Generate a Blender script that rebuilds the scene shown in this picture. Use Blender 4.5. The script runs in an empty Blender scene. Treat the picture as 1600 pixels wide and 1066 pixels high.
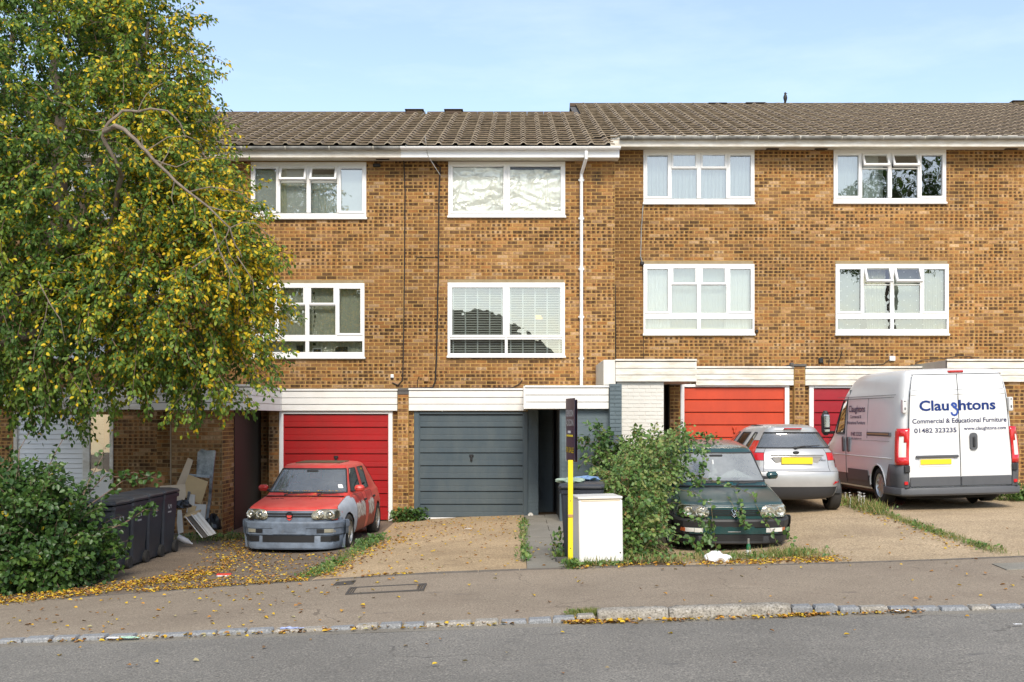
import bpy, bmesh, math, random
import numpy as np
from mathutils import Vector, Matrix
random.seed(7)
R = math.radians
SC = bpy.context.scene
COL = SC.collection

# ------------------------------------------------------------------ camera
F, CX, HY, CAMZ = 1800.0, 812.0, 655.0, 1.8
cam_d = bpy.data.cameras.new('camera')
cam = bpy.data.objects.new('camera', cam_d)
COL.objects.link(cam)
cam.location = (0, 0, CAMZ)
cam.rotation_euler = (R(90), 0, 0)
cam_d.sensor_width = 36.0
cam_d.lens = 36.0 * F / 1600.0
cam_d.shift_x = -(CX - 800.0) / 1600.0
cam_d.shift_y = (HY - 533.0) / 1600.0
cam_d.clip_end = 2000.0
SC.camera = cam

# ------------------------------------------------------------------ sky, sun, exposure
SUN_EL, SUN_AZ = R(42), R(176)          # azimuth clockwise from +Y (north): the sun stands behind the camera, to the right
world = bpy.data.worlds.new("World")
SC.world = world
world.use_nodes = True
nt = world.node_tree
for n in list(nt.nodes): nt.nodes.remove(n)
wo = nt.nodes.new('ShaderNodeOutputWorld')
bg = nt.nodes.new('ShaderNodeBackground')
sky = nt.nodes.new('ShaderNodeTexSky')
sky.sky_type = 'NISHITA'
sky.sun_disc = False
sky.sun_elevation = SUN_EL
sky.sun_rotation = SUN_AZ
sky.altitude = 50
sky.air_density = 1.0
sky.dust_density = 0.8
sky.ozone_density = 1.0
tc = nt.nodes.new('ShaderNodeTexCoord')
mp = nt.nodes.new('ShaderNodeMapping'); mp.inputs['Scale'].default_value = (1.6, 1.6, 7.0)
mp.inputs['Rotation'].default_value = (0.0, 0.25, 0.2)
cn = nt.nodes.new('ShaderNodeTexNoise'); cn.inputs['Scale'].default_value = 2.3; cn.inputs['Detail'].default_value = 8; cn.inputs['Roughness'].default_value = 0.6
cr = nt.nodes.new('ShaderNodeMapRange'); cr.inputs['From Min'].default_value = 0.48; cr.inputs['From Max'].default_value = 0.8
cr.inputs['To Min'].default_value = 0.10; cr.inputs['To Max'].default_value = 0.26
mx = nt.nodes.new('ShaderNodeMix'); mx.data_type = 'RGBA'
mx.inputs[7].default_value = (6.8, 7.0, 7.1, 1)
nt.links.new(tc.outputs['Generated'], mp.inputs['Vector'])
nt.links.new(mp.outputs['Vector'], cn.inputs['Vector'])
nt.links.new(cn.outputs['Fac'], cr.inputs['Value'])
nt.links.new(cr.outputs['Result'], mx.inputs[0])
nt.links.new(sky.outputs['Color'], mx.inputs[6])
nt.links.new(mx.outputs[2], bg.inputs['Color'])
bg.inputs['Strength'].default_value = 0.126
nt.links.new(bg.outputs['Background'], wo.inputs['Surface'])
sun_d = bpy.data.lights.new('sun', 'SUN')
sun_d.energy = 2.25
sun_d.angle = R(22)
sun_d.color = (1.0, 0.925, 0.80)
sun = bpy.data.objects.new('sun', sun_d)
COL.objects.link(sun)
sd = Vector((math.sin(SUN_AZ) * math.cos(SUN_EL), math.cos(SUN_AZ) * math.cos(SUN_EL), math.sin(SUN_EL)))
sun.rotation_euler = sd.to_track_quat('Z', 'Y').to_euler()
sun.location = (10, -20, 30)
vs = SC.view_settings
vs.view_transform = 'Standard'; vs.look = 'None'; vs.gamma = 1.0; vs.use_curve_mapping = False
vs.exposure = 0.85

# ------------------------------------------------------------------ helpers
def P(px, py, Y):
    return Vector(((px - CX) * Y / F, Y, CAMZ - (py - HY) * Y / F))
def PX(px, Y): return (px - CX) * Y / F
def PZ(py, Y): return CAMZ - (py - HY) * Y / F

class MB:
    """collects polygons; build() links them as one mesh object"""
    def __init__(s):
        s.v = []; s.f = []; s.m = []; s.r = []; s.uv = []
    def add(s, vs, fs, m=0, r=0.5, uv=None):
        b = len(s.v)
        s.v.extend(vs)
        for k, f in enumerate(fs):
            s.f.append(tuple(b + i for i in f)); s.m.append(m); s.r.append(r)
            s.uv.append(uv[k] if uv else None)
    def box(s, x0, x1, y0, y1, z0, z1, m=0, r=0.5, M=None):
        if x0 > x1: x0, x1 = x1, x0
        if y0 > y1: y0, y1 = y1, y0
        if z0 > z1: z0, z1 = z1, z0
        vs = [(x0,y0,z0),(x1,y0,z0),(x1,y1,z0),(x0,y1,z0),(x0,y0,z1),(x1,y0,z1),(x1,y1,z1),(x0,y1,z1)]
        if M is not None: vs = [tuple(M @ Vector(v)) for v in vs]
        s.add(vs, [(0,3,2,1),(4,5,6,7),(0,1,5,4),(1,2,6,5),(2,3,7,6),(3,0,4,7)], m, r)
        return s
    def rbox(s, x0, x1, y0, y1, z0, z1, c=0.01, m=0, r=0.5, M=None):
        """box with chamfered edges on its front (-y) outline and vertical corners"""
        if x0 > x1: x0, x1 = x1, x0
        if y0 > y1: y0, y1 = y1, y0
        if z0 > z1: z0, z1 = z1, z0
        c = min(c, (x1-x0)/3, (y1-y0)/3, (z1-z0)/3)
        rings = [(y0, c), (y0 + c, 0), (y1 - c, 0), (y1, c)]
        vs = []
        for (y, i) in rings:
            vs += [(x0+i+ (c if i == 0 else c), y, z0+i), (x1-i-c, y, z0+i), (x1-i, y, z0+i+c), (x1-i, y, z1-i-c),
                   (x1-i-c, y, z1-i), (x0+i+c, y, z1-i), (x0+i, y, z1-i-c), (x0+i, y, z0+i+c)]
        fs = [tuple(range(8))]
        for k in range(3):
            for j in range(8):
                a = k*8+j; b = k*8+(j+1) % 8
                fs.append((b, a, a+8, b+8))
        fs.append(tuple(reversed(range(24, 32))))
        if M is not None: vs = [tuple(M @ Vector(v)) for v in vs]
        s.add(vs, fs, m, r)
        return s
    def quad(s, a, b, c, d, m=0, r=0.5, uv=None):
        s.add([tuple(a), tuple(b), tuple(c), tuple(d)], [(0,1,2,3)], m, r, [uv] if uv else None)
    def tube(s, pts, rad, n=8, m=0, r=0.5, cap=True):
        pts = [Vector(p) for p in pts]
        if not hasattr(rad, '__len__'): rad = [rad]*len(pts)
        vs = []; ref = None
        for i, p in enumerate(pts):
            if i == 0: t = pts[1]-pts[0]
            elif i == len(pts)-1: t = pts[-1]-pts[-2]
            else: t = pts[i+1]-pts[i-1]
            if t.length < 1e-9: t = Vector((0,0,1))
            t.normalize()
            if ref is None:
                ref = Vector((0,0,1)) if abs(t.z) < 0.9 else Vector((1,0,0))
            u = t.cross(ref)
            if u.length < 1e-6: u = t.cross(Vector((1,0,0)))
            u.normalize(); w = u.cross(t); ref = w
            for k in range(n):
                a = 2*math.pi*k/n
                q = p + (u*math.cos(a) + w*math.sin(a))*rad[i]
                vs.append(tuple(q))
        fs = []
        for i in range(len(pts)-1):
            for k in range(n):
                a = i*n+k; b = i*n+(k+1) % n
                fs.append((a, b, b+n, a+n))
        if cap:
            fs.append(tuple(reversed(range(n)))); fs.append(tuple(range((len(pts)-1)*n, len(pts)*n)))
        s.add(vs, fs, m, r)
        return s
    def lathe(s, prof, n=24, axis='y', o=(0,0,0), m=0, r=0.5):
        """prof: (radius, along)"""
        vs = []
        for (rr, h) in prof:
            for k in range(n):
                a = 2*math.pi*k/n
                c, q = rr*math.cos(a), rr*math.sin(a)
                v = {'y': (c, h, q), 'z': (c, q, h), 'x': (h, c, q)}[axis]
                vs.append((v[0]+o[0], v[1]+o[1], v[2]+o[2]))
        fs = []
        for i in range(len(prof)-1):
            for k in range(n):
                a = i*n+k; b = i*n+(k+1) % n
                fs.append((a, b, b+n, a+n))
        s.add(vs, fs, m, r)
        return s
    def prism(s, poly, y0, y1, m=0, r=0.5, M=None):
        """poly of (x,z) extruded along y"""
        n = len(poly)
        vs = [(x, y0, z) for x, z in poly] + [(x, y1, z) for x, z in poly]
        if M is not None: vs = [tuple(M @ Vector(v)) for v in vs]
        fs = [tuple(range(n)), tuple(reversed(range(n, 2*n)))] + [(i, i+n, (i+1) % n+n, (i+1) % n) for i in range(n)]
        s.add(vs, fs, m, r)
        return s
    def mesh(s, name, mats, smooth=False):
        me = bpy.data.meshes.new(name)
        me.from_pydata([tuple(v) for v in s.v], [], s.f)
        if not isinstance(mats, (list, tuple)): mats = [mats]
        for m in mats: me.materials.append(m)
        if len(mats) > 1: me.polygons.foreach_set('material_index', s.m)
        at = me.attributes.new('rnd', 'FLOAT', 'FACE')
        at.data.foreach_set('value', s.r)
        if any(u is not None for u in s.uv):
            ul = me.uv_layers.new(name='UVMap')
            flat = []
            for f, u in zip(s.f, s.uv):
                if u is None: flat += [0.5, 0.5]*len(f)
                else:
                    for c in u: flat += [c[0], c[1]]
            ul.data.foreach_set('uv', flat)
        if smooth: me.polygons.foreach_set('use_smooth', [True]*len(s.f))
        me.update()
        return me
    def build(s, name, mats, parent=None, smooth=False, label=None, kind=None, bevel=0):
        o = bpy.data.objects.new(name, s.mesh(name, mats, smooth))
        link(o, parent)
        if label: o['label'] = label
        if kind: o['kind'] = kind
        if bevel:
            b = o.modifiers.new('bevel', 'BEVEL'); b.width = bevel; b.segments = 2; b.limit_method = 'ANGLE'
        if smooth: smooth_by_angle(o.data, 40)
        return o

def smooth_by_angle(me, deg):
    try:
        me.shade_smooth() if False else None
        n = len(me.edges)
        bm = bmesh.new(); bm.from_mesh(me)
        lim = math.radians(deg)
        for e in bm.edges:
            if len(e.link_faces) == 2:
                e.smooth = e.calc_face_angle(0) < lim
        bm.to_mesh(me); bm.free()
    except Exception:
        pass

def link(o, parent=None):
    COL.objects.link(o)
    if parent is not None:
        o.parent = parent
        if parent.get('_w'):            # parent stands still: children are given in world coordinates
            o.matrix_parent_inverse = Matrix.Translation(parent.location).inverted()
    return o

def thing(name, label, cat, loc=(0,0,0), rot=(0,0,0), group=None, world=False):
    o = bpy.data.objects.new(name, None)
    o.empty_display_size = 0.2
    COL.objects.link(o)
    o.location = loc; o.rotation_euler = rot
    o['label'] = label; o['category'] = cat
    if group: o['group'] = group
    if world: o['_w'] = 1
    return o
def tag(o, label, cat, group=None):
    o['label'] = label; o['category'] = cat
    if group: o['group'] = group
    return o

# ------------------------------------------------------------------ materials
def new_mat(name):
    m = bpy.data.materials.new(name); m.use_nodes = True
    return m, m.node_tree, m.node_tree.nodes['Principled BSDF']
def N(nt, typ, **kw):
    n = nt.nodes.new(typ)
    for k, v in kw.items():
        if k.startswith('i_'): n.inputs[k[2:].replace('_', ' ')].default_value = v
        else: setattr(n, k, v)
    return n
def L(nt, a, b): nt.links.new(a, b)
def col4(c): return (c[0], c[1], c[2], 1.0)
def noise_node(nt, scale, detail=6, rough=0.6, coord=None, stretch=None):
    g = coord or N(nt, 'ShaderNodeNewGeometry').outputs['Position']
    if stretch:
        mp = N(nt, 'ShaderNodeMapping'); mp.inputs['Scale'].default_value = stretch
        L(nt, g, mp.inputs['Vector']); g = mp.outputs['Vector']
    n = N(nt, 'ShaderNodeTexNoise'); n.inputs['Scale'].default_value = scale
    n.inputs['Detail'].default_value = detail; n.inputs['Roughness'].default_value = rough
    L(nt, g, n.inputs['Vector'])
    return n.outputs['Fac']
def ramp(nt, fac, stops, interp='LINEAR'):
    r = N(nt, 'ShaderNodeValToRGB'); r.color_ramp.interpolation = interp
    el = r.color_ramp.elements
    while len(el) < len(stops): el.new(0.5)
    for e, (p, c) in zip(el, stops):
        e.position = p; e.color = col4(c) if hasattr(c, '__len__') else (c, c, c, 1)
    L(nt, fac, r.inputs['Fac'])
    return r.outputs['Color']
def mixc(nt, fac, a, b, mode='MIX'):
    m = N(nt, 'ShaderNodeMix', data_type='RGBA', blend_type=mode)
    for sock, v in ((m.inputs[0], fac), (m.inputs[6], a), (m.inputs[7], b)):
        if isinstance(v, bpy.types.NodeSocket): L(nt, v, sock)
        elif hasattr(v, '__len__'): sock.default_value = col4(v)
        else: sock.default_value = v
    return m.outputs[2]
def math_n(nt, op, a, b=0.5, clamp=False):
    m = N(nt, 'ShaderNodeMath', operation=op, use_clamp=clamp)
    for sock, v in ((m.inputs[0], a), (m.inputs[1], b)):
        if isinstance(v, bpy.types.NodeSocket): L(nt, v, sock)
        else: sock.default_value = v
    return m.outputs[0]
def bump(nt, bs, height, strength=0.3, dist=0.01):
    b = N(nt, 'ShaderNodeBump'); b.inputs['Strength'].default_value = strength; b.inputs['Distance'].default_value = dist
    L(nt, height, b.inputs['Height']); L(nt, b.outputs['Normal'], bs.inputs['Normal'])

def mat_plain(name, c, rough=0.5, metal=0.0, dirt=0.15, dscale=6.0, spec=0.5, coat=0.0, fine=0.0, dirtcol=None, objc=False, streak=None):
    m, nt, bs = new_mat(name)
    co = N(nt, 'ShaderNodeTexCoord').outputs['Object'] if objc else None
    n1 = noise_node(nt, dscale, 8, 0.65, co, streak)
    dc = dirtcol or tuple(x*0.45 for x in c)
    f = ramp(nt, n1, [(0.35, 0.0), (0.75, 1.0)])
    f = math_n(nt, 'MULTIPLY', f, dirt)
    base = mixc(nt, f, c, dc)
    L(nt, base, bs.inputs['Base Color'])
    bs.inputs['Roughness'].default_value = rough
    bs.inputs['Metallic'].default_value = metal
    bs.inputs['Specular IOR Level'].default_value = spec
    bs.inputs['Coat Weight'].default_value = coat
    bs.inputs['Coat Roughness'].default_value = 0.08
    if fine:
        bump(nt, bs, noise_node(nt, 90.0, 4, 0.6, co), fine, 0.004)
    return m

def mat_brick(name, tint=(1, 1, 1), dark=0.74):
    m, nt, bs = new_mat(name)
    at = N(nt, 'ShaderNodeAttribute', attribute_name='rnd').outputs['Fac']
    body = ramp(nt, at, [(0.0, (.39,.21,.08)), (0.16, (.42,.245,.105)), (0.34, (.34,.205,.10)), (0.48, (.46,.30,.155)),
                         (0.62, (.40,.20,.075)), (0.76, (.60,.45,.29)), (0.86, (.27,.165,.085)), (0.95, (.19,.12,.068)), (1.0, (.12,.078,.045))])
    n = noise_node(nt, 26, 6, 0.7)
    body = mixc(nt, math_n(nt, 'MULTIPLY', ramp(nt, n, [(0.42, 0), (0.68, 1)]), 0.55), body, (.17,.095,.045))
    uv = N(nt, 'ShaderNodeTexCoord').outputs['UV']
    sx = N(nt, 'ShaderNodeSeparateXYZ'); L(nt, uv, sx.inputs[0])
    r2 = math_n(nt, 'FRACT', math_n(nt, 'MULTIPLY', at, 91.7))
    r3 = math_n(nt, 'FRACT', math_n(nt, 'MULTIPLY', at, 377.3))
    # burnt marks where the bricks lay across each other in the kiln: two blotches per brick on about half of them
    u = math_n(nt, 'ADD', math_n(nt, 'MULTIPLY', sx.outputs[0], 2.0), math_n(nt, 'MULTIPLY', r3, 0.25))
    fu = math_n(nt, 'ABSOLUTE', math_n(nt, 'SUBTRACT', math_n(nt, 'FRACT', u), 0.5))
    fv = math_n(nt, 'ABSOLUTE', math_n(nt, 'SUBTRACT', sx.outputs[1], 0.5))
    d = math_n(nt, 'MAXIMUM', math_n(nt, 'MULTIPLY', fu, 1.9), math_n(nt, 'MULTIPLY', fv, 1.25))
    d = math_n(nt, 'ADD', d, math_n(nt, 'MULTIPLY', math_n(nt, 'SUBTRACT', noise_node(nt, 45, 3, 0.6), 0.5), 0.5))
    blot = math_n(nt, 'LESS_THAN', d, 0.52)
    on = math_n(nt, 'GREATER_THAN', r2, 1.0 - dark)
    # bands of more burnt courses
    zz = N(nt, 'ShaderNodeNewGeometry').outputs['Position']
    band = ramp(nt, noise_node(nt, 0.9, 3, 0.7, zz, (0.35, 0.35, 2.2)), [(0.40, 0.25), (0.58, 1.0)])
    k = math_n(nt, 'MULTIPLY', math_n(nt, 'MULTIPLY', blot, on), band)
    body = mixc(nt, math_n(nt, 'MULTIPLY', k, 0.9), body, (.075,.045,.025))
    wide = ramp(nt, noise_node(nt, 0.55, 5, 0.6), [(0.35, (0.8,0.78,0.76)), (0.65, (1.22,1.18,1.12))])
    body = mixc(nt, 1.0, body, wide, 'MULTIPLY')
    st = noise_node(nt, 1.7, 6, .65, None, (1.0, 1.0, .18))
    body = mixc(nt, 1.0, body, ramp(nt, st, [(.33, (.74,.71,.68)), (.55, (1.0,1.0,1.0))]), 'MULTIPLY')
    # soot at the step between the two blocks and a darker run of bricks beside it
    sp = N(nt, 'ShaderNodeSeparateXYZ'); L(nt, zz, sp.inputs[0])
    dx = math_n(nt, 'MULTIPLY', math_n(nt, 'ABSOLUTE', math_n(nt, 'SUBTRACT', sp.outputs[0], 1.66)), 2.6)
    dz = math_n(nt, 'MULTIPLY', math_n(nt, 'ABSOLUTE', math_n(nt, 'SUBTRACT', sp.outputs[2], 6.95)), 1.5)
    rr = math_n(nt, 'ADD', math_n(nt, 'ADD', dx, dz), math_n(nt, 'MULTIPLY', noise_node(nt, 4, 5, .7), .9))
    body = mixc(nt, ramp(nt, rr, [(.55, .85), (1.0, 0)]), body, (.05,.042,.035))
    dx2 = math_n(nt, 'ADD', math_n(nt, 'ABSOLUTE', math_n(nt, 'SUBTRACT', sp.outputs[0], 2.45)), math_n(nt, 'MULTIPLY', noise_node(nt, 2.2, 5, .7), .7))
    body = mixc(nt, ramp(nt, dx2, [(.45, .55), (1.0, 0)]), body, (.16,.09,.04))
    body = mixc(nt, 1.0, body, (.88,.80,.74), 'MULTIPLY')
    body = mixc(nt, 1.0, body, tint, 'MULTIPLY')
    L(nt, body, bs.inputs['Base Color'])
    bs.inputs['Roughness'].default_value = 0.92
    bs.inputs['Specular IOR Level'].default_value = 0.2
    bump(nt, bs, noise_node(nt, 160, 5, 0.7), 0.5, 0.004)
    return m
M = {}
M['brick'] = mat_brick('brick')
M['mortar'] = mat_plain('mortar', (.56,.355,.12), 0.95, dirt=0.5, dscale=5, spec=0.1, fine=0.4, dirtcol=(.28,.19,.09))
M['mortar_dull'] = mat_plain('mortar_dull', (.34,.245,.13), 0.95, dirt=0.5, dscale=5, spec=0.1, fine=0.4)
M['brick_grey'] = mat_plain('brick_grey_paint', (.105,.140,.155), 0.6, dirt=0.3, dscale=4, fine=0.5, dirtcol=(.06,.078,.085))
M['brick_white'] = mat_plain('brick_white_paint', (.68,.655,.60), 0.6, dirt=0.35, dscale=3, fine=0.5, dirtcol=(.5,.46,.38))
M['board_white'] = mat_plain('board_white', (.80,.785,.75), 0.5, dirt=0.28, dscale=3, dirtcol=(.5,.46,.38))
M['board_old'] = mat_plain('board_old_white', (.78,.75,.69), 0.6, dirt=0.75, dscale=5, dirtcol=(.42,.34,.22), streak=(.5,.5,2.2))
M['upvc'] = mat_plain('upvc', (.82,.815,.80), 0.28, dirt=0.06)
M['upvc_old'] = mat_plain('upvc_old', (.62,.61,.55), 0.5, dirt=0.5, dscale=4, dirtcol=(.25,.24,.19))
M['gutter_old'] = mat_plain('gutter_old', (.42,.42,.40), 0.5, dirt=1.0, dscale=3, dirtcol=(.05,.05,.045))
M['soffit'] = mat_plain('soffit', (.62,.58,.47), 0.7, dirt=0.4, dscale=2)
M['grey_door'] = mat_plain('grey_door', (.062,.088,.106), 0.35, dirt=0.45, dscale=4, coat=0.1, dirtcol=(.13,.15,.145), streak=(1,1,.35))
M['red_door'] = mat_plain('red_door', (.38,.010,.012), 0.38, dirt=0.7, dscale=3, dirtcol=(.24,.016,.014), streak=(1,1,.5))
M['orange_door'] = mat_plain('orange_door', (.56,.055,.012), 0.5, dirt=0.6, dscale=3, dirtcol=(.36,.035,.010), streak=(1,1,.5))
M['crimson_door'] = mat_plain('crimson_door', (.33,.010,.018), 0.4, dirt=0.3)
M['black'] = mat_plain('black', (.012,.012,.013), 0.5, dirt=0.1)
M['cable'] = mat_plain('cable', (.02,.016,.014), 0.6, dirt=0.1)
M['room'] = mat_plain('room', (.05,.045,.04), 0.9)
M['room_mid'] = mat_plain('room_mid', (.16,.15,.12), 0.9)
M['lead'] = mat_plain('lead', (.11,.10,.09), 0.7, dirt=0.5)
M['lintel'] = mat_plain('lintel', (.33,.25,.14), 0.9, dirt=0.5)
M['felt'] = mat_plain('felt', (.12,.12,.115), 0.9, dirt=0.4)
M['wood'] = mat_plain('wood', (.42,.24,.11), 0.6, dirt=0.3)
M['steel'] = mat_plain('steel', (.45,.45,.45), 0.3, metal=1.0, dirt=0.2)
M['chrome'] = mat_plain('chrome', (.85,.85,.85), 0.12, metal=1.0, dirt=0.05)

def mat_glass(name, tint=(.82,.88,.86), refl=0.2, rough=0.0, dust_sheen=0.0):
    m, nt, bs = new_mat(name)
    nt.nodes.remove(bs)
    out = nt.nodes['Material Output']
    tr = N(nt, 'ShaderNodeBsdfTransparent'); tr.inputs['Color'].default_value = col4(tint)
    gl = N(nt, 'ShaderNodeBsdfGlossy'); gl.inputs['Roughness'].default_value = rough
    gl.inputs['Color'].default_value = (1.0, 0.97, 0.92, 1)
    fr = N(nt, 'ShaderNodeFresnel'); fr.inputs['IOR'].default_value = 1.5
    fac = math_n(nt, 'ADD', math_n(nt, 'MULTIPLY', fr.outputs[0], 1.0), refl - 0.04, True)
    b = N(nt, 'ShaderNodeBump'); b.inputs['Strength'].default_value = 0.12; b.inputs['Distance'].default_value = 0.02
    L(nt, noise_node(nt, 2.2, 2, 0.5), b.inputs['Height']); L(nt, b.outputs['Normal'], gl.inputs['Normal'])
    mx = N(nt, 'ShaderNodeMixShader')
    L(nt, fac, mx.inputs[0]); L(nt, tr.outputs[0], mx.inputs[1]); L(nt, gl.outputs[0], mx.inputs[2])
    res = mx.outputs[0]
    if dust_sheen:
        df = N(nt, 'ShaderNodeBsdfDiffuse'); df.inputs['Color'].default_value = (.62,.64,.62,1)  # grey diffuse film: dust plus a whitish sky sheen put into the glass
        m2 = N(nt, 'ShaderNodeMixShader'); L(nt, math_n(nt, 'MULTIPLY', ramp(nt, noise_node(nt, 2.5, 6, .7), [(.3,.55),(.7,1)]), dust_sheen), m2.inputs[0])
        L(nt, res, m2.inputs[1]); L(nt, df.outputs[0], m2.inputs[2]); res = m2.outputs[0]
    L(nt, res, out.inputs['Surface'])
    return m
M['glass'] = mat_glass('window_glass', refl=0.29)
M['glass_clear'] = mat_glass('clear_window_glass', (.93,.95,.93), refl=0.05)
M['car_glass'] = mat_glass('car_glass', (.55,.62,.60), refl=0.3)
M['screen_glass'] = mat_glass('screen_glass', (.60,.66,.64), refl=0.24, dust_sheen=.16)
M['dusty_sheen_glass'] = mat_glass('dusty_sheen_glass', (.60,.66,.64), refl=0.24, dust_sheen=.38)
M['lens'] = mat_glass('lamp_lens', (.92,.92,.88), refl=0.1)

def mat_cloth(name, c, trans=0.3):
    m, nt, bs = new_mat(name)
    L(nt, mixc(nt, math_n(nt, 'MULTIPLY', noise_node(nt, 7, 5, 0.6), 0.5), c, tuple(x*.7 for x in c)), bs.inputs['Base Color'])
    bs.inputs['Roughness'].default_value = 0.9
    return m
M['net'] = mat_cloth('net_curtain', (.78,.80,.78))
M['net_blue'] = mat_cloth('net_curtain_blue', (.56,.60,.59))
M['cream'] = mat_cloth('cream_curtain', (.74,.72,.58))
M['blind'] = mat_plain('blind', (.66,.67,.60), 0.5, dirt=0.05)
M['foil'] = mat_plain('foil', (.90,.89,.83), 0.3, metal=0.2, dirt=0.05)
# ------------------------------------------------------------------ ground heights
GY = [-60, 8.0, 10.8, 10.95, 14.0, 16.5, 20.0, 24.0, 40.0]
GX = [-40, -12, -6.3, -3.2, -1.0, 1.0, 3.0, 5.0, 8.0, 14.0, 40]
GZ = {
 -60: [-1.6,-.55,-.36,-.25,-.16,-.10,-.03,.03,.12,.25,1.0],
 8.0: [-1.6,-.55,-.34,-.23,-.145,-.08,-.01,.05,.13,.27,1.0],
 10.8: [-1.6,-.56,-.36,-.245,-.155,-.09,-.03,.03,.11,.25,1.0],
 10.95: [-1.6,-.53,-.34,-.225,-.135,-.07,-.005,.05,.13,.28,1.0],
 14.0: [-1.6,-.72,-.44,-.21,-.07,.0,.02,.08,.20,.36,1.0],
 16.5: [-1.6,-.66,-.40,-.31,-.12,-.06,-.05,.14,.26,.40,1.0],
 20.0: [-1.6,-.50,-.30,-.38,-.18,-.10,.19,.28,.33,.45,1.0],
 24.0: [-1.6,-.50,-.28,-.33,-.22,-.15,.28,.38,.42,.5,1.0],
 40.0: [-1.6,-.50,-.28,-.33,-.22,-.15,.28,.38,.42,.5,1.0]}
def gh(x, y):
    x = min(max(x, GX[0]), GX[-1]); y = min(max(y, GY[0]), GY[-1])
    i = max(k for k in range(len(GX)-1) if GX[k] <= x)
    j = max(k for k in range(len(GY)-1) if GY[k] <= y)
    tx = (x-GX[i])/(GX[i+1]-GX[i]); ty = (y-GY[j])/(GY[j+1]-GY[j])
    a, b = GZ[GY[j]], GZ[GY[j+1]]
    return (a[i]*(1-tx)+a[i+1]*tx)*(1-ty) + (b[i]*(1-tx)+b[i+1]*tx)*ty
def patch(name, x0, x1, y0, y1, m, nx=20, ny=20, dz=0.0, label=None, wob=0.0):
    """sheet of ground; x0/x1 may be functions of y"""
    f0 = x0 if callable(x0) else (lambda y: x0)
    f1 = x1 if callable(x1) else (lambda y: x1)
    mb = MB(); vs = []; fs = []
    ys = sorted(set([y0 + (y1-y0)*j/ny for j in range(ny+1)] + [g for g in GY if y0 < g < y1]))
    for y in ys:
        a, b = f0(y), f1(y)
        for i in range(nx+1):
            x = a + (b-a)*i/nx
            w = wob*math.sin(x*2.3+y*1.1)*math.sin(y*1.7-x*.6) if 0 < i < nx else 0
            vs.append((x, y, gh(x, y)+dz+w))
    n = nx+1
    for j in range(len(ys)-1):
        for i in range(nx):
            fs.append((j*n+i, j*n+i+1, (j+1)*n+i+1, (j+1)*n+i))
    mb.add(vs, fs)
    o = mb.build(name, m, None, smooth=False, kind='structure')
    for p in o.data.polygons: p.use_smooth = True
    if label: o['label'] = label
    return o

def mat_ground(name, base, spots, stain, spot_scale=220, amp=0.4, worn=0.35, bumps=0.5, big=0.5, patches=None):
    m, nt, bs = new_mat(name)
    fine = noise_node(nt, spot_scale, 4, 0.75)
    c = mixc(nt, ramp(nt, fine, [(0.40, 1.0), (0.48, 0.0)]), base, tuple(x*(1-amp) for x in base))
    c = mixc(nt, ramp(nt, fine, [(0.56, 0.0), (0.63, 1.0)]), c, spots)
    mid = noise_node(nt, 1.1, 9, 0.68)
    c = mixc(nt, math_n(nt, 'MULTIPLY', ramp(nt, mid, [(0.45, 0), (0.70, 1)]), worn), c, stain)
    bigc = ramp(nt, noise_node(nt, 0.35, 6, 0.6), [(0.3, (1-big*.35,)*3), (0.7, (1+big*.2,)*3)])
    c = mixc(nt, 1.0, c, bigc, 'MULTIPLY')
    vor = N(nt, 'ShaderNodeTexVoronoi'); vor.inputs['Scale'].default_value = spot_scale*0.35
    L(nt, N(nt, 'ShaderNodeNewGeometry').outputs['Position'], vor.inputs['Vector'])
    c = mixc(nt, ramp(nt, vor.outputs['Distance'], [(0.0, 0.35), (0.35, 0.0)]), c, spots)
    gp = N(nt, 'ShaderNodeNewGeometry').outputs['Position']
    wp = N(nt, 'ShaderNodeVectorMath', operation='ADD'); wn = N(nt, 'ShaderNodeTexNoise'); wn.inputs['Scale'].default_value = 1.3; wn.inputs['Detail'].default_value = 5
    sc_ = N(nt, 'ShaderNodeVectorMath', operation='SCALE'); sc_.inputs[3].default_value = .9
    L(nt, gp, wn.inputs['Vector']); L(nt, wn.outputs['Color'], sc_.inputs[0]); L(nt, gp, wp.inputs[0]); L(nt, sc_.outputs[0], wp.inputs[1])
    cv = N(nt, 'ShaderNodeTexVoronoi', feature='DISTANCE_TO_EDGE'); cv.inputs['Scale'].default_value = .42; L(nt, wp.outputs[0], cv.inputs['Vector'])
    crk = math_n(nt, 'MULTIPLY', math_n(nt, 'LESS_THAN', cv.outputs['Distance'], .0035), ramp(nt, noise_node(nt, .7, 3, .6), [(.50, 0), (.60, .45)]))
    c = mixc(nt, crk, c, tuple(x*.25 for x in stain))
    if patches:
        t = noise_node(nt, 5.5, 4, 0.55, None, (0.35, 1, 1))
        c = mixc(nt, math_n(nt, 'MULTIPLY', ramp(nt, t, [(0.66, 0), (0.72, 1)]), 0.6), c, patches)
    L(nt, c, bs.inputs['Base Color'])
    bs.inputs['Roughness'].default_value = 0.93
    bs.inputs['Specular IOR Level'].default_value = 0.2
    bump(nt, bs, mixc(nt, 0.5, fine, vor.outputs['Distance']), bumps, 0.01)
    return m
M['road'] = mat_ground('road_asphalt', (.215,.20,.175), (.40,.36,.30), (.145,.135,.12), 62, 0.5, 0.45, 0.6, patches=(.11,.105,.10))
M['pave'] = mat_ground('pavement_asphalt', (.285,.23,.17), (.44,.36,.27), (.20,.155,.115), 62, 0.38, 0.45, 0.4, patches=(.16,.13,.105))
M['drive'] = mat_ground('drive_concrete', (.46,.335,.20), (.72,.55,.34), (.25,.175,.105), 42, 0.5, 0.5, 0.8, patches=(.20,.14,.085))
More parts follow.
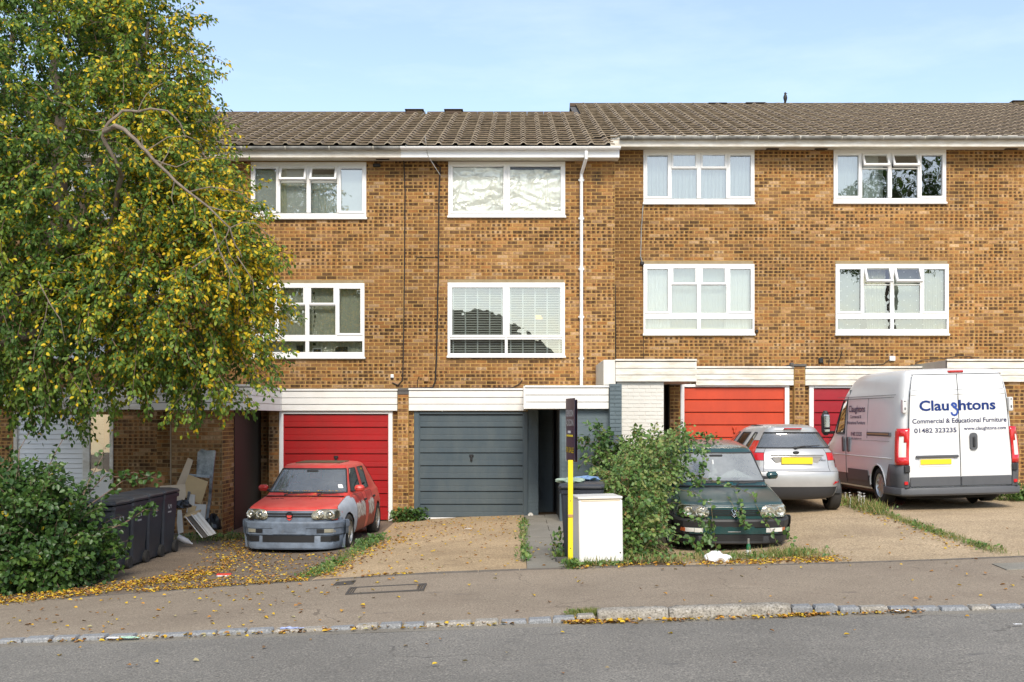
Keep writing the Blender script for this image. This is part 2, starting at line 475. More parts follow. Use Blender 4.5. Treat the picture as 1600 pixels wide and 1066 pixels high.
M['drive2'] = mat_ground('drive_concrete_pale', (.46,.345,.215), (.70,.55,.37), (.24,.175,.115), 42, 0.5, 0.5, 0.8, patches=(.2,.15,.1))
M['tarmac'] = mat_ground('old_tarmac', (.20,.155,.115), (.33,.26,.18), (.12,.095,.075), 55, 0.5, 0.5, 0.7)
M['soil'] = mat_ground('soil', (.13,.09,.055), (.26,.17,.08), (.07,.05,.035), 60, 0.6, 0.6, 1.0)
M['slab'] = mat_ground('path_slab', (.27,.25,.21), (.34,.31,.26), (.17,.16,.13), 80, 0.25, 0.6, 0.3)
M['granite'] = mat_ground('granite', (.37,.335,.28), (.55,.51,.45), (.17,.145,.11), 45, 0.6, 0.7, 0.8)
M['sett'] = mat_ground('sett_stone', (.25,.255,.26), (.42,.42,.41), (.20,.19,.17), 60, 0.3, 0.4, 0.5)
M['sett_pale'] = mat_ground('sett_pale', (.30,.275,.235), (.6,.56,.5), (.3,.26,.21), 60, 0.3, 0.4, 0.5)
M['iron'] = mat_plain('iron', (.075,.065,.055), 0.7, dirt=0.6, dscale=30, fine=0.5)
M['grime'] = mat_ground('gutter_grime', (.25,.225,.185), (.42,.38,.31), (.14,.12,.095), 120, 0.5, 0.7, 0.7)

patch('road', -40, 40, -12, 10.62, M['road'], 40, 20)
patch('gutter_strip', -40, 40, 10.62, 10.83, M['grime'], 60, 2)
patch('pavement', -40, 40, 10.83, 13.98, M['pave'], 60, 12)
patch('far_pavement', -40, 40, -14.5, -12, M['pave'], 20, 3, 0.12)
patch('front_gardens_ground', -40, 40, -60, -14.5, M['tarmac'], 12, 6, 0.1)
# narrow dark edging strip at the back of the pavement, then the drives
ed = MB()
for k in range(56):
    x0 = -14 + k*0.5; x1 = x0 + 0.492
    z0, z1 = gh(x0, 14.0), gh(x1, 14.0)
    h = 0.012 if x0 > -2.6 else 0.004
    vs = [(x0,13.985,z0-.1),(x1,13.985,z1-.1),(x1,14.035,z1-.1),(x0,14.035,z0-.1),(x0,13.985,z0+h),(x1,13.985,z1+h),(x1,14.035,z1+h),(x0,14.035,z0+h)]
    ed.add(vs, [(0,3,2,1),(4,5,6,7),(0,1,5,4),(1,2,6,5),(2,3,7,6),(3,0,4,7)])
ed.build('edging_strip', mat_plain('edging', (.15,.13,.11), 0.9, dirt=0.6), kind='structure')
patch('left_drive', -40, -2.55, 14.035, 26.5, M['tarmac'], 40, 24, wob=0.008)
patch('middle_drive', -2.55, 0.085, 14.035, 24.9, M['drive'], 16, 24, wob=0.006)
patch('path_bed', 0.085, 0.87, 14.035, 26.5, M['soil'], 6, 24, -0.02)
patch('garden_bed', 0.87, 2.05, 14.035, 26.5, M['soil'], 8, 24, 0.0, wob=0.02)
patch('right_drive', 2.05, 5.9, 14.035, 26.5, M['drive2'], 24, 24, wob=0.006)
patch('far_right_drive', 5.9, 40, 14.035, 26.5, M['drive2'], 40, 24, wob=0.006)
# slabs of the grey house's path: each slab a part
path = MB(); path.box(0.09, 0.86, 14.06, 14.07, -0.3, -0.2)
po = path.build('path', M['soil'], kind='structure')
y = 14.06; k = 0
while y < 23.5:
    d = random.choice([0.6, 0.6, 0.45])
    for (a, b) in (((0.09, 0.86),) if k % 3 == 0 else ((0.09, 0.50), (0.51, 0.86))):
        mb = MB(); y1 = y+d-0.012; t = random.uniform(-.004, .004)
        zs = [gh(a, y)+.012+t, gh(b, y)+.012, gh(b, y1)+.012-t, gh(a, y1)+.012]
        vs = [(a,y,zs[0]-.05),(b,y,zs[1]-.05),(b,y1,zs[2]-.05),(a,y1,zs[3]-.05),(a,y,zs[0]),(b,y,zs[1]),(b,y1,zs[2]),(a,y1,zs[3])]
        mb.add(vs, [(0,3,2,1),(4,5,6,7),(0,1,5,4),(1,2,6,5),(2,3,7,6),(3,0,4,7)])
        mb.build('slab', M['slab'], po)
    y += d; k += 1
# setts and kerb stones between pavement and road
kb = MB(); kb.box(-0.2, -0.19, 10.86, 10.87, -0.3, -0.25)
kerb = kb.build('kerb', M['sett'], kind='structure')
rk = random.Random(3)
x = -9.0
while x < 9.0:
    if 0.72 < x < 2.55:
        x = 2.56; continue
    w = rk.uniform(0.19, 0.27)
    if x < 0.72 and x+w > 0.72: w = 0.71-x
    mb = MB()
    zc = gh(x+w/2, 10.9); dip = rk.uniform(-.006, .012)
    top = zc + 0.018 + dip + (0.045*max(0, 1-abs(x-0.72)/0.5) if x < 0.8 else 0.05*max(0, 1-abs(x-2.56)/0.9))
    y0 = 10.80 + rk.uniform(-.012, .012); y1 = 10.93
    c = 0.012
    sl = (gh(x+w, 10.9)-gh(x, 10.9))/2
    vs = []
    for (i, zz) in ((0, top-.12), (0, top-.02), (c, top)):
        for (xx, yy, s) in ((x+i+.004, y0+i, -1), (x+w-i-.004, y0+i, 1), (x+w-i-.004, y1, 1), (x+i+.004, y1, -1)):
            vs.append((xx + rk.uniform(-.003,.003), yy + rk.uniform(-.004,.004), zz + s*sl + rk.uniform(-.002,.002)))
    fs = [(8,9,10,11)] + [(a+4*r, (a+1) % 4+4*r, (a+1) % 4+4*(r+1), a+4*(r+1)) for r in range(2) for a in range(4)]
    mb.add(vs, fs)
    mb.build('sett', M['sett_pale'] if rk.random() < 0.25 else M['sett'], kerb)
    x += w + rk.uniform(0.004, 0.02)
for (a, b) in ((0.735, 1.395), (1.41, 2.545)):
    bm = bmesh.new()
    nx_, n_ = 26, 10
    prof = [(10.79, -.2), (10.785, -.06), (10.79, .06), (10.80, .085), (10.825, .102), (10.86, .108), (10.93, .108), (10.99, .10), (10.995, .05), (10.995, -.1)]
    rows = []
    for i in range(nx_+1):
        xx = a + (b-a)*i/nx_; e = min(i, nx_-i)/2.0; sh = max(0, 1-e)*0.016
        row = []
        for (yy, zz) in prof:
            jj = 0.006 if zz > -.05 else 0
            row.append(bm.verts.new((xx, yy + (sh if yy < 10.9 else -sh) + rk.uniform(-jj, jj), gh(xx, 10.9)+zz-.015-sh*.6 + rk.uniform(-jj, jj)*.8)))
        rows.append(row)
    for i in range(nx_):
        for j in range(len(prof)-1):
            bm.faces.new((rows[i][j], rows[i+1][j], rows[i+1][j+1], rows[i][j+1]))
    bm.faces.new(list(reversed(rows[0]))); bm.faces.new(rows[-1])
    bmesh.ops.recalc_face_normals(bm, faces=bm.faces)
    me = bpy.data.meshes.new('kerb_stone'); bm.to_mesh(me); bm.free()
    me.materials.append(M['granite'])
    for p in me.polygons: p.use_smooth = True
    link(bpy.data.objects.new('kerb_stone', me), kerb)

# service covers in the pavement
def cover(cs, mats, label, frame=True, ribs=True):
    """cs: near left, near right, far right, far left corners"""
    def hit(px, py):
        Y = 12.5
        for _ in range(20): 
            z = gh(PX(px, Y), Y); Y = (CAMZ - z)*F/(py-HY)
        return PX(px, Y), Y
    Q = [Vector(hit(*c)) for c in cs]; ax, ay = Q[0]
    t = thing('service_cover', label, 'manhole cover', (ax, ay, gh(ax, ay)), world=True)
    def corner(u, v):
        x, y = Q[0].lerp(Q[1], u).lerp(Q[3].lerp(Q[2], u), v)
        return (x, y, gh(x, y))
    def strip(mb, u0, u1, v0, v1, z):
        q = [corner(u0,v0), corner(u1,v0), corner(u1,v1), corner(u0,v1)]
        mb.add([(a[0],a[1],a[2]-.01) for a in q]+[(a[0],a[1],a[2]+z) for a in q], [(4,5,6,7),(0,1,5,4),(1,2,6,5),(2,3,7,6),(3,0,4,7)])
    pl = MB(); strip(pl, .1 if ribs else .0, .9 if ribs else 1., .12, .88, .006); pl.build('plate', mats[0], t)
    if frame:
        for (a, b, c, e) in ((0,1,0,.12),(0,1,.88,1),(0,.03,.12,.88),(.97,1,.12,.88)):
            fr = MB(); strip(fr, a, b, c, e, .010); fr.build('frame_bar', mats[1], t)
    if ribs:
        for u in (.045,.075,.91,.94):
            fr = MB(); strip(fr, u, u+.014, .12, .88, .009); fr.build('rib', mats[1], t)
    return t
cover(((539,930),(662,923.3),(667,912.6),(547,918.8)), (M['pave'], M['iron']), 'wide iron framed cover filled with tarmac, in front of the middle drive')
cover(((520,915.8),(551,913.8),(556,908),(527,910.4)), (M['iron'], M['iron']), 'small dark iron cover left of the wide framed cover', True, False)
cover(((1573,891.4),(1640,889),(1625,879),(1550,882)), (M['slab'], M['slab']), 'pale square slab cover at the right end of the pavement', True, False)
# ------------------------------------------------------------------ brickwork
BW, BH = 0.225, 0.075
_bv = {}
def brick_geo(w, h, d=0.016, r=0.5, rg=None):
    """brick face towards -y, five sides, a little crooked; origin at its lower left front"""
    rg = rg or random
    j = lambda: rg.uniform(-.0012, .0012)
    c = 0.003
    vs = [(0+j(),d,0+j()),(w+j(),d,0+j()),(w+j(),d,h+j()),(0+j(),d,h+j()),(c,0+j(),c),(w-c,0+j(),c),(w-c,0+j(),h-c),(c,0+j(),h-c)]
    fs = [(4,5,6,7),(0,1,5,4),(1,2,6,5),(2,3,7,6),(3,0,4,7)]
    uvf = [(0,0),(1,0),(1,1),(0,1)]
    uv = [uvf, [(0,0),(1,0),(1,0),(0,0)], [(1,0),(1,1),(1,1),(1,0)], [(1,1),(0,1),(0,1),(1,1)], [(0,1),(0,0),(0,0),(0,1)]]
    return vs, fs, uv
def brick_variants(mat, key):
    if key not in _bv:
        rg = random.Random(hash(key) % 1000 + 5); out = []
        for k in range(40):
            mb = MB(); vs, fs, uv = brick_geo(BW-.010, BH-.010, rg=rg)
            mb.add(vs, fs, 0, (k+0.5)/40.0, uv)
            out.append(mb.mesh('brick', mat))
        _bv[key] = out
    return _bv[key]
def pick_r(rg):
    return rg.random()
def brick_wall(name, parent, o, U, Nv, length, z0, z1, holes=(), mat='brick', mortar='mortar', n_ind=0, seed=1, label=None, proud=0.007):
    rg = random.Random(seed)
    o = Vector(o); U = Vector(U); Nv = Vector(Nv); Z = Vector((0,0,1))
    # mortar bed with the openings left out
    us = sorted(set([0, length] + [min(max(h[k],0),length) for h in holes for k in (0,1)]))
    zs = sorted(set([z0, z1] + [min(max(h[k],z0),z1) for h in holes for k in (2,3)]))
    mb = MB()
    W = lambda u, z, d: tuple(o + U*u + Nv*d + Z*(z-o.z))
    for a, b in zip(us, us[1:]):
        for c, d in zip(zs, zs[1:]):
            cu, cz = (a+b)/2, (c+d)/2
            if any(h[0] < cu < h[1] and h[2] < cz < h[3] for h in holes): continue
            mb.add([W(a,c,0),W(b,c,0),W(b,d,0),W(a,d,0)], [(0,1,2,3)])
            mb.add([W(a,c,-.1),W(b,c,-.1),W(b,d,-.1),W(a,d,-.1)], [(3,2,1,0)])
    mb.add([W(0,z0,0),W(0,z0,-.1),W(0,z1,-.1),W(0,z1,0)], [(0,3,2,1)])
    mb.add([W(length,z0,0),W(length,z0,-.1),W(length,z1,-.1),W(length,z1,0)], [(0,1,2,3)])
    mb.add([W(0,z1,0),W(length,z1,0),W(length,z1,-.1),W(0,z1,-.1)], [(0,1,2,3)])
    for h in holes:
        mb.add([W(h[0],h[2],0),W(h[0],h[3],0),W(h[0],h[3],-.1),W(h[0],h[2],-.1)], [(3,2,1,0)])
        mb.add([W(h[1],h[2],0),W(h[1],h[3],0),W(h[1],h[3],-.1),W(h[1],h[2],-.1)], [(0,1,2,3)])
        mb.add([W(h[0],h[2],0),W(h[1],h[2],0),W(h[1],h[2],-.1),W(h[0],h[2],-.1)], [(0,1,2,3)])
    wall = mb.build(name, M[mortar], parent)
    if label: wall['label'] = label
    full = []; rest = []
    k0 = int(math.floor(z0/BH)); k1 = int(math.ceil(z1/BH))
    for k in range(k0, k1+1):
        a = k*BH; b = a+BH-.010
        za, zb = max(a, z0+.001), min(b, z1-.001)
        if zb-za < .02: continue
        zc = (za+zb)/2
        segs = [(0.0, length)]
        for h in holes:
            if h[2] < zc < h[3]:
                ns = []
                for s0, s1 in segs:
                    if h[0] > s0: ns.append((s0, min(h[0], s1)))
                    if h[1] < s1: ns.append((max(h[1], s0), s1))
                segs = [q for q in ns if q[1]-q[0] > .02]
        ph = (k % 2)*BW/2 + ((k*37) % 5)*.004
        rowr = rg.random()
        u = -ph
        while u < length:
            u0, u1 = u, u+BW-.010
            for s0, s1 in segs:
                v0, v1 = max(u0, s0+.003), min(u1, s1-.003)
                if v1-v0 > .022:
                    rr = pick_r(rg)
                    if v1-v0 > BW-.012 and zb-za > BH-.012: full.append((v0, za, rr))
                    else: rest.append((v0, v1, za, zb, rr))
            u += BW
    camp = Vector((0, 0, CAMZ))
    full.sort(key=lambda q: (o + U*q[0] + Z*(q[1]-o.z) - camp).length)
    ind, more = full[:n_ind], full[n_ind:]
    Mr = Matrix((U, -Nv, Z)).transposed().to_4x4()
    var = brick_variants(M[mat], mat)
    for (u, z, rr) in ind:
        b = bpy.data.objects.new('brick', var[int(rr*40) % 40])
        COL.objects.link(b); b.parent = wall
        b.matrix_local = Matrix.Translation(o + U*u + Z*(z-o.z) + Nv*(proud+rg.uniform(-.001,.0015))) @ Mr
    mb = MB()
    for (u, z, rr) in more: rest.append((u, u+BW-.010, z, z+BH-.010, rr))
    for (u0, u1, za, zb, rr) in rest:
        vs, fs, uv = brick_geo(u1-u0, zb-za, rg=rg)
        d = proud+rg.uniform(-.001,.0015)
        ww = [tuple(o + U*(u0+v[0]) + Nv*(d-v[1]) + Z*(za+v[2]-o.z)) for v in vs]
        s = (u1-u0)/(BW-.010)
        if s < .8: uv = [[(c[0]*s, c[1]) for c in f] for f in uv]
        mb.add(ww, fs, 0, rr, uv)
    if mb.f:
        st = mb.build('bricks', M[mat], wall, kind='stuff')
    return wall
UX, UY = Vector((1,0,0)), Vector((0,1,0))
def front_wall(name, parent, x0, x1, z0, z1, y, holes=(), **kw):
    hs = [(h[0]-x0, h[1]-x0, h[2], h[3]) for h in holes]
    return brick_wall(name, parent, (x0, y, z0), (1,0,0), (0,-1,0), x1-x0, z0, z1, hs, **kw)
def side_wall(name, parent, x, y0, y1, z0, z1, face, **kw):
    """face +1: looks to +x"""
    if face > 0: return brick_wall(name, parent, (x, y0, z0), (0,1,0), (1,0,0), y1-y0, z0, z1, **kw)
    return brick_wall(name, parent, (x, y1, z0), (0,-1,0), (-1,0,0), y1-y0, z0, z1, **kw)

# ------------------------------------------------------------------ windows
def bar(mb, x0, x1, z0, z1, y, d=0.02, c=0.006):
    mb.rbox(x0, x1, y-d, y+0.05, z0, z1, c)
def ring(x0, x1, z0, z1, w, y, d, mb=None, M_=None, c=0.006, wt=None, wb=None):
    mb = mb or MB(); wt = wt or w; wb = wb or w
    for (a, b, e, f) in ((x0, x1, z1-wt, z1), (x0, x1, z0, z0+wb), (x0, x0+w, z0+wb, z1-wt), (x1-w, x1, z0+wb, z1-wt)):
        mb.rbox(a, b, y-d, y+.03, e, f, c, M=M_)
    return mb
def curtain_sheet(x0, x1, z0, z1, y, folds, amp=0.03, lean=0.0, seed=0, dots=False, gather=0.0):
    rg = random.Random(seed); mb = MB()
    n = max(8, int(folds*8)); rows = 8
    ph = [rg.uniform(0, 6.28) for _ in range(5)]
    vs = []
    for j in range(rows+1):
        t = j/rows; z = z1+(z0-z1)*t
        for i in range(n+1):
            s = i/n
            a = amp*(math.sin(s*folds*6.283+ph[0]+.5*math.sin(t*2+ph[1]))*.6+.4*math.sin(s*folds*2.7*6.283+ph[2]+t))
            xx = x0+(x1-x0)*s + lean*t*(1-s)*(x1-x0) + gather*math.sin(t*3.1)*(s-.5)
            vs.append((xx, y+a*(.4+.6*t), z))
    fs = [(j*(n+1)+i, (j+1)*(n+1)+i, (j+1)*(n+1)+i+1, j*(n+1)+i+1) for j in range(rows) for i in range(n)]
    mb.add(vs, fs)
    return mb
def foil_sheet(x0, x1, z0, z1, y, seed):
    rg = random.Random(seed); mb = MB(); nx, nz = 60, 36
    cr = [(rg.uniform(x0,x1), rg.uniform(z0,z1), rg.gauss(0,.35)+(0 if rg.random()<.75 else 1.4), rg.uniform(.15,.7), rg.uniform(-.03,.028), rg.uniform(.012,.07)) for _ in range(110)]
    vs = []
    for j in range(nz+1):
        for i in range(nx+1):
            x = x0+(x1-x0)*i/nx; z = z0+(z1-z0)*j/nz; d = 0
            for (cx, cz, a, l, h, w) in cr:
                dx, dz = x-cx, z-cz
                u = dx*math.cos(a)+dz*math.sin(a); v = -dx*math.sin(a)+dz*math.cos(a)
                if abs(u) < l: 
                    d += h*max(0, 1-abs(v)/w)*(1-abs(u)/l)
            vs.append((x, y+d, z))
    fs = [(j*(nx+1)+i, j*(nx+1)+i+1, (j+1)*(nx+1)+i+1, (j+1)*(nx+1)+i) for j in range(nz) for i in range(nx)]
    mb.add(vs, fs); return mb
def pane(parent, x0, x1, z0, z1, y, M_=None, m='glass'):
    mb = MB(); vs = [(x0,y,z0),(x1,y,z0),(x1,y,z1),(x0,y,z1)]
    if M_ is not None: vs = [tuple(M_ @ Vector(v)) for v in vs]
    mb.add(vs, [(0,1,2,3)])
    return mb.build('pane', M[m], parent)
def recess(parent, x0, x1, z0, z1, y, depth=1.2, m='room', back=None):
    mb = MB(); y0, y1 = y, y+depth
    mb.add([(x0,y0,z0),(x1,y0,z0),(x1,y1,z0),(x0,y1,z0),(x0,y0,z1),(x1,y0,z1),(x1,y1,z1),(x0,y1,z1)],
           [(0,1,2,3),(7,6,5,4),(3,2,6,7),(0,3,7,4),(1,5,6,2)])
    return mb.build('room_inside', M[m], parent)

def window4(parent, px0, px1, py0, py1, Y, kind, vents, content, seed, old_top=False):
    """four lights across: tall casement, vent over fixed light twice, tall casement; 'low' adds a strip of two lights below"""
    x0, x1, z1, z0 = PX(px0, Y), PX(px1, Y), PZ(py0, Y), PZ(py1, Y)
    w, h = x1-x0, z1-z0
    y = Y-.012
    fr = MB()
    X = lambda f: x0+w*f
    Z = lambda f: z1-h*f
    low = kind == 'low'
    if low: top, vb, mb_, bb, s0, s1 = .040, .285, .695, .735, .780, .925
    else:   top, vb, mb_, bb, s0, s1 = .075, .345, .905, .905, 1, 1
    # outer frame, middle mullion, thin mullions, transom
    ring(x0, x1, z0, z1, .045, y, .03, fr, c=.006, wt=h*top, wb=h*(1-(s1 if low else .915)))
    xm = X(.5); bar(fr, xm-.045, xm+.045, Z(mb_), Z(top), y, .028)
    bar(fr, X(.245)-.022, X(.245)+.022, Z(mb_), Z(top), y, .026)
    bar(fr, X(.755)-.022, X(.755)+.022, Z(mb_), Z(top), y, .026)
    for a, b in ((X(.245)+.022, xm-.045), (xm+.045, X(.755)-.022)):
        bar(fr, a, b, Z(vb)-.028, Z(vb), y, .024)
    if low:
        bar(fr, x0+.045, x1-.045, Z(s0), Z(mb_), y, .03)
        bar(fr, xm-.04, xm+.04, Z(s1), Z(s0), y, .028)
    win = fr.build('window', M['upvc'], parent)
    sl = MB(); sl.rbox(x0-.015, x1+.02, y-.06, y+.02, z0-.028, z0+.018, .008)
    sl.build('sill', M['upvc'], win)
    yg = y+.012
    for a, b, ln in ((x0+.045, X(.245)-.022, 0), (X(.755)+.022, x1-.045, 1)):
        z_a, z_b = Z(mb_), Z(top)
        ring(a-.008, b+.008, z_a-.012, z_b+.008, .05, y, .045).build('casement', M['upvc'], win)
        g = .052
        mb = MB(); mb.box(a+.03, b-.03, y-.052, y-.040, z_b-.055, z_b-.043); mb.build('hood_strip', M['upvc'], win)
        pane(win, a+g-.012, b-g+.012, z_a+g-.016, z_b-g+.012, yg)
    for k, (a, b) in enumerate(((X(.245)+.022, xm-.045), (xm+.045, X(.755)-.022))):
        pane(win, a, b, Z(mb_)+(.0 if low else 0), Z(vb)-.028, yg)
        za, zb = Z(vb)-.004, Z(top)
        op = vents[k]
        T = None
        if op:
            T = Matrix.Translation((0, y-.03, zb)) @ Matrix.Rotation(R(-op), 4, 'X') @ Matrix.Translation((0, -(y-.03), -zb))
        ring(a-.006, b+.006, za-.006, zb+.006, .045, y, .042, M_=T).build('casement', M['upvc'], win)
        pane(win, a+.035, b-.035, za+.035, zb-.035, y-.01, T)
        if op:
            mb = MB()
            for xx in (a+.02, b-.02):
                mb.box(xx-.004, xx+.004, y-.10, y+.0, za+.03, za+.036)
            mb.build('stay', M['black'], win)
    if low:
        pane(win, x0+.045, xm-.04, Z(s1), Z(s0), yg); pane(win, xm+.04, x1-.045, Z(s1), Z(s0), yg)
    zi0, zi1 = z0+.02, z1-.02; yi = Y+.065
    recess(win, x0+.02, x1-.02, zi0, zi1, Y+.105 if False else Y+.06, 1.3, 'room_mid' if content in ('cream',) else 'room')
    if content == 'net':
        curtain_sheet(x0+.03, x1-.03, zi0, zi1-.05, yi+.05, 16, .04, seed=seed).build('net_curtain', M['net'], win)
    elif content == 'netblue':
        curtain_sheet(x0+.03, x1-.03, zi0, zi1-.08, yi+.05, 17, .045, seed=seed).build('net_curtain', M['net_blue'], win)
    elif content == 'netside':
        curtain_sheet(x0+.03, x1-.03, zi0+.1, zi1-.03, yi+.12, 14, .012, seed=seed).build('net_curtain', M['net_blue'], win)
        curtain_sheet(x0+.05, x0+w*.25, zi0, zi1-.03, yi+.04, 4, .03, seed=seed+1).build('curtain', M['net'], win)
        curtain_sheet(x1-w*.26, x1-.1, zi0, zi1-.03, yi+.04, 6, .03, seed=seed+2).build('curtain', M['net'], win)
        mb = MB(); mb.box(x0+.1, x1-.15, yi+.0, yi+.02, zi0, zi0+.14); mb.build('window_board', M['cream'], win)
    elif content == 'paleblind':
        mb = MB(); mb.box(x0+.03, x0+w*.5, yi+.05, yi+.06, zi0, zi1-.12); mb.build('roller_blind', M['upvc'], win)
        mb = MB(); mb.box(x0+w*.76, x1-.03, yi+.05, yi+.06, zi0, zi1-.12); mb.build('roller_blind', M['net'], win)
        curtain_sheet(x0+w*.24, x0+w*.30, zi0, zi1, yi+.03, 1.5, .02, seed=seed+3).build('curtain', M['cream'], win)
        curtain_sheet(x0+w*.42, x0+w*.76, zi0, zi1-.2, yi+.12, 6, .02, seed=seed+5).build('curtain', M['net'], win)
    elif content == 'half':
        curtain_sheet(x0+.03, x0+w*.42, zi0, zi1-.1, yi+.08, 7, .015, seed=seed).build('net_curtain', M['net_blue'], win)
        mb = MB(); mb.box(x0+w*.02, x0+w*.48, yi+.25, yi+.26, zi0, zi1-.25); mb.build('roller_blind', M['net_blue'], win)
    elif content == 'cream':
        curtain_sheet(x0+.03, x1-.03, zi0, zi1-.02, yi+.10, 12, .018, seed=seed).build('net_curtain', M['cream'], win)
        mb = MB(); rg = random.Random(seed)
        xa = x0+w*.545
        for q in range(16):
            zz = zi0+.05+q*.1; a = rg.uniform(-.6,.6)
            mb.box(xa+rg.uniform(-.045,.03), xa+rg.uniform(.0,.05), yi+.055, yi+.060, zz, zz+.055)
        mb.box(xa-.06, xa-.05, yi+.055, yi+.060, zi0, zi1)
        mb.build('patterned_trim', M['black'], win)
        for (fx, fw, fh) in ((.40,.13,.23), (.54,.19,.17), (.74,.25,.20)):
            mb = MB(); mb.box(x0+w*fx, x0+w*fx+fw*1.05, yi+.0, yi+.02, zi0+.02, zi0+.02+fh); 
            o = mb.build('picture_frame', M['upvc'] if fx == .54 else M['black'], win)
            mb = MB(); mb.box(x0+w*fx+.02, x0+w*fx+fw*1.05-.02, yi-.006, yi-.001, zi0+.04, zi0+fh); mb.build('picture', M['room'], win)
        mb = MB(); mb.lathe([(0,-.03),(.03,-.02),(.04,0),(.03,.03),(0,.04)], 10, 'z', (x0+w*.71, yi, zi0+.07)); mb.build('ornament', M['wood'], win, True)
    elif content == 'drape':
        curtain_sheet(x0+w*.02, x0+w*.24, zi0, zi1, yi+.12, 3, .012, seed=seed).build('net_curtain', M['drapenet'], win)
        curtain_sheet(x0+w*.25, x0+w*.46, zi0, zi1, yi+.07, 5, .04, seed=seed+1, lean=.25).build('curtain', M['drape'], win)
        curtain_sheet(x0+w*.51, x0+w*.80, zi0, zi1, yi+.12, 2, .015, seed=seed+2).build('net_curtain', M['drapenet'], win)
        curtain_sheet(x0+w*.80, x0+w*.98, zi0, zi1, yi+.07, 5, .045, seed=seed+3).build('curtain', M['drape'], win)
        mb = MB(); rg = random.Random(4)
        for i in range(17):
            for j in range(7):
                xx = x0+w*(.06+i*.056); zz = zi0+.12+j*.215+(i % 2)*.1
                if zz > zi1-.05: continue
                mb.lathe([(0,-.001),(.014,0)], 6, 'y', (xx, yi+.02, zz))
        mb.build('dot_stickers', M['upvc'], win)
    return win
M['drape'] = mat_cloth('drape', (.60,.58,.45)); M['drapenet'] = mat_cloth('drape_net', (.27,.29,.24))

def window2(parent, px0, px1, py0, py1, Y, low, content, seed):
    x0, x1, z1, z0 = PX(px0, Y), PX(px1, Y), PZ(py0, Y), PZ(py1, Y)
    w, h = x1-x0, z1-z0; y = Y-.012; xm = (x0+x1)/2
    tr = z1-h*.735 if low else z0
    fr = MB(); m_ = M['upvc'] if low else M['upvc']
    ring(x0, x1, z0, z1, .055, y, .03, fr, wt=.06, wb=.07)
    bar(fr, xm-.03, xm+.03, z0+.07, z1-.06, y, .028)
    if low: 
        bar(fr, x0+.055, xm-.03, tr-.055, tr+.0, y, .03); bar(fr, xm+.03, x1-.055, tr-.055, tr+.0, y, .03)
    win = fr.build('window', m_, parent)
    sl = MB(); sl.rbox(x0-.02, x1+.02, y-.06, y+.02, z0-.028, z0+.018, .008); sl.build('sill', m_, win)
    for a, b in ((x0+.055, xm-.03), (xm+.03, x1-.055)):
        za = tr if low else z0+.07
        ring(a-.012, b+.012, za-.012, z1-.055, .055, y, .045).build('casement', m_, win)
        pane(win, a+.035, b-.035, za+.035, z1-.1, y+.012, m='glass_clear' if content == 'foil' else 'glass')
        if low: pane(win, a, b, z0+.07, tr-.055, y+.012)
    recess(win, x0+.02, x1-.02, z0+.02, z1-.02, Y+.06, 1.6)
    yi = Y+.07
    if content == 'foil':
        for k, (a, b) in enumerate(((x0+.08, xm-.02), (xm+.02, x1-.08))):
            foil_sheet(a, b, z0+.10, z1-.11-.05*k, yi-.02, seed+k).build('foil_sheet', M['foil'], win, True)
    else:
        for k, (a, b) in enumerate(((x0+.03, xm-.01), (xm+.01, x1-.03))):
            n = int((h-.06)/.052)
            for i in range(n):
                zz = z1-.05-i*.052
                mb = MB(); T = Matrix.Translation((0, yi+.05, zz)) @ Matrix.Rotation(R(38), 4, 'X')
                mb.box(a, b, -.022, .022, -.001, .001, M=T)
                mb.build('slat', M['blind'], win)
            for i in range(5):
                xx = a+(b-a)*(.07+.215*i)
                mb = MB(); mb.box(xx-.015, xx+.015, yi+.022, yi+.026, z0+.03, z1-.05); mb.build('ladder_tape', M['net'], win)
    return win

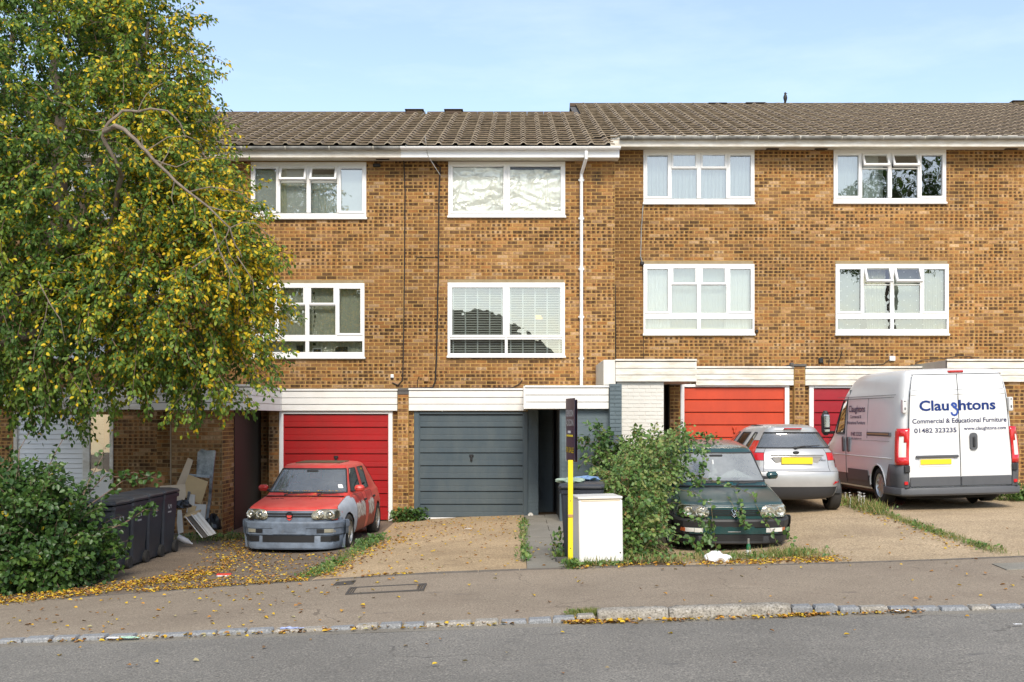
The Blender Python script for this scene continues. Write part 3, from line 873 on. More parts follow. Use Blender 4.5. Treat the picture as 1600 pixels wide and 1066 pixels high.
# ------------------------------------------------------------------ garage doors
def garage_door(parent, px0, px1, Y, ztop, zbot, n, m, frame_px, frame_m, sill_m=None, style='flat', handle=True):
    x0, x1 = PX(px0, Y), PX(px1, Y)
    f0, f1 = PX(frame_px[0], Y), PX(frame_px[1], Y)
    fr = MB()
    fr.rbox(f0, x0, Y-.03, Y+.08, zbot-.1, ztop+.06, .006); fr.rbox(x1, f1, Y-.03, Y+.08, zbot-.1, ztop+.06, .006)
    fr.rbox(x0, x1, Y-.028, Y+.08, ztop, ztop+.06, .006)
    door = fr.build('garage_door', frame_m, parent)
    if sill_m:
        mb = MB(); mb.rbox(x0, x1, Y-.02, Y+.06, zbot-.06, zbot+.03, .005); mb.build('threshold', sill_m, door); zb = zbot+.035
    else: zb = zbot+.01
    H = ztop-zb; ph = H/n
    bk = MB(); bk.box(x0, x1, Y+.05, Y+.07, zb, ztop); bk.build('door_back', M['black'], door)
    for k in range(n):
        a = ztop-(k+1)*ph; b = ztop-k*ph-.012
        mb = MB(); yy = Y+.015
        xa, xb = x0+.008, x1-.008
        if style == 'flat':      # pressed panel: raised flat field with a half-height crease
            mid = a+(b-a)*.42
            prof = [(yy+.02, a), (yy, a+.012), (yy, mid-.006), (yy+.008, mid), (yy+.004, mid+.012), (yy+.001, b-.012), (yy+.02, b)]
        else:
            prof = [(yy+.02, a), (yy+.0, a+.014), (yy+.002, b-.016), (yy+.02, b)]
        vs = []; np_ = len(prof)
        for (xx, e) in ((xa, .012), (xa+.014, 0), (xb-.014, 0), (xb, .012)):
            for (py_, pz) in prof: vs.append((xx, py_+e, pz))
        fs = [(i*np_+j, (i+1)*np_+j, (i+1)*np_+j+1, i*np_+j+1) for i in range(3) for j in range(np_-1)]
        mb.add(vs, fs); mb.build('door_panel', m, door)
    for (xx) in (x0, x1-.02):
        mb = MB(); mb.box(xx, xx+.02, Y+.005, Y+.04, zb, ztop); mb.build('side_channel', m, door)
    if handle:
        zc = (ztop+zb)/2+.16; xc = (x0+x1)/2
        mb = MB(); mb.rbox(xc-.045, xc+.045, Y-.012, Y+.02, zc+.02, zc+.075, .01)
        mb.rbox(xc-.022, xc+.022, Y-.03, Y+.02, zc-.06, zc+.04, .008)
        mb.build('handle', M['black'] if handle == 1 else m, door)
    return door

def boards(name, parent, x0, x1, z0, z1, y, n, m, trim=True, depth=.03, side=0, seed=0, label=None):
    """fascia of horizontal boards: a backing with n boards as parts and a drip trim on top"""
    rg = random.Random(seed)
    bk = MB(); bk.box(x0+.004, x1-.004, y+.002, y+.06, z0+.004, z1-.004)
    o = bk.build(name, M['lead'], parent)
    if label: o['label'] = label
    zt = z1-(.045 if trim else 0)
    h = (zt-z0)/n
    for k in range(n):
        mb = MB(); a = z0+k*h; b = a+h-.010
        t = rg.uniform(-.002, .002)
        mb.rbox(x0, x1, y-depth+rg.uniform(-.002,.002), y, a+t*.5, b+t, .005)
        mb.build('board', m, o)
    if trim:
        mb = MB(); mb.rbox(x0-.01, x1+.01, y-depth-.02, y+.05, z1-.04, z1, .006); mb.build('top_trim', m, o)
    return o

# ------------------------------------------------------------------ roof tiles
YE_L, YE_R = 24.22, 25.60
SL = 0.361
def rz(y): return 7.54 + SL*(y-YE_L)
TW, TG = 0.357, 0.43
tn = math.hypot(1, SL)
def tile_mesh(rr, rg):
    prof = [(0,0),(.160,0),(.205,.040),(.245,.042),(.285,.002),(TW+.006,-.001)]
    ln = TG+.09; th = .016
    vs = []
    for (y_, dz) in ((0, .052), (ln, .004)):
        for (x, z) in prof: vs.append((x, y_, z+dz))
    n = len(prof)
    for (x, z) in prof: vs.append((x, .004, z+.052-.024))
    fs = [(i, i+1, n+i+1, n+i) for i in range(n-1)] + [(2*n+i, 2*n+i+1, i+1, i) for i in range(n-1)]
    mb = MB(); mb.add(vs, fs, 0, rr, None)
    mb.m = [0, 2, 2, 2, 0]+[3, 1, 1, 1, 3]
    return mb
def mat_tile():
    m, nt, bs = new_mat('roof_tile')
    at = N(nt, 'ShaderNodeAttribute', attribute_name='rnd').outputs['Fac']
    oi = N(nt, 'ShaderNodeObjectInfo').outputs['Random']
    c = ramp(nt, at, [(0, (.080,.050,.030)), (.3, (.100,.062,.038)), (.6, (.062,.040,.026)), (.85, (.09,.065,.04)), (1, (.12,.08,.05))])
    n1 = noise_node(nt, 1.6, 8, .7)
    c = mixc(nt, math_n(nt, 'MULTIPLY', ramp(nt, n1, [(.45,0),(.68,1)]), .6), c, (.115,.105,.035))
    n2 = noise_node(nt, 14, 6, .75)
    c = mixc(nt, math_n(nt, 'MULTIPLY', ramp(nt, n2, [(.48,0),(.68,1)]), .6), c, (.065,.055,.045))
    c = mixc(nt, math_n(nt, 'MULTIPLY', ramp(nt, noise_node(nt, 7, 6, .8), [(.58,0),(.68,1)]), .7), c, (.17,.14,.10))
    L(nt, c, bs.inputs['Base Color']); bs.inputs['Roughness'].default_value = .9
    bump(nt, bs, noise_node(nt, 60, 5, .7), .5, .008)
    return m
M['tile'] = mat_tile()
M['tile_edge'] = mat_plain('tile_edge', (.60,.50,.38), .9, dirt=.8, dscale=8, dirtcol=(.10,.075,.05))  # light catching the tile ends is put into this paler colour
M['tile_edge2'] = mat_plain('tile_pan_edge', (.42,.33,.23), .9, dirt=.8, dscale=8, dirtcol=(.06,.05,.035))  # pan ends likewise coloured paler, as if lit
M['tile_clean'] = mat_plain('tile_roll', (.18,.13,.085), .9, dirt=.9, dscale=5, dirtcol=(.065,.05,.035))
_tiles = []
_rt = random.Random(9)
for k in range(14): _tiles.append(tile_mesh((k+.5)/14, _rt))
TM = [M['tile'], M['tile_edge'], M['tile_clean'], M['tile_edge2']]
_tile_me = [t.mesh('tile', TM) for t in _tiles]
T_SL = Matrix.Rotation(math.atan(SL), 4, 'X')
def roof(parent, x0, x1, ye, yr, n_ind, col0=-13.0):
    """tiled slope; the tile grid runs through from house to house"""
    up = MB()
    up.add([(x0,ye+.03,rz(ye+.03)-.03),(x1,ye+.03,rz(ye+.03)-.03),(x1,yr,rz(yr)-.03),(x0,yr,rz(yr)-.03)], [(0,1,2,3)])
    # rear slope
    up.add([(x0,yr,rz(yr)-.03),(x1,yr,rz(yr)-.03),(x1,yr+6,rz(yr)-2.2),(x0,yr+6,rz(yr)-2.2)], [(0,1,2,3)])
    rf = up.build('roof', M['lead'], parent)
    lst = []
    c0 = int(math.floor((x0-col0)/TW)); c1 = int(math.ceil((x1-col0)/TW))
    rows = int((yr-ye)*tn/TG)
    for r in range(rows+1):
        y = ye + r*TG/tn
        if y+TG/tn*.5 > yr: continue
        for c in range(c0, c1+1):
            x = col0+c*TW
            if x < x0-.18 or x > x1-.18: continue
            lst.append((x, y))
    lst.sort(key=lambda q: q[1]*3+abs(q[0]))
    rg = random.Random(int(x0*10))
    ind = lst[:n_ind]; rest = lst[n_ind:]
    for (x, y) in ind:
        o = bpy.data.objects.new('tile', rg.choice(_tile_me)); COL.objects.link(o); o.parent = rf
        o.matrix_local = Matrix.Translation((x, y, rz(y)+rg.uniform(-.003,.003))) @ T_SL @ Matrix.Rotation(rg.uniform(-.008,.008), 4, 'Z')
    mb = MB()
    for (x, y) in rest:
        t = rg.choice(_tiles); T = Matrix.Translation((x, y, rz(y)+rg.uniform(-.003,.003))) @ T_SL @ Matrix.Rotation(rg.uniform(-.008,.008), 4, 'Z')
        b = len(mb.v); mb.v += [tuple(T @ Vector(v)) for v in t.v]
        for f, m_, r_ in zip(t.f, t.m, t.r):
            mb.f.append(tuple(b+i for i in f)); mb.m.append(m_); mb.r.append(r_); mb.uv.append(None)
    mb.build('tiles', TM, rf, kind='stuff')
    # ridge tiles
    x = x0
    while x < x1-.1:
        w = min(.45, x1-x); mb = MB()
        vs = []; 
        for xx in (x+.004, x+w-.006):
            for k in range(7):
                a = math.pi*k/6
                vs.append((xx, yr-math.cos(a)*.14, rz(yr)-.06+math.sin(a)*.13))
        fs = [(k, 7+k, 8+k, k+1) for k in range(6)] + [tuple(range(7)), tuple(reversed(range(7, 14)))]
        mb.add([(a, b+.0, c+rg.uniform(-.001,.001)) for a, b, c in vs], fs, 0, rg.random())
        mb.build('ridge_tile', M['tile'], rf); x += w
    return rf
def raised_vent(rf, px0, px1, py, yr):
    x0, x1 = PX(px0, yr), PX(px1, yr); z = rz(yr)
    mb = MB(); mb.rbox(x0, x1, yr-.14, yr+.14, z-.04, PZ(py, yr)-.055, .02); mb.build('ridge_vent', M['tile'], rf)
    mb = MB(); mb.rbox(x0-.03, x1+.03, yr-.17, yr+.17, PZ(py, yr)-.055, PZ(py, yr)-.03, .01); mb.build('vent_cap', M['tile'], rf)

def gutter(parent, x0, x1, y, z, m, name='gutter', rad=.06):
    mb = MB(); n = 10
    vs = []
    for xx in (x0, x1):
        for rr in (rad, rad-.006):
            for k in range(n+1):
                a = math.pi*k/n
                vs.append((xx, y-math.cos(a)*rr, z-math.sin(a)*rr))
    q = n+1
    fs = []
    for k in range(n):
        fs.append((k, k+1, 2*q+k+1, 2*q+k)); fs.append((q+k+1, q+k, 3*q+k, 3*q+k+1))
    fs.append((0, 2*q, 3*q, q)); fs.append((n, q+n, 3*q+n, 2*q+n))
    fs += [tuple(range(q)), tuple(reversed(range(2*q, 3*q)))]
    mb.add(vs, fs)
    g = mb.build(name, m, parent, True)
    return g
def bracket(g, x, y, z, m, rad=.066, w=.03):
    mb = MB(); n = 8; vs = []
    for xx in (x-w/2, x+w/2):
        for k in range(n+1):
            a = math.pi*k/n; vs.append((xx, y-math.cos(a)*rad, z-math.sin(a)*rad))
    mb.add(vs, [(k, k+1, n+2+k, n+1+k) for k in range(n)])
    mb.build('bracket', m, g)

# ------------------------------------------------------------------ the terrace
YL, YR_ = 24.7, 26.1
XA0, XAB, XBC, XCD, XDE, XEF, XF1 = -11.6, -7.05, -2.50, 2.04, 5.92, 10.3, 14.6
RIDL, RIDR = 31.2, 33.9
SOFL = PZ(252, YL); SOFR = PZ(234.5, YR_)
H = {}
G = 'terraced houses in the row'
H['A'] = thing('terraced_house', 'brick terraced house mostly hidden behind the tree, with white slatted garage front at far left', 'house', (-9.3, 24.7, -.5), group=G, world=True)
H['B'] = thing('terraced_house', 'brick terraced house with the crimson garage door behind the patched red hatchback', 'house', (-4.8, 24.7, -.3), group=G, world=True)
H['C'] = thing('terraced_house', 'brick terraced house with slate grey garage door and foil in its top window', 'house', (-.2, 24.7, -.2), group=G, world=True)
H['D'] = thing('terraced_house', 'brick terraced house with orange garage door and white painted porch wall', 'house', (4.0, 26.1, .3), group=G, world=True)
H['E'] = thing('terraced_house', 'brick terraced house with dark red garage door behind the white van', 'house', (8.1, 26.1, .4), group=G, world=True)
H['F'] = thing('terraced_house', 'narrow strip of brick terraced house at the far right edge, no window in view', 'house', (12.4, 26.1, .5), group=G, world=True)

def upper(h, x0, x1, y, zb, zt, wins, n, seed):
    hs = [(PX(a, y)-.0, PX(b, y)+.0, PZ(d, y), PZ(c, y)) for (a, b, c, d) in wins]
    return front_wall('upper_wall', h, x0, x1, zb, zt, y, hs, n_ind=n, seed=seed)
ZBL = PZ(612, YL); ZBR = PZ(580, YR_)
wA = [(70, 250, 254, 342), (70, 250, 443, 559)]
wB = [(392.5, 572.5, 254, 341.5), (391, 569.7, 443, 559.2)]
wC = [(700.5, 883, 253, 339), (699.5, 882.5, 442, 557.5)]
wD = [(1005, 1178.4, 234, 318.4), (1005, 1178.4, 413, 523)]
wE = [(1302, 1477.5, 234, 317.5), (1305, 1481.5, 413, 523)]
upper(H['A'], XA0, XAB, YL, ZBL, SOFL, wA, 0, 1)
upper(H['B'], XAB, XBC, YL, ZBL, SOFL, wB, 300, 2)
upper(H['C'], XBC, XCD, YL, ZBL, SOFL, wC, 300, 3)
upper(H['D'], XCD-.1, XDE, YR_, ZBR, SOFR, wD, 300, 4)
upper(H['E'], XDE, XEF, YR_, ZBR, SOFR, wE, 300, 5)
upper(H['F'], XEF, XF1, YR_, ZBR, SOFR, [], 300, 6)
for (a, b, c, d), k, ct in zip(wA, ('top', 'low'), ('netblue', 'net')):
    window4(H['A'], a, b, c, d, YL, k, (0, 0), ct, 10)
window4(H['B'], *wB[0], YL, 'top', (24, 24), 'paleblind', 21)
window4(H['B'], *wB[1], YL, 'low', (0, 0), 'cream', 22)
window2(H['C'], *wC[0], YL, False, 'foil', 31)
window2(H['C'], *wC[1], YL, True, 'blind', 32)
window4(H['D'], *wD[0], YR_, 'top', (0, 0), 'netblue', 41)
window4(H['D'], *wD[1], YR_, 'low', (0, 0), 'netside', 42)
window4(H['E'], *wE[0], YR_, 'top', (28, 28), 'half', 51)
window4(H['E'], *wE[1], YR_, 'low', (30, 30), 'drape', 52)
# flat concrete lintels above the lower windows
for h, w_, y in (('B', wB[1], YL), ('C', wC[1], YL), ('D', wD[1], YR_), ('E', wE[1], YR_)):
    mb = MB(); mb.rbox(PX(w_[0], y), PX(w_[1]-1.5, y), y-.018, y+.0, PZ(w_[2]-.3, y), PZ(w_[2]-5, y), .003); mb.build('lintel', M['lintel'], H[h])
# interiors closed off: rear and end walls
for h, x0, x1, y in (('A', XA0, XAB, YL), ('B', XAB, XBC, YL), ('C', XBC, XCD, YL), ('D', XCD, XDE, YR_), ('E', XDE, XEF, YR_), ('F', XEF, XF1, YR_)):
    yr = RIDL if y == YL else RIDR
    mb = MB(); yb = yr+5.9; z1 = rz(yr)-2.3
    mb.box(x0+.01, x1-.01, yb, yb+.1, -.8, z1); mb.build('rear_wall', M['mortar'], H[h])
    if h in 'AF':
        xx = x0 if h == 'A' else x1
        mb = MB(); mb.add([(xx, y, -.8), (xx, yb, -.8), (xx, yb, z1), (xx, yr, rz(yr)-.05), (xx, y, rz(y)-.05)], [(0,1,2,3,4)]); mb.build('gable_wall', M['mortar'], H[h])

# roofs, gutters, fascias, soffits
rA = roof(H['A'], XA0, XAB, YE_L, RIDL, 0)
rB = roof(H['B'], XAB, XBC, YE_L, RIDL, 300)
rC = roof(H['C'], XBC, 1.47, YE_L, RIDL, 300)
# the part of the grey house's slope that runs on up into the higher neighbour
def extra_slope(parent, x0, x1, ya, yb_, n):
    return roof(parent, x0, x1, ya, yb_, n)
_e = roof(H['D'], 1.47, XDE, YE_R, RIDR, 300)
_f = roof(H['E'], XDE, XEF, YE_R, RIDR, 300)
_g = roof(H['F'], XEF, XF1, YE_R, RIDR, 300)
# front skirt of the lower block between its own eaves and the neighbour's
mb = MB(); rg = random.Random(77)
for r in range(3):
    y = YE_L + r*TG/tn
    for c in range(0, 60):
        x = -13.0+c*TW
        if 1.47-.18 <= x <= 2.06-.18+.0:
            t = rg.choice(_tiles); T = Matrix.Translation((x, y, rz(y))) @ T_SL
            b = len(mb.v); mb.v += [tuple(T @ Vector(v)) for v in t.v]
            for f, m_, r_ in zip(t.f, t.m, t.r): mb.f.append(tuple(b+i for i in f)); mb.m.append(m_); mb.r.append(r_); mb.uv.append(None)
mb.build('eaves_tiles', TM, rC, kind='stuff')
raised_vent(rB, 635, 661, 171, RIDL); raised_vent(rC, 696, 722, 171, RIDL)
raised_vent(_e, 1107, 1133, 161, RIDR); raised_vent(_e, 1165, 1193, 160.5, RIDR)
raised_vent(_g, 1580, 1604, 157.5, RIDR)
mb = MB(); z = rz(RIDL)
mb.rbox(1.44, 1.50, RIDL-.2, RIDR, z-.2, z+.0, .01); 
for (h, x0, x1, yw, ye, sof, fpx, gm, fm, gz, gy) in (
    ('A', XA0, XAB, YL, YE_L, SOFL, (240,246.5), 'gutter_old', 'board_old', 229.5, 0),
    ('B', XAB, XBC-.0, YL, YE_L, SOFL, (240,246.5), 'gutter_old', 'board_old', 229.5, 0),
    ('C', XBC, 2.10, YL, YE_L, SOFL, (240,246.5), 'upvc', 'upvc', 229.5, 0),
    ('D', 2.02, XDE, YR_, YE_R, SOFR, (222,229.5), 'gutter_old', 'board_old', 213.5, 0),
    ('E', XDE, XEF, YR_, YE_R, SOFR, (222,229.5), 'gutter_old', 'board_old', 213.5, 0),
    ('F', XEF, XF1, YR_, YE_R, SOFR, (222,229.5), 'gutter_old', 'board_old', 213.5, 0)):
    yf = ye+.06
    z0 = PZ(fpx[1], yf); z1 = PZ(fpx[0]-10, yf)
    fa = MB(); fa.rbox(x0, x1, yf-.02, yf+.0, z0, z1, .004); fo = fa.build('fascia_board', M[fm], H[h])
    so = MB(); so.box(x0, x1-(0 if h != 'C' else .0), yf, yw+.0, z0+.004, z0+.016); 
    so.v = [(x, y_, (z0 if y_ < yf+.01 else sof)+(.012 if k_ > 3 else 0)) for k_, (x, y_, z_) in enumerate(so.v)]
    so.build('soffit', M['soffit'], H[h])
    gx1 = x1 + (.03 if h == 'C' else 0)
    gz_ = PZ(gz, ye-.05)
    if h == 'C': gx1 = 2.12
    if h == 'D': x0 = 2.12*YE_R/YE_L-.02
    g = gutter(H[h], x0, gx1, ye-.05, gz_, M[gm])
    xx = x0+.3
    while xx < gx1:
        bracket(g, xx, ye-.05, gz_, M['upvc_old'] if gm != 'upvc' else M['upvc'])
        xx += .92
# soffit air vents seen dark
for (h, px, y_) in (('D', 1207, YE_R), ('D', 1283, YE_R), ('E', 1580, YE_R), ('B', 598, YE_L)):
    z = PZ(231.5 if h != 'B' else 249, 25.8 if h != 'B' else 24.5)
    yy = 25.85 if h != 'B' else 24.45
    mb = MB(); mb.box(PX(px, yy)-.14, PX(px, yy)+.14, yy-.04, yy+.04, z-.02, z-.008); mb.build('soffit_vent', M['black'], H[h])
# the grey house's downpipe
mb = MB(); yy = 24.60; xg = PX(916, 24.17)
mb.tube([(xg, 24.17, PZ(236, 24.17)), (xg, 24.17, PZ(247, 24.17)), (PX(908.5, yy), yy, PZ(272, yy)), (PX(908.5, yy), yy, PZ(604, yy))], .036, 12)
dp = mb.build('downpipe', M['upvc'], H['C'], True)
for py in (281, 341, 420, 495, 560):
    mb = MB(); x = PX(908.5, yy); z = PZ(py, yy); mb.lathe([(.036,-.05),(.043,-.045),(.043,.045),(.036,.05)], 12, 'z', (x, yy, z)); mb.box(x-.06, x+.06, yy+.02, yy+.09, z-.018, z+.018)
    mb.build('pipe_clip', M['upvc'], dp, True)
# ------------------------------------------------------------------ ground floors
YG = 23.8      # garage plane of the lower block
YGR = 24.4     # garage plane of the upper block
def pxs(a, b, y): return PX(a, y), PX(b, y)
zT = PZ(607, YG-.1)
def flat_roof(h, x0, x1, y0, y1, z, name='flat_roof'):
    mb = MB(); mb.box(x0, x1, y0, y1, z-.10, z-.01); return mb.build(name, M['felt'], H[h])
def flashing(h, x0, x1, y, z):
    mb = MB(); mb.rbox(x0, x1, y-.02, y+.0, z-.0, z+.07, .004); mb.build('flashing', M['lead'], H[h])

# --- B and C garage fronts, the pier between them
zg = PZ(647, YG)
# B
x0b, x1b = pxs(420, 436.5, YG)
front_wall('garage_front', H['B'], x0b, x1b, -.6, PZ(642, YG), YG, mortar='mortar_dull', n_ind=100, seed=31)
x0, x1 = pxs(613.5, 621.5, YG)
front_wall('garage_side_strip', H['B'], x0, x1, -.6, PZ(642, YG), YG+.03, n_ind=0, seed=32)
garage_door(H['B'], 443, 607, YG, PZ(647, YG), -.30, 8, M['red_door'], (436.5, 613.5), M['upvc'])
boards('garage_fascia', H['B'], PX(439, YG-.1), PX(620.7, YG-.1), PZ(642, YG-.1), PZ(608, YG-.1), YG-.06, 3, M['board_white'], seed=1)
flat_roof('B', PX(439, YG), PX(621, YG), YG-.05, YL, PZ(608.5, YG-.1))
# pier
yp = YG-.12
x0, x1 = pxs(621.5, 638, yp)
pier = brick_wall('pier', H['B'], (x0, yp, -.6), (1,0,0), (0,-1,0), x1-x0, -.6, PZ(617, yp), n_ind=100, seed=33)
mb = MB(); mb.box(x0+.004, x1-.004, yp+.1, YL, -.6, PZ(617, yp)-.01); mb.build('pier_core', M['mortar'], H['B'])
mb = MB(); mb.rbox(x0-.0, x1+.0, yp-.012, YL-.01, PZ(617, yp)+.003, PZ(611.5, yp), .006); mb.rbox(x0, x1, yp-.02, YL-.01, PZ(611, yp), PZ(606.5, yp), .006); mb.build('pier_cap', M['lead'], H['B'])
# C
x0, x1 = pxs(638, 647, YG)
front_wall('garage_side_strip', H['C'], x0, x1, -.6, PZ(642, YG), YG+.0, n_ind=60, seed=34)
garage_door(H['C'], 655, 818, YG, PZ(647.5, YG), PZ(811, YG), 8, M['grey_door'], (647, 825), M['grey_door'], M['upvc'], handle=1)
boards('garage_fascia', H['C'], PX(638.5, YG-.1), PX(822, YG-.1), PZ(642, YG-.1), PZ(607, YG-.1), YG-.06, 3, M['board_white'], seed=2)
flat_roof('C', PX(638, YG), PX(822, YG), YG-.05, YL, PZ(607.5, YG-.1))
# pilaster beside the grey door, painted; recess wall; door in the dark return
x0, x1 = pxs(825, 841, YG)
front_wall('painted_pilaster', H['C'], x0, x1, -.6, PZ(640, YG), YG, mat='brick_grey', mortar='brick_grey', n_ind=100, seed=35, proud=.004)
side_wall('painted_pilaster_side', H['C'], x1+.001, YG+.012, YL-.02, -.6, PZ(640, YG), 1, mat='brick_grey', mortar='brick_grey', n_ind=0, seed=36, proud=.004)
x0, x1 = PX(841, YG)-.05, PX(863.5, YL-.05)
front_wall('recess_wall', H['C'], x0, x1, -.6, 2.5, YL-.05, mat='brick_grey', mortar='brick_grey', n_ind=0, seed=37, proud=.004)
mb = MB(); mb.rbox(PX(863.5, YL-.1), PX(867, YL-.1)-.01, YL-.12, YL+.3, -.6, 2.4, .01); mb.build('door_frame', M['black'], H['C'])
YP = 21.6
xw0, xw1 = PX(875, YP), PX(952.5, YP)
# passage behind: dark front door inside
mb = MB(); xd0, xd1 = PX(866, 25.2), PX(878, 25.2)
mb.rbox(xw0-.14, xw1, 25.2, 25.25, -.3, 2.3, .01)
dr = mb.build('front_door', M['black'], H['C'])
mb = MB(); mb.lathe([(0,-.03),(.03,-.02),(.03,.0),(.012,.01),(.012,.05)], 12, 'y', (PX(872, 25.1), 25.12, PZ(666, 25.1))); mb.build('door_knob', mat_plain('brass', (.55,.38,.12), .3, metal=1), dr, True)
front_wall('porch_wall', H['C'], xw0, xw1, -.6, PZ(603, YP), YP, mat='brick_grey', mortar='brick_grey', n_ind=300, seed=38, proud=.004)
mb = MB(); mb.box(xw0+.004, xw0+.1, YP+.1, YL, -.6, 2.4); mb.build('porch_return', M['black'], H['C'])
mb = MB(); mb.box(xw0-.006, xw0+.03, YP-.014, YP+.05, -.4, PZ(640, YP)); mb.build('corner_trim', M['grey_door'], H['C'])
xp0, xp1 = PX(952.5, 21.4), PX(971.5, 21.4)
brick_wall('porch_pier', H['C'], (xp0, 21.4, -.6), (1,0,0), (0,-1,0), xp1-xp0, -.6, PZ(600, 21.4), mat='brick_grey', mortar='brick_grey', n_ind=100, seed=39, proud=.012)
mb = MB(); mb.box(xp0+.003, xp1-.003, 21.5, YL, -.6, PZ(600.5, 21.4)); mb.build('pier_core', M['brick_grey'], H['C'])
boards('porch_fascia', H['C'], PX(820.6, 21.5), PX(951, 21.5), PZ(639, 21.5), PZ(602.5, 21.5), 21.5, 3, M['board_white'], seed=3)
mb = MB(); mb.box(PX(820.6, 21.5)+.01, PX(951, 21.5)-.01, 21.5+.06, YL, PZ(638.5, 21.5)+.0, PZ(603.5, 21.5)); mb.build('porch_roof', M['soffit'], H['C'])
x_ = PX(820.6, 21.5)
mb = MB(); mb.box(x_-.03, x_+.004, 21.47, YG-.05, PZ(639, 21.5), PZ(603, 21.5)); mb.build('porch_end_board', M['board_white'], H['C'])
mb = MB(); mb.rbox(PX(825, 23.5), PX(833, 23.5), 23.35, 23.6, -.3, PZ(802, 23.4), .03); mb.build('stone_lump', M['brick_white'], H['C'])

# --- B porch wing (left) with its brick corner
YB0, YB1 = 21.1, 21.95
xa, xc = PX(268, YB0), PX(347, YB0)
zB = PZ(640, YB0)
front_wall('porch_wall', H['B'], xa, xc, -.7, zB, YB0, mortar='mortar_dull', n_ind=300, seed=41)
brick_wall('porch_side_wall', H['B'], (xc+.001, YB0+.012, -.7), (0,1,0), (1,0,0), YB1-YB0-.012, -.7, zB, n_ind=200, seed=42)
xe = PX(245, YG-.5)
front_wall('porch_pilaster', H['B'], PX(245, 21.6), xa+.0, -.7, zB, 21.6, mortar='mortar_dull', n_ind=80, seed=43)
mb = MB(); mb.tube([(PX(267.5, 21.3), 21.3, -.4), (PX(267.5, 21.3), 21.3, zB)], .022, 8); mb.build('waste_pipe', mat_plain('pipe_buff', (.40,.31,.22), .6, dirt=.3), H['B'], True)
# porch doorway behind, dark
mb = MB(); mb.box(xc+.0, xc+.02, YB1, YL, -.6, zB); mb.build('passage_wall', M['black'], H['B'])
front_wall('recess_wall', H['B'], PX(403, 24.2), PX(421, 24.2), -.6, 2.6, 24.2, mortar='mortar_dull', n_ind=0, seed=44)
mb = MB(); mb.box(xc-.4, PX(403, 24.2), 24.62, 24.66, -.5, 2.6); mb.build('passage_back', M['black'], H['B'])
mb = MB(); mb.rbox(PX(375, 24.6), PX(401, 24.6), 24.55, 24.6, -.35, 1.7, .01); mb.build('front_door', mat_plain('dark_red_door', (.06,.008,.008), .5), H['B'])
XR_ = PX(439, YG-.15)
boards('porch_fascia', H['B'], PX(238, YB0), XR_, PZ(641, YB0), PZ(601, YB0), YB0-.02, 3, M['board_white'], seed=4)
for k in range(3):
    za = PZ(641, YB0)+k*.137; mb = MB(); mb.rbox(XR_-.02, XR_+.006, YB0-.03, YG-.1, za, za+.128, .004); mb.build('return_board', M['board_white'], H['B'])
mb = MB(); mb.rbox(XR_-.03, XR_+.012, YB0-.04, YG-.1, PZ(641, YB0)+.42, PZ(601, YB0), .004); mb.build('return_trim', M['board_white'], H['B'])
mb = MB(); mb.box(PX(238, YB0)+.02, XR_-.025, YB0+.05, YL, PZ(640, YB0), PZ(604, YB0)); mb.build('porch_roof', M['soffit'], H['B'])

# --- A: white slatted front
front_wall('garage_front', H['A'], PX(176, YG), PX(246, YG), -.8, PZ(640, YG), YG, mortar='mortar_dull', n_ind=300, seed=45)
front_wall('garage_side_strip', H['A'], XA0, PX(22, YG), -.9, PZ(640, YG), YG, n_ind=100, seed=46)
mb = MB()
xs = [PX(p, YG) for p in (22, 28, 130, 141, 172, 177.5)]
zt = PZ(648, YG); zb = -.62
mb.rbox(xs[0], xs[1], YG-.04, YG+.06, zb, zt+.06, .008); mb.rbox(xs[2], xs[3], YG-.04, YG+.06, zb, zt+.06, .008); mb.rbox(xs[4], xs[5], YG-.04, YG+.06, zb, zt+.06, .008)
mb.rbox(xs[0], xs[5], YG-.05, YG+.06, zt+.061, zt+.13, .008)
gd = mb.build('garage_door', M['board_old'], H['A'])
def slats(xa_, xb_, y, n, m):
    hh = (zt-zb)/n
    for k in range(n):
        mb = MB(); a = zb+k*hh
        mb.add([(xa_,y,a),(xb_,y,a),(xb_,y+.016,a+hh-.008),(xa_,y+.016,a+hh-.008),(xa_,y+.03,a+hh-.004),(xb_,y+.03,a+hh-.004),(xa_,y+.03,a),(xb_,y+.03,a)],
               [(0,1,2,3),(3,2,5,4),(1,0,6,7)])
        mb.build('slat', m, gd)
slats(xs[1], xs[2], YG, 25, M['upvc'])
slats(xs[3], xs[4], YG+.10, 25, M['cream'])
mb = MB(); mb.box(xs[1], xs[4], YG+.14, YG+.16, zb, zt); mb.build('door_back', M['black'], gd)
mb = MB(); mb.box(PX(161, YG), PX(168, YG), YG+.03, YG+.06, PZ(708, YG), zt); mb.build('brown_post', M['wood'], gd)
mb = MB(); mb.box(PX(160, YG), PX(171, YG), YG+.02, YG+.05, PZ(738, YG), PZ(710, YG)); mb.build('grey_box', M['lead'], gd)
mb = MB(); mb.prism([(PX(143,YG),PZ(708,YG)),(PX(171,YG),PZ(708,YG)),(PX(160,YG),PZ(698,YG)),(PX(150,YG),PZ(688,YG)),(PX(143,YG),PZ(687,YG))], YG+.01, YG+.06); mb.build('pale_green_sheet', mat_plain('pale_green', (.45,.62,.55), .5), gd)
mb = MB(); mb.rbox(xs[3], xs[4], YG-.02, YG+.04, zb, PZ(738, YG), .01); mb.build('lower_panel', M['board_white'], gd)
pane(gd, xs[3], xs[4], PZ(738, YG), zt, YG-.0)
boards('garage_fascia', H['A'], PX(5, YG-.1), PX(240, YG-.1), PZ(640, YG-.1), PZ(606, YG-.1), YG-.06, 3, M['board_old'], seed=5)
flat_roof('A', XA0, PX(245, YG), YG-.05, YL, PZ(607, YG-.1))

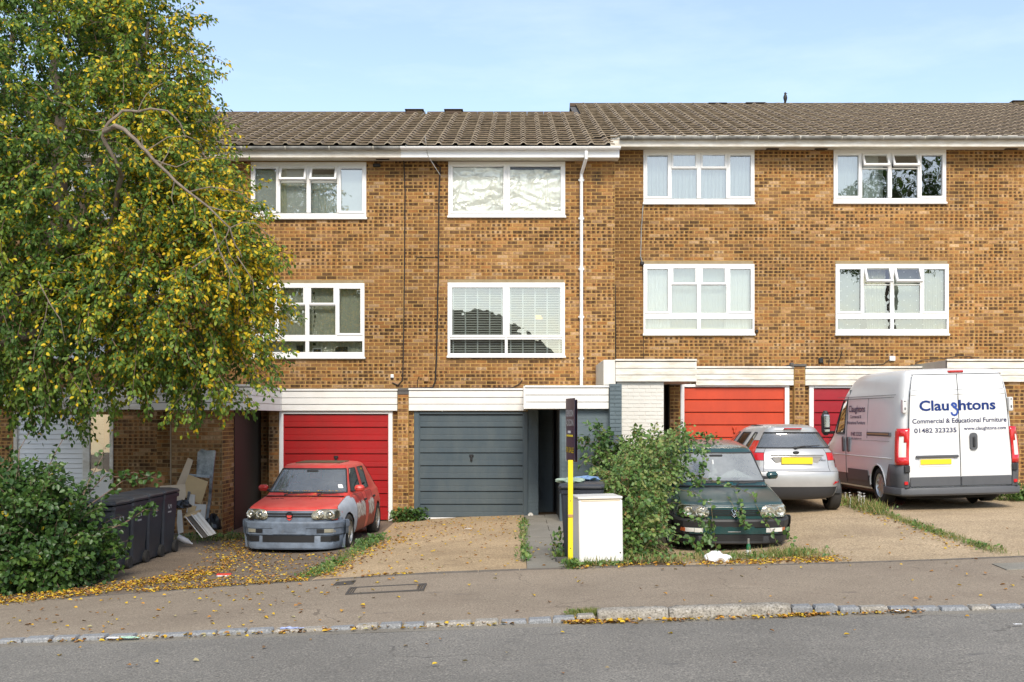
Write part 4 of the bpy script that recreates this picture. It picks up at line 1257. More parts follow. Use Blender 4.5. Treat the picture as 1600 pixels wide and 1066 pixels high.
# --- D
YW = 22.5
xw0, xw1 = PX(971.5, YW), PX(1037, YW)
zD = PZ(597, YW)
front_wall('porch_wall', H['D'], xw0-.1, xw1, -.5, zD, YW, mat='brick_white', mortar='brick_white', n_ind=300, seed=51, proud=.009)
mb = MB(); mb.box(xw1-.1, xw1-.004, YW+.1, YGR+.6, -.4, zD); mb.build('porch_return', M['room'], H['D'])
ye = YW-.06
mb = MB(); mb.rbox(PX(942.8, ye), PX(962, ye), ye, YR_, PZ(602, ye), PZ(562.5, ye), .008); mb.build('porch_parapet', M['brick_white'], H['D'])
boards('porch_fascia', H['D'], PX(962, ye), PX(1087.8, ye), PZ(596.5, ye), PZ(561.3, ye), ye, 3, M['board_old'], seed=6)
mb = MB(); mb.box(PX(962, ye)+.02, PX(1087.8, ye)-.02, ye+.06, YR_, PZ(596, ye)+.0, PZ(563, ye)); mb.build('porch_roof', M['soffit'], H['D'])
mb = MB(); x_ = PX(1087.8, ye); mb.box(x_-.02, x_+.006, ye-.02, YGR-.1, PZ(596.5, ye), PZ(563, ye)); mb.build('porch_end_board', M['board_old'], H['D'])
x0, x1 = pxs(1046.5, 1063, YGR)
front_wall('garage_side_strip', H['D'], x0, x1, -.2, PZ(602, YGR), YGR, n_ind=60, seed=52)
mb = MB(); mb.box(xw1, x0+.02, YGR+.5, YGR+.55, -.2, 2.6); mb.build('front_door', mat_plain('brown_door', (.10,.07,.045), .6), H['D'])
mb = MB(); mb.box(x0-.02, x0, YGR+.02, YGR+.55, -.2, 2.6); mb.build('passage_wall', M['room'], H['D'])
garage_door(H['D'], 1069, 1226, YGR, PZ(605, YGR), .33, 8, M['orange_door'], (1063, 1233), M['upvc'], handle=2, style='wood')
boards('garage_fascia', H['D'], PX(1087.8, YGR-.1), PX(1240.5, YGR-.1), PZ(602.3, YGR-.1), PZ(572.5, YGR-.1), YGR-.06, 3, M['board_old'], seed=7)
flat_roof('D', PX(1060, YGR), PX(1241, YGR), YGR-.05, YR_, PZ(573, YGR-.1))
x0, x1 = pxs(1233, 1241.5, YGR)
front_wall('garage_side_strip', H['D'], x0, x1, -.2, PZ(602, YGR), YGR+.02, n_ind=60, seed=53)
yp = YGR-.12; x0, x1 = pxs(1241.5, 1257.5, yp)
brick_wall('pier', H['D'], (x0, yp, -.2), (1,0,0), (0,-1,0), x1-x0, -.2, PZ(573, yp), n_ind=100, seed=54)
mb = MB(); mb.box(x0+.004, x1-.004, yp+.1, YR_, -.2, PZ(573, yp)-.01); mb.build('pier_core', M['mortar'], H['D'])
mb = MB(); mb.rbox(x0-.05, x1+.03, yp-.03, YR_-.01, PZ(573, yp)+.003, PZ(569, yp), .006); mb.rbox(x0-.09, x0-.02, yp-.02, yp+.1, PZ(572, yp), PZ(567, yp), .01); mb.build('pier_cap', M['lead'], H['D'])
# --- E
x0, x1 = pxs(1257.5, 1264, YGR)
front_wall('garage_side_strip', H['E'], x0, x1, -.2, PZ(602, YGR), YGR+.02, n_ind=60, seed=55)
garage_door(H['E'], 1271, 1430, YGR, PZ(606.5, YGR), .36, 8, M['crimson_door'], (1264, 1437), M['upvc'], handle=2, style='wood')
boards('garage_fascia', H['E'], PX(1258.5, YGR-.1), PX(1492, YGR-.1), PZ(602.3, YGR-.1), PZ(572.5, YGR-.1), YGR-.06, 3, M['board_old'], seed=8)
flat_roof('E', PX(1258, YGR), PX(1492, YGR), YGR-.05, YR_, PZ(573, YGR-.1))
front_wall('garage_front', H['E'], PX(1437, YGR), PX(1470, YGR), -.2, PZ(602, YGR), YGR, n_ind=0, seed=56)
yq = 22.9
front_wall('porch_wall', H['E'], PX(1515, yq), PX(1640, yq), -.2, PZ(597, yq), yq, n_ind=150, seed=57)
boards('porch_fascia', H['E'], PX(1478, yq), PX(1640, yq), PZ(597, yq), PZ(561.5, yq), yq-.04, 3, M['board_old'], seed=9)
mb = MB(); mb.box(PX(1478, yq)+.02, PX(1640, yq)-.02, yq+.03, YR_, PZ(596, yq)+.0, PZ(563, yq)); mb.build('porch_roof', M['soffit'], H['E'])
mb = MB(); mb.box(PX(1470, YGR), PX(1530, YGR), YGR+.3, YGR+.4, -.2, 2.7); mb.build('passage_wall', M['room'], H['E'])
front_wall('garage_front', H['F'], 10.55, XF1, -.2, 2.9, YGR, n_ind=0, seed=58)

# flashing where the garage roofs meet the upper walls
flashing('B', XAB+.1, XBC-.05, YL-.0, PZ(612.5, YL)); flashing('C', XBC+.05, .1, YL-.0, PZ(611.5, YL))
flashing('D', 2.5, XDE-.1, YR_-.0, PZ(579, YR_)); flashing('E', XDE+.05, XEF, YR_-.0, PZ(579, YR_))

# ------------------------------------------------------------------ cables and small boxes on the walls
def cable(h, pts, y, rad=.011, m='cable', name='cable', seed=0, wob=.006):
    rg = random.Random(seed+3); out = []
    for (a, b) in zip(pts, pts[1:]):
        n = max(1, int(math.hypot(b[0]-a[0], b[1]-a[1])/14))
        for i in range(n):
            t = i/n; out.append((a[0]+(b[0]-a[0])*t+rg.uniform(-1,1)*wob*72*.4, a[1]+(b[1]-a[1])*t))
    out.append(pts[-1])
    mb = MB(); mb.tube([(PX(p[0], y), y, PZ(p[1], y)) for p in out], rad, 6)
    return mb.build(name, M[m], H[h], True)
cable('B', [(625,243),(631,253),(633,300),(632,420),(630,560),(629,594),(622,602),(613,598)], YL-.025, .013)
cable('C', [(674,250),(682,257),(688,262),(686,300),(685,420),(682,560),(680,596),(676,606),(640,607)], YL-.03, .017, seed=4)
cable('C', [(664,212),(668,242),(679,260),(688,274)], YL-.45, .006, 'gutter_old', seed=7)
cable('C', [(680,400),(684,402),(652,402),(648,408)], YL-.02, .006, seed=8)
cable('C', [(684,607),(760,607),(800,606),(812,600),(816,594)], YL-.03, .01, seed=9)
cable('C', [(653,607),(652,596),(655,588)], YL-.02, .008, seed=10)
cable('D', [(1005,318),(1002,360),(1001,400),(1004,412)], YR_-.03, .011, 'gutter_old', seed=12)
cable('D', [(1004,412),(1006,470),(1006,562)], YR_-.02, .007, seed=13)
cable('D', [(961,445),(962,562)], YR_-.02, .014, seed=14)
cable('E', [(1287,570),(1284,562)], YR_-.03, .008, seed=15)
cable('E', [(1308,568),(1314,556),(1315,550)], YR_-.03, .008, seed=16)
cable('E', [(1295,570),(1296,560)], YR_-.03, .008, seed=17)
cable('E', [(1320,570),(1340,572),(1380,569),(1390,562)], YR_-.03, .008, seed=18)
cable('E', [(1430,568),(1440,563),(1478,560),(1500,556),(1530,559)], YR_-.04, .009, seed=19)
def wbox(h, px, py, w, hh, y, m, name):
    mb = MB(); x, z = PX(px, y), PZ(py, y); mb.rbox(x-w/2, x+w/2, y-.06, y+.01, z-hh/2, z+hh/2, .012); return mb.build(name, M[m], H[h])
wbox('B', 589, 259, .16, .07, YL-.0, 'black', 'air_brick')
wbox('B', 613, 588, .07, .08, YL, 'upvc', 'alarm_sensor')
wbox('C', 666, 593, .10, .10, YL, 'wood', 'junction_box')
wbox('D', 1182, 518, .07, .07, YR_, 'black', 'alarm_sensor')
wbox('D', 1003, 412, .09, .07, YR_, 'cable', 'junction_box')
wbox('E', 1282, 563.5, .10, .12, YR_, 'black', 'flood_lamp')
wbox('E', 1393.5, 560.5, .13, .11, YR_, 'upvc', 'meter_box')
mb = MB(); mb.tube([P(634,228,24.1), P(640,205,27.2), P(648,190,29.4), P(664,176,31.1)], .010, 5)
mb.build('aerial_cable', M['gutter_old'], H['C'])
# small pale bird on the ridge
t = thing('bird', 'small dark bird perched on the ridge of the higher roof', 'bird', (PX(1227, RIDR), RIDR, rz(RIDR)+.07), world=True)
mb = MB(); c = Vector((PX(1227, RIDR), RIDR, rz(RIDR)+.22))
mb.lathe([(0,-.17),(.025,-.14),(.05,-.06),(.062,.0),(.05,.06),(.03,.09),(.036,.12),(.030,.15),(0,.17)], 10, 'z', tuple(c))
mb.tube([c+Vector((.02,0,.13)), c+Vector((.07,0,.12))], [.012,.002], 6)
mb.tube([c+Vector((-.01,0,-.12)), c+Vector((-.03,0,-.24))], [.03,.016], 6)
mb.tube([c+Vector((.01,.01,-.10)), c+Vector((.012,.01,-.2))], .005, 5); mb.tube([c+Vector((.01,-.02,-.10)), c+Vector((.012,-.02,-.2))], .005, 5)
mb.build('bird_body', M['cable'], t, True)
# pendant lamp lit behind the grey house's lower window
ml, nt_, bs_ = new_mat('lamp_glow'); bs_.inputs['Base Color'].default_value = (1,.6,.2,1); bs_.inputs['Emission Color'].default_value = (1,.38,.04,1); bs_.inputs['Emission Strength'].default_value = 1.6
c = Vector((PX(841, YL+.75), YL+.75, PZ(497, YL+.75)))
t = thing('pendant_lamp', 'small amber pendant lamp glowing behind the slatted blind', 'lamp', tuple(c), world=True)
mb = MB(); mb.lathe([(.02,.07),(.06,.05),(.09,.0),(.07,-.035),(.0,-.04)], 16, 'z', tuple(c)); mb.build('lamp_shade', ml, t, True)
mb = MB(); mb.tube([c+Vector((0,0,.08)), c+Vector((0,0,.6))], .006, 5); mb.build('flex', M['black'], t)
# ------------------------------------------------------------------ cars
FXF = [0, .38, .76, .93, 1.0]; FYF = [0, .02, .16, .48, 1.0]
def contour(w, wf, wr, yf, yr, cf, cr, sy, z):
    """half outline from front centre round the side to rear centre"""
    pts = [(wf*a, yf+cf*b, z) for a, b in zip(FXF, FYF)]
    ya, yb = yf+cf, yr-cr
    for s in sy:
        yy = s if s > 0 else ya
        yy = min(max(yy, ya+.03), yb-.03)
        t = (yy-ya)/max(yb-ya, .01)
        # side bulges between the front and rear widths
        k = min(1, t/.28) if t < .5 else min(1, (1-t)/.25)
        k = math.sin(k*math.pi/2)
        e = wf if t < .5 else wr
        pts.append((e+(w-e)*k, yy, z))
    pts += [(wr*a, yr-cr*b, z) for a, b in reversed(list(zip(FXF, FYF)))]
    return pts
def car_body(levels, sy, tagf, sub=2, creases=()):
    """levels: list of dict(z,w,wf,wr,yf,yr,cf,cr[,sy]); tagf(level_index, point_index) -> material slot for the face above level i between point j and j+1"""
    rows = []
    for lv in levels:
        rows.append(contour(lv['w'], lv['wf'], lv['wr'], lv['yf'], lv['yr'], lv['cf'], lv['cr'], lv.get('sy', sy), lv['z']))
    n = len(rows[0]); vs = []; ring_n = 2*n-2
    for r in rows:
        vs += [(x, y, z) for x, y, z in r]
        vs += [(-x, y, z) for x, y, z in reversed(r[1:-1])]
    fs = []; ms = []
    for i in range(len(rows)-1):
        for k in range(ring_n):
            a = i*ring_n+k; b = i*ring_n+(k+1) % ring_n
            fs.append((a, b, b+ring_n, a+ring_n))
            j = k if k < n-1 else ring_n-1-k
            ms.append(tagf(i, j))
    # roof: join left and right points of the top contour
    b0 = (len(rows)-1)*ring_n
    L_ = lambda j: b0+j
    R_ = lambda j: b0+(ring_n-j if 0 < j < n-1 else j)
    for j in range(n-1):
        q = (L_(j), L_(j+1), R_(j+1), R_(j))
        f = []
        for v in q:
            if v not in f: f.append(v)
        if len(f) >= 3: fs.append(tuple(f)); ms.append(tagf(len(rows)-1, j))
    # floor
    for j in range(n-1):
        q = (j, (ring_n-j) if 0 < j < n-1 else j, (ring_n-j-1) if j+1 < n-1 else j+1, j+1)
        f = []
        for v in q:
            if v not in f: f.append(v)
        if len(f) >= 3: fs.append(tuple(f)); ms.append(99)
    fs = [f for f in fs]
    ul = sorted(set(ms))
    me = bpy.data.meshes.new('tmp'); me.from_pydata(vs, [], fs)
    for _ in range(len(ul)): me.materials.append(None)
    me.polygons.foreach_set('material_index', [ul.index(m) for m in ms])
    me.update()
    o = bpy.data.objects.new('tmp', me); COL.objects.link(o)
    md = o.modifiers.new('s', 'SUBSURF'); md.levels = sub; md.render_levels = sub
    dg = bpy.context.evaluated_depsgraph_get(); dg.update()
    ev = o.evaluated_get(dg); m2 = bpy.data.meshes.new_from_object(ev)
    V = np.empty(len(m2.vertices)*3); m2.vertices.foreach_get('co', V); V = V.reshape(-1, 3)
    FS = [tuple(p.vertices) for p in m2.polygons]; MS = [ul[p.material_index] for p in m2.polygons]
    bpy.data.objects.remove(o); bpy.data.meshes.remove(me); bpy.data.meshes.remove(m2)
    return V, FS, MS
def cut_arches(V, FS, MS, axles, zc, r, xmin=.5, keep=()):
    V = V.copy(); out = []; om = []
    for f, m in zip(FS, MS):
        c = V[list(f)].mean(axis=0); kill = False
        for ya in axles:
            if abs(c[0]) > xmin and math.hypot(c[1]-ya, c[2]-zc) < r and c[2] > 0: kill = True
        if not kill: out.append(f); om.append(m)
    # snap the rim of each hole on to the arch circle
    from collections import Counter
    ec = Counter()
    for f in out:
        for a, b in zip(f, f[1:]+f[:1]): ec[(min(a,b), max(a,b))] += 1
    bv = set(v for e, c in ec.items() if c == 1 for v in e)
    for v in bv:
        p = V[v]
        for ya in axles:
            d = math.hypot(p[1]-ya, p[2]-zc)
            if abs(p[0]) > xmin and d < r*1.45 and d > 1e-6 and p[2] > zc-.14:
                p[1] = ya+(p[1]-ya)*r/d; p[2] = zc+(p[2]-zc)*r/d
    return V, out, om
def split_parts(V, FS, MS, spec, root, seam_mat, seam_r=.004):
    """spec: tag -> (name, material, seam) ; makes one smooth mesh per tag plus thin seam lines round it"""
    res = {}
    for tg, (name, mat, seam) in spec.items():
        fs = [f for f, m in zip(FS, MS) if m == tg]
        if not fs: continue
        par = {}
        def find(a):
            while par.setdefault(a, a) != a: par[a] = par[par[a]]; a = par[a]
            return a
        if name not in ('body', 'floor', 'lower_valance', 'front_panel'):
            for f in fs:
                r0 = find(f[0])
                for v in f[1:]: par[find(v)] = r0
        comps = {}
        for f in fs: comps.setdefault(find(f[0]) if par else 0, []).append(f)
        for fs in comps.values():
            if len(fs) < 3: continue
            used = sorted(set(v for f in fs for v in f)); ix = {v: i for i, v in enumerate(used)}
            me = bpy.data.meshes.new(name); me.from_pydata([tuple(V[v]) for v in used], [], [tuple(ix[v] for v in f) for f in fs])
            me.materials.append(mat); me.polygons.foreach_set('use_smooth', [True]*len(fs)); me.update()
            o = bpy.data.objects.new(name, me); link(o, root); res.setdefault(tg, []).append(o)
            if seam:
                ec = {}
                for f in fs:
                    for a, b in zip(f, f[1:]+f[:1]): ec[(min(a,b), max(a,b))] = ec.get((min(a,b), max(a,b)), 0)+1
                mb = MB(); rr = seam if seam is not True else seam_r
                for (a, b), c in ec.items():
                    if c == 1:
                        pa, pb = Vector(V[a]), Vector(V[b])
                        if (pb-pa).length > 1e-5: mb.tube([pa, pb], rr, 4, cap=False)
                if mb.f: mb.build('edge_seal', seam_mat, o)
    return res
def wheel(root, x, y, r, w, side, rim_m, spokes=7, rim_r=.64, name='wheel'):
    """side: +1 outer face towards +x"""
    t = MB()
    prof = [(r*.66,-w/2),(r*.80,-w/2-.004),(r*.95,-w/2+.01),(r,-w/2+.035),(r,w/2-.035),(r*.95,w/2-.01),(r*.80,w/2+.004),(r*.66,w/2)]
    t.lathe(prof, 36, 'x', (x, y, r))
    wh = t.build(name, M['tyre'], root, True)
    rm = MB(); xo = x+side*(w/2-.012); xi = x+side*(w/2-.05)
    rm.lathe([(r*.67, xo-x), (r*.64, xo-x+side*.006), (r*.60, xo-x-side*.01), (r*.58, xi-x-side*.03), (r*.5, x-x-side*.02), (0, -side*.02)], 36, 'x', (x, y, r), m=0)
    rr = rm.build('rim', [rim_m], wh, True)
    sp = MB()
    for k in range(spokes):
        a = 2*math.pi*k/spokes
        T = Matrix.Translation((xo-side*.012, y, r)) @ Matrix.Rotation(a, 4, 'X')
        sp.add([tuple(T @ Vector(v)) for v in ((0,-.028,.03),(0,.028,.03),(0,.018,r*.61),(0,-.018,r*.61),(-side*.03,-.034,.03),(-side*.03,.034,.03),(-side*.03,.024,r*.61),(-side*.03,-.024,r*.61))],
               [(0,1,2,3),(0,4,5,1),(1,5,6,2),(2,6,7,3),(3,7,4,0)])
    sp.lathe([(0, side*.004),(.05, side*.002),(.06,-side*.02)], 16, 'x', (xo-side*.012, y, r))
    sp.build('spokes', rim_m, wh)
    return wh
M['tyre'] = mat_plain('tyre', (.022,.021,.02), .85, dirt=.5, dirtcol=(.06,.05,.04), objc=True)
M['alloy'] = mat_plain('alloy', (.50,.48,.44), .35, metal=.7, dirt=.5, objc=True)
M['steelrim'] = mat_plain('steel_wheel', (.60,.59,.56), .35, metal=.8, dirt=.4, objc=True)
M['trim'] = mat_plain('black_trim', (.022,.022,.023), .55, dirt=.2, objc=True)
M['greytrim'] = mat_plain('grey_plastic', (.085,.088,.095), .55, dirt=.25, objc=True)
M['darktrim'] = mat_plain('dark_plastic', (.035,.036,.04), .5, dirt=.2, objc=True)
M['seat'] = mat_plain('seat', (.06,.06,.065), .9, objc=True)
M['dash'] = mat_plain('dash', (.09,.09,.095), .7, objc=True)
M['plate_y'] = mat_plain('yellow_plate', (.85,.60,.02), .4, dirt=.04)
M['lamp_red'] = mat_plain('lamp_red', (.55,.012,.014), .12, dirt=.1, coat=.8, objc=True)
M['lamp_clear'] = mat_plain('lamp_clear', (.75,.73,.68), .12, dirt=.15, coat=.6, objc=True)
M['lamp_amber'] = mat_plain('lamp_amber', (.60,.13,.03), .2, dirt=.1, coat=.6, objc=True)
M['reflector'] = mat_plain('reflector', (.80,.77,.68), .22, metal=.75, dirt=.2, objc=True)
M['lamp_dim'] = mat_plain('lamp_dim', (.38,.36,.28), .3, metal=.3, dirt=.3, objc=True)

def housing(root, x, ya, z, r, s, depth):
    mb = MB(); n = 20; vs = []
    for k in range(n+1):
        a = math.pi*k/n
        for xx in (x, x-s*depth): vs.append((xx, ya+r*math.cos(a), z+r*math.sin(a)))
    vs.append((x-s*depth, ya, z))
    mb.add(vs, [(2*k, 2*k+1, 2*k+3, 2*k+2) for k in range(n)]+[(2*k+1, len(vs)-1, 2*k+3) for k in range(n)])
    mb.build('wheel_housing', M['black'], root, True)
def sweep(root, name, path, section, mat, smooth=True, closed=True, mats=None):
    """path: list of (x,y) with outward normals computed; section: list of (outward, z)"""
    n = len(path); vs = []
    for i, p in enumerate(path):
        a = Vector(path[max(i-1, 0)]); b = Vector(path[min(i+1, n-1)])
        t = (b-a).normalized(); nr = Vector((t.y, -t.x))
        for (o_, z) in section: vs.append((p[0]+nr.x*o_, p[1]+nr.y*o_, z))
    k = len(section); fs = []
    for i in range(n-1):
        for j in range(k-1 if not closed else k):
            a = i*k+j; b = i*k+(j+1) % k
            fs.append((a, a+k, b+k, b))
    if closed: fs += [tuple(range(k)), tuple(reversed(range((n-1)*k, n*k)))]
    mb = MB(); mb.add(vs, fs)
    o = mb.build(name, mat, root, False)
    bm = bmesh.new(); bm.from_mesh(o.data); bmesh.ops.recalc_face_normals(bm, faces=bm.faces); bm.to_mesh(o.data); bm.free()
    for p in o.data.polygons: p.use_smooth = True
    smooth_by_angle(o.data, 32)
    return o
def rounded(cx, cz, w, h, rad, n=6, skew=0.0):
    pts = []
    for (sx, sz, a0) in ((1,-1,-90),(1,1,0),(-1,1,90),(-1,-1,180)):
        for k in range(n+1):
            a = R(a0+90*k/n)
            x = cx+sx*(w/2-rad)+rad*math.cos(a); z = cz+sz*(h/2-rad)+rad*math.sin(a)
            pts.append((x, z))
    return pts
def bend_y(o, f):
    for v in o.data.vertices: v.co.y += f(v.co.x, v.co.z)
    o.data.update()
def ring_y(mb, x, y, z, r0, r1, d=.012, n=20):
    """ring facing -y"""
    mb.lathe([(r0, 0), ((r0+r1)/2, -d), (r1, 0), (r1, .02)], n, 'y', (x, y, z)); return mb

def mat_red_paint():
    m, nt, bs = new_mat('faded_red_paint')
    co = N(nt, 'ShaderNodeTexCoord').outputs['Object']
    n = noise_node(nt, 3.0, 8, .65, co)
    c = mixc(nt, ramp(nt, n, [(.35,0),(.7,1)]), (.58,.035,.026), (.66,.10,.075))
    c = mixc(nt, math_n(nt, 'MULTIPLY', ramp(nt, noise_node(nt, 26, 6, .7, co), [(.55,0),(.7,1)]), .2), c, (.35,.12,.09))
    L(nt, c, bs.inputs['Base Color']); bs.inputs['Roughness'].default_value = .42
    bs.inputs['Coat Weight'].default_value = .15; bs.inputs['Coat Roughness'].default_value = .3
    return m
M['red_paint'] = mat_red_paint()
def mat_door_paint():
    m, nt, bs = new_mat('scraped_red_paint')
    co = N(nt, 'ShaderNodeTexCoord').outputs['Object']
    sx = N(nt, 'ShaderNodeSeparateXYZ'); L(nt, co, sx.inputs[0])
    n = noise_node(nt, 3.0, 8, .65, co)
    c = mixc(nt, ramp(nt, n, [(.35,0),(.7,1)]), (.42,.028,.022), (.48,.08,.06))
    # bare filler band along the lower doors with ragged edges, dull brown red below it
    jit = math_n(nt, 'MULTIPLY', math_n(nt, 'SUBTRACT', noise_node(nt, 9, 5, .7, co, (1, 1, .25)), .5), .30)
    zz = math_n(nt, 'ADD', sx.outputs[2], jit)
    d = math_n(nt, 'ABSOLUTE', math_n(nt, 'SUBTRACT', zz, .60))
    band = math_n(nt, 'LESS_THAN', d, .125)
    low = math_n(nt, 'LESS_THAN', zz, .52)
    c = mixc(nt, math_n(nt, 'MULTIPLY', low, .8), c, (.22,.035,.025))
    pale = mixc(nt, ramp(nt, noise_node(nt, 12, 5, .7, co), [(.42,0),(.6,1)]), (.62,.60,.54), (.30,.22,.19))
    c = mixc(nt, band, c, pale)
    L(nt, c, bs.inputs['Base Color']); bs.inputs['Roughness'].default_value = .5
    return m
M['door_paint'] = mat_door_paint()
def mat_primer(name, a, b, pinks=True):
    m, nt, bs = new_mat(name)
    co = N(nt, 'ShaderNodeTexCoord').outputs['Object']
    c = mixc(nt, ramp(nt, noise_node(nt, 3.5, 8, .7, co), [(.35,0),(.7,1)]), a, b)
    if pinks: c = mixc(nt, math_n(nt, 'MULTIPLY', ramp(nt, noise_node(nt, 7, 5, .6, co, (1,1,3)), [(.62,0),(.68,1)]), .7), c, (.55,.12,.14))
    c = mixc(nt, math_n(nt, 'MULTIPLY', ramp(nt, noise_node(nt, 24, 6, .8, co), [(.56,0),(.66,1)]), .5), c, (.16,.16,.17))
    L(nt, c, bs.inputs['Base Color']); bs.inputs['Roughness'].default_value = .55
    return m
M['primer'] = mat_primer('primer', (.34,.38,.43), (.48,.52,.56))
M['primer_b'] = mat_primer('bumper_primer', (.085,.105,.135), (.19,.235,.30), False)
M['green_paint'] = mat_plain('dark_green_paint', (.010,.058,.060), .22, dirt=.55, dscale=2.5, coat=.5, dirtcol=(.055,.065,.06), objc=True)
M['hood_green'] = mat_plain('dusty_green_paint', (.015,.055,.056), .36, dirt=1.0, dscale=1.8, coat=.25, dirtcol=(.10,.10,.09), objc=True)
M['silver'] = mat_plain('silver_paint', (.46,.46,.455), .33, metal=.35, dirt=.15, coat=.4, objc=True)
M['van_white'] = mat_plain('van_white', (.70,.70,.69), .3, dirt=.12, dscale=2, coat=.3, objc=True)

def hatch(kind, loc, yaw, roll=0, pitch=0):
    """1990s five-door hatchback, nose at local y=0 towards -y"""
    red = kind == 'red'
    root = thing('hatchback_car', 'old red hatchback with grey primer wing and bumper parked before the crimson garage' if red else
                 'dark green hatchback half buried in brambles, with clear headlamps', 'car', loc, (R(pitch), R(roll), yaw))
    L0 = dict(cf=.20, cr=.2)
    lv = [dict(z=.20, w=.74, wf=.66, wr=.70, yf=.16, yr=3.90, **L0),
          dict(z=.24, w=.80, wf=.70, wr=.74, yf=.12, yr=3.96, **L0),
          dict(z=.42, w=.835, wf=.74, wr=.78, yf=.09, yr=4.00, **L0),
          dict(z=.56, w=.845, wf=.75, wr=.79, yf=.125, yr=4.00, **L0),
          dict(z=.68, w=.835, wf=.74, wr=.78, yf=.145, yr=3.99, cf=.17, cr=.2),
          dict(z=.735, w=.815, wf=.73, wr=.77, yf=.155, yr=3.97, cf=.14, cr=.2),
          dict(z=.765, w=.80, wf=.715, wr=.76, yf=.19, yr=3.95, cf=.13, cr=.2),
          dict(z=.80, w=.79, wf=.71, wr=.75, yf=.50, yr=3.93, cf=.08, cr=.18),
          dict(z=.85, w=.775, wf=.70, wr=.74, yf=.90, yr=3.90, cf=.05, cr=.15),
          dict(z=.875, w=.76, wf=.69, wr=.73, yf=1.12, yr=3.87, cf=.06, cr=.15),
          dict(z=.90, w=.745, wf=.685, wr=.72, yf=1.17, yr=3.84, cf=.07, cr=.15),
          dict(z=1.11, w=.685, wf=.62, wr=.63, yf=1.42, yr=3.66, cf=.08, cr=.12),
          dict(z=1.34, w=.615, wf=.555, wr=.55, yf=1.70, yr=3.40, cf=.08, cr=.1),
          dict(z=1.37, w=.575, wf=.525, wr=.50, yf=1.75, yr=3.28, cf=.08, cr=.1),
          dict(z=1.39, w=.48, wf=.45, wr=.42, yf=1.90, yr=3.10, cf=.08, cr=.1),
          dict(z=1.398, w=.30, wf=.30, wr=.30, yf=2.10, yr=2.9, cf=.05, cr=.1)]
    sy_low = [.50, 1.28, 1.34, 1.50, 2.18, 2.24, 2.98, 3.04, 3.5]
    sy_top = [1.40, 1.44, 1.50, 1.62, 2.18, 2.24, 2.88, 2.94, 3.15]
    for i, l in enumerate(lv):
        if i >= 10: l['sy'] = [max(l['yf']+l['cf']+.05*k, s) for k, s in enumerate(sy_top, 1)]
    BODY, HOOD, WING, DOOR1, DOOR2, SCREEN, WIN, TAILW, BUMP, LOWB = range(10)
    def tg(i, j):
        # j: 0-3 front, 4.. side, last 4 rear; side faces: 4:(corner->sy0) 5:(sy0->sy1) ... 
        if j < 4:
            if i >= 6 and i <= 8: return HOOD
            if i == 5: return HOOD
            if i in (10, 11) : return SCREEN
            if i < 5: return BODY if i > 2 else LOWB
            return BODY
        if j >= 4 and j <= 5 and i <= 8: return WING
        if 7 <= j <= 8 and i <= 8: return DOOR1
        if 6 == j and i <= 8: return WING if i < 8 else BODY
        if 10 <= j <= 11 and i <= 8: return DOOR2 if j == 10 else BODY
        if i in (10, 11):
            if j in (6, 7, 8): return WIN
            if j == 10: return WIN
            if j >= 14: return TAILW
        return BODY
    V, FS, MS = car_body(lv, sy_low, tg, 2)
    V, FS, MS = cut_arches(V, FS, MS, (.84, 3.315), .30, .335)
    pb = M['red_paint'] if red else M['green_paint']
    spec = {BODY: ('body', pb, False), HOOD: ('bonnet', M['red_paint'] if red else M['hood_green'], .003),
            WING: ('front_wing', M['primer'] if red else pb, .003), DOOR1: ('front_door', M['door_paint'] if red else pb, .003),
            DOOR2: ('rear_door', M['door_paint'] if red else pb, .003), SCREEN: ('windscreen', M['screen_glass'] if red else M['dusty_sheen_glass'], .014),
            WIN: ('side_window', M['car_glass'], .010), TAILW: ('rear_window', M['car_glass'], .01), LOWB: ('front_panel', M['trim'], False), 99: ('floor', M['trim'], False)}
    pr = split_parts(V, FS, MS, spec, root, M['trim'])
    if red:
        for p_ in pr[WING]: p_['label'] = 'pale grey primer wing with pink smears'
    # wheel housings
    for ya in (.84, 3.315):
        for s in (-1, 1):
            housing(root, s*.80, ya, .30, .335, s, .32)
            wheel(root, s*.735, ya, .30, .185, s, M['alloy'] if red else M['steelrim'], 7 if red else 5)
    # interior
    mb = MB(); mb.rbox(-.62,.62,1.28,1.62,.60,.895,.05); mb.build('dashboard', M['dash'], root)
    for s in (-1, 1):
        mb = MB(); mb.rbox(s*.34-.24,s*.34+.24,2.2,2.34,.45,1.02,.05); mb.rbox(s*.34-.24,s*.34+.24,1.8,2.3,.40,.52,.05); mb.rbox(s*.34-.12,s*.34+.12,2.24,2.32,1.04,1.2,.03)
        mb.build('seat', M['seat'], root)
    mb = MB(); mb.rbox(-.6,.6,3.1,3.22,.5,1.05,.05); mb.build('rear_seat', M['seat'], root)
    mb = MB()
    for k in range(16):
        a0, a1 = 2*math.pi*k/16, 2*math.pi*(k+1)/16
        f = lambda a: Vector((.34+.18*math.cos(a), 1.72-.06*math.sin(a), .90+.17*math.sin(a)))
        mb.tube([f(a0), f(a1)], .013, 5, cap=False)
    mb.build('steering_wheel', M['trim'], root)
    mb = MB(); mb.rbox(-.10,.10,1.60,1.63,1.235,1.29,.01); mb.build('rear_view_mirror', M['trim'], root)
    # front plan curve
    def fy(x): x = abs(x); return .06+.13*(x/.80)**2.4 + (.30*max(0,(x-.64)/.18)**2)
    half = [(x, fy(x)) for x in (0,.15,.3,.45,.58,.68,.75,.79,.815)]
    path = [(-.842,.49),(-.838,.40)] + [(-x, y) for x, y in reversed(half[1:])] + half + [(.838,.40),(.842,.49)]
    path = sorted(set(path), key=lambda p: p[0]) if False else path
    # remove duplicate of centre
    seen = []; 
    for p in path:
        if p not in seen: seen.append(p)
    path = seen
    bm_ = M['primer_b'] if red else M['trim']
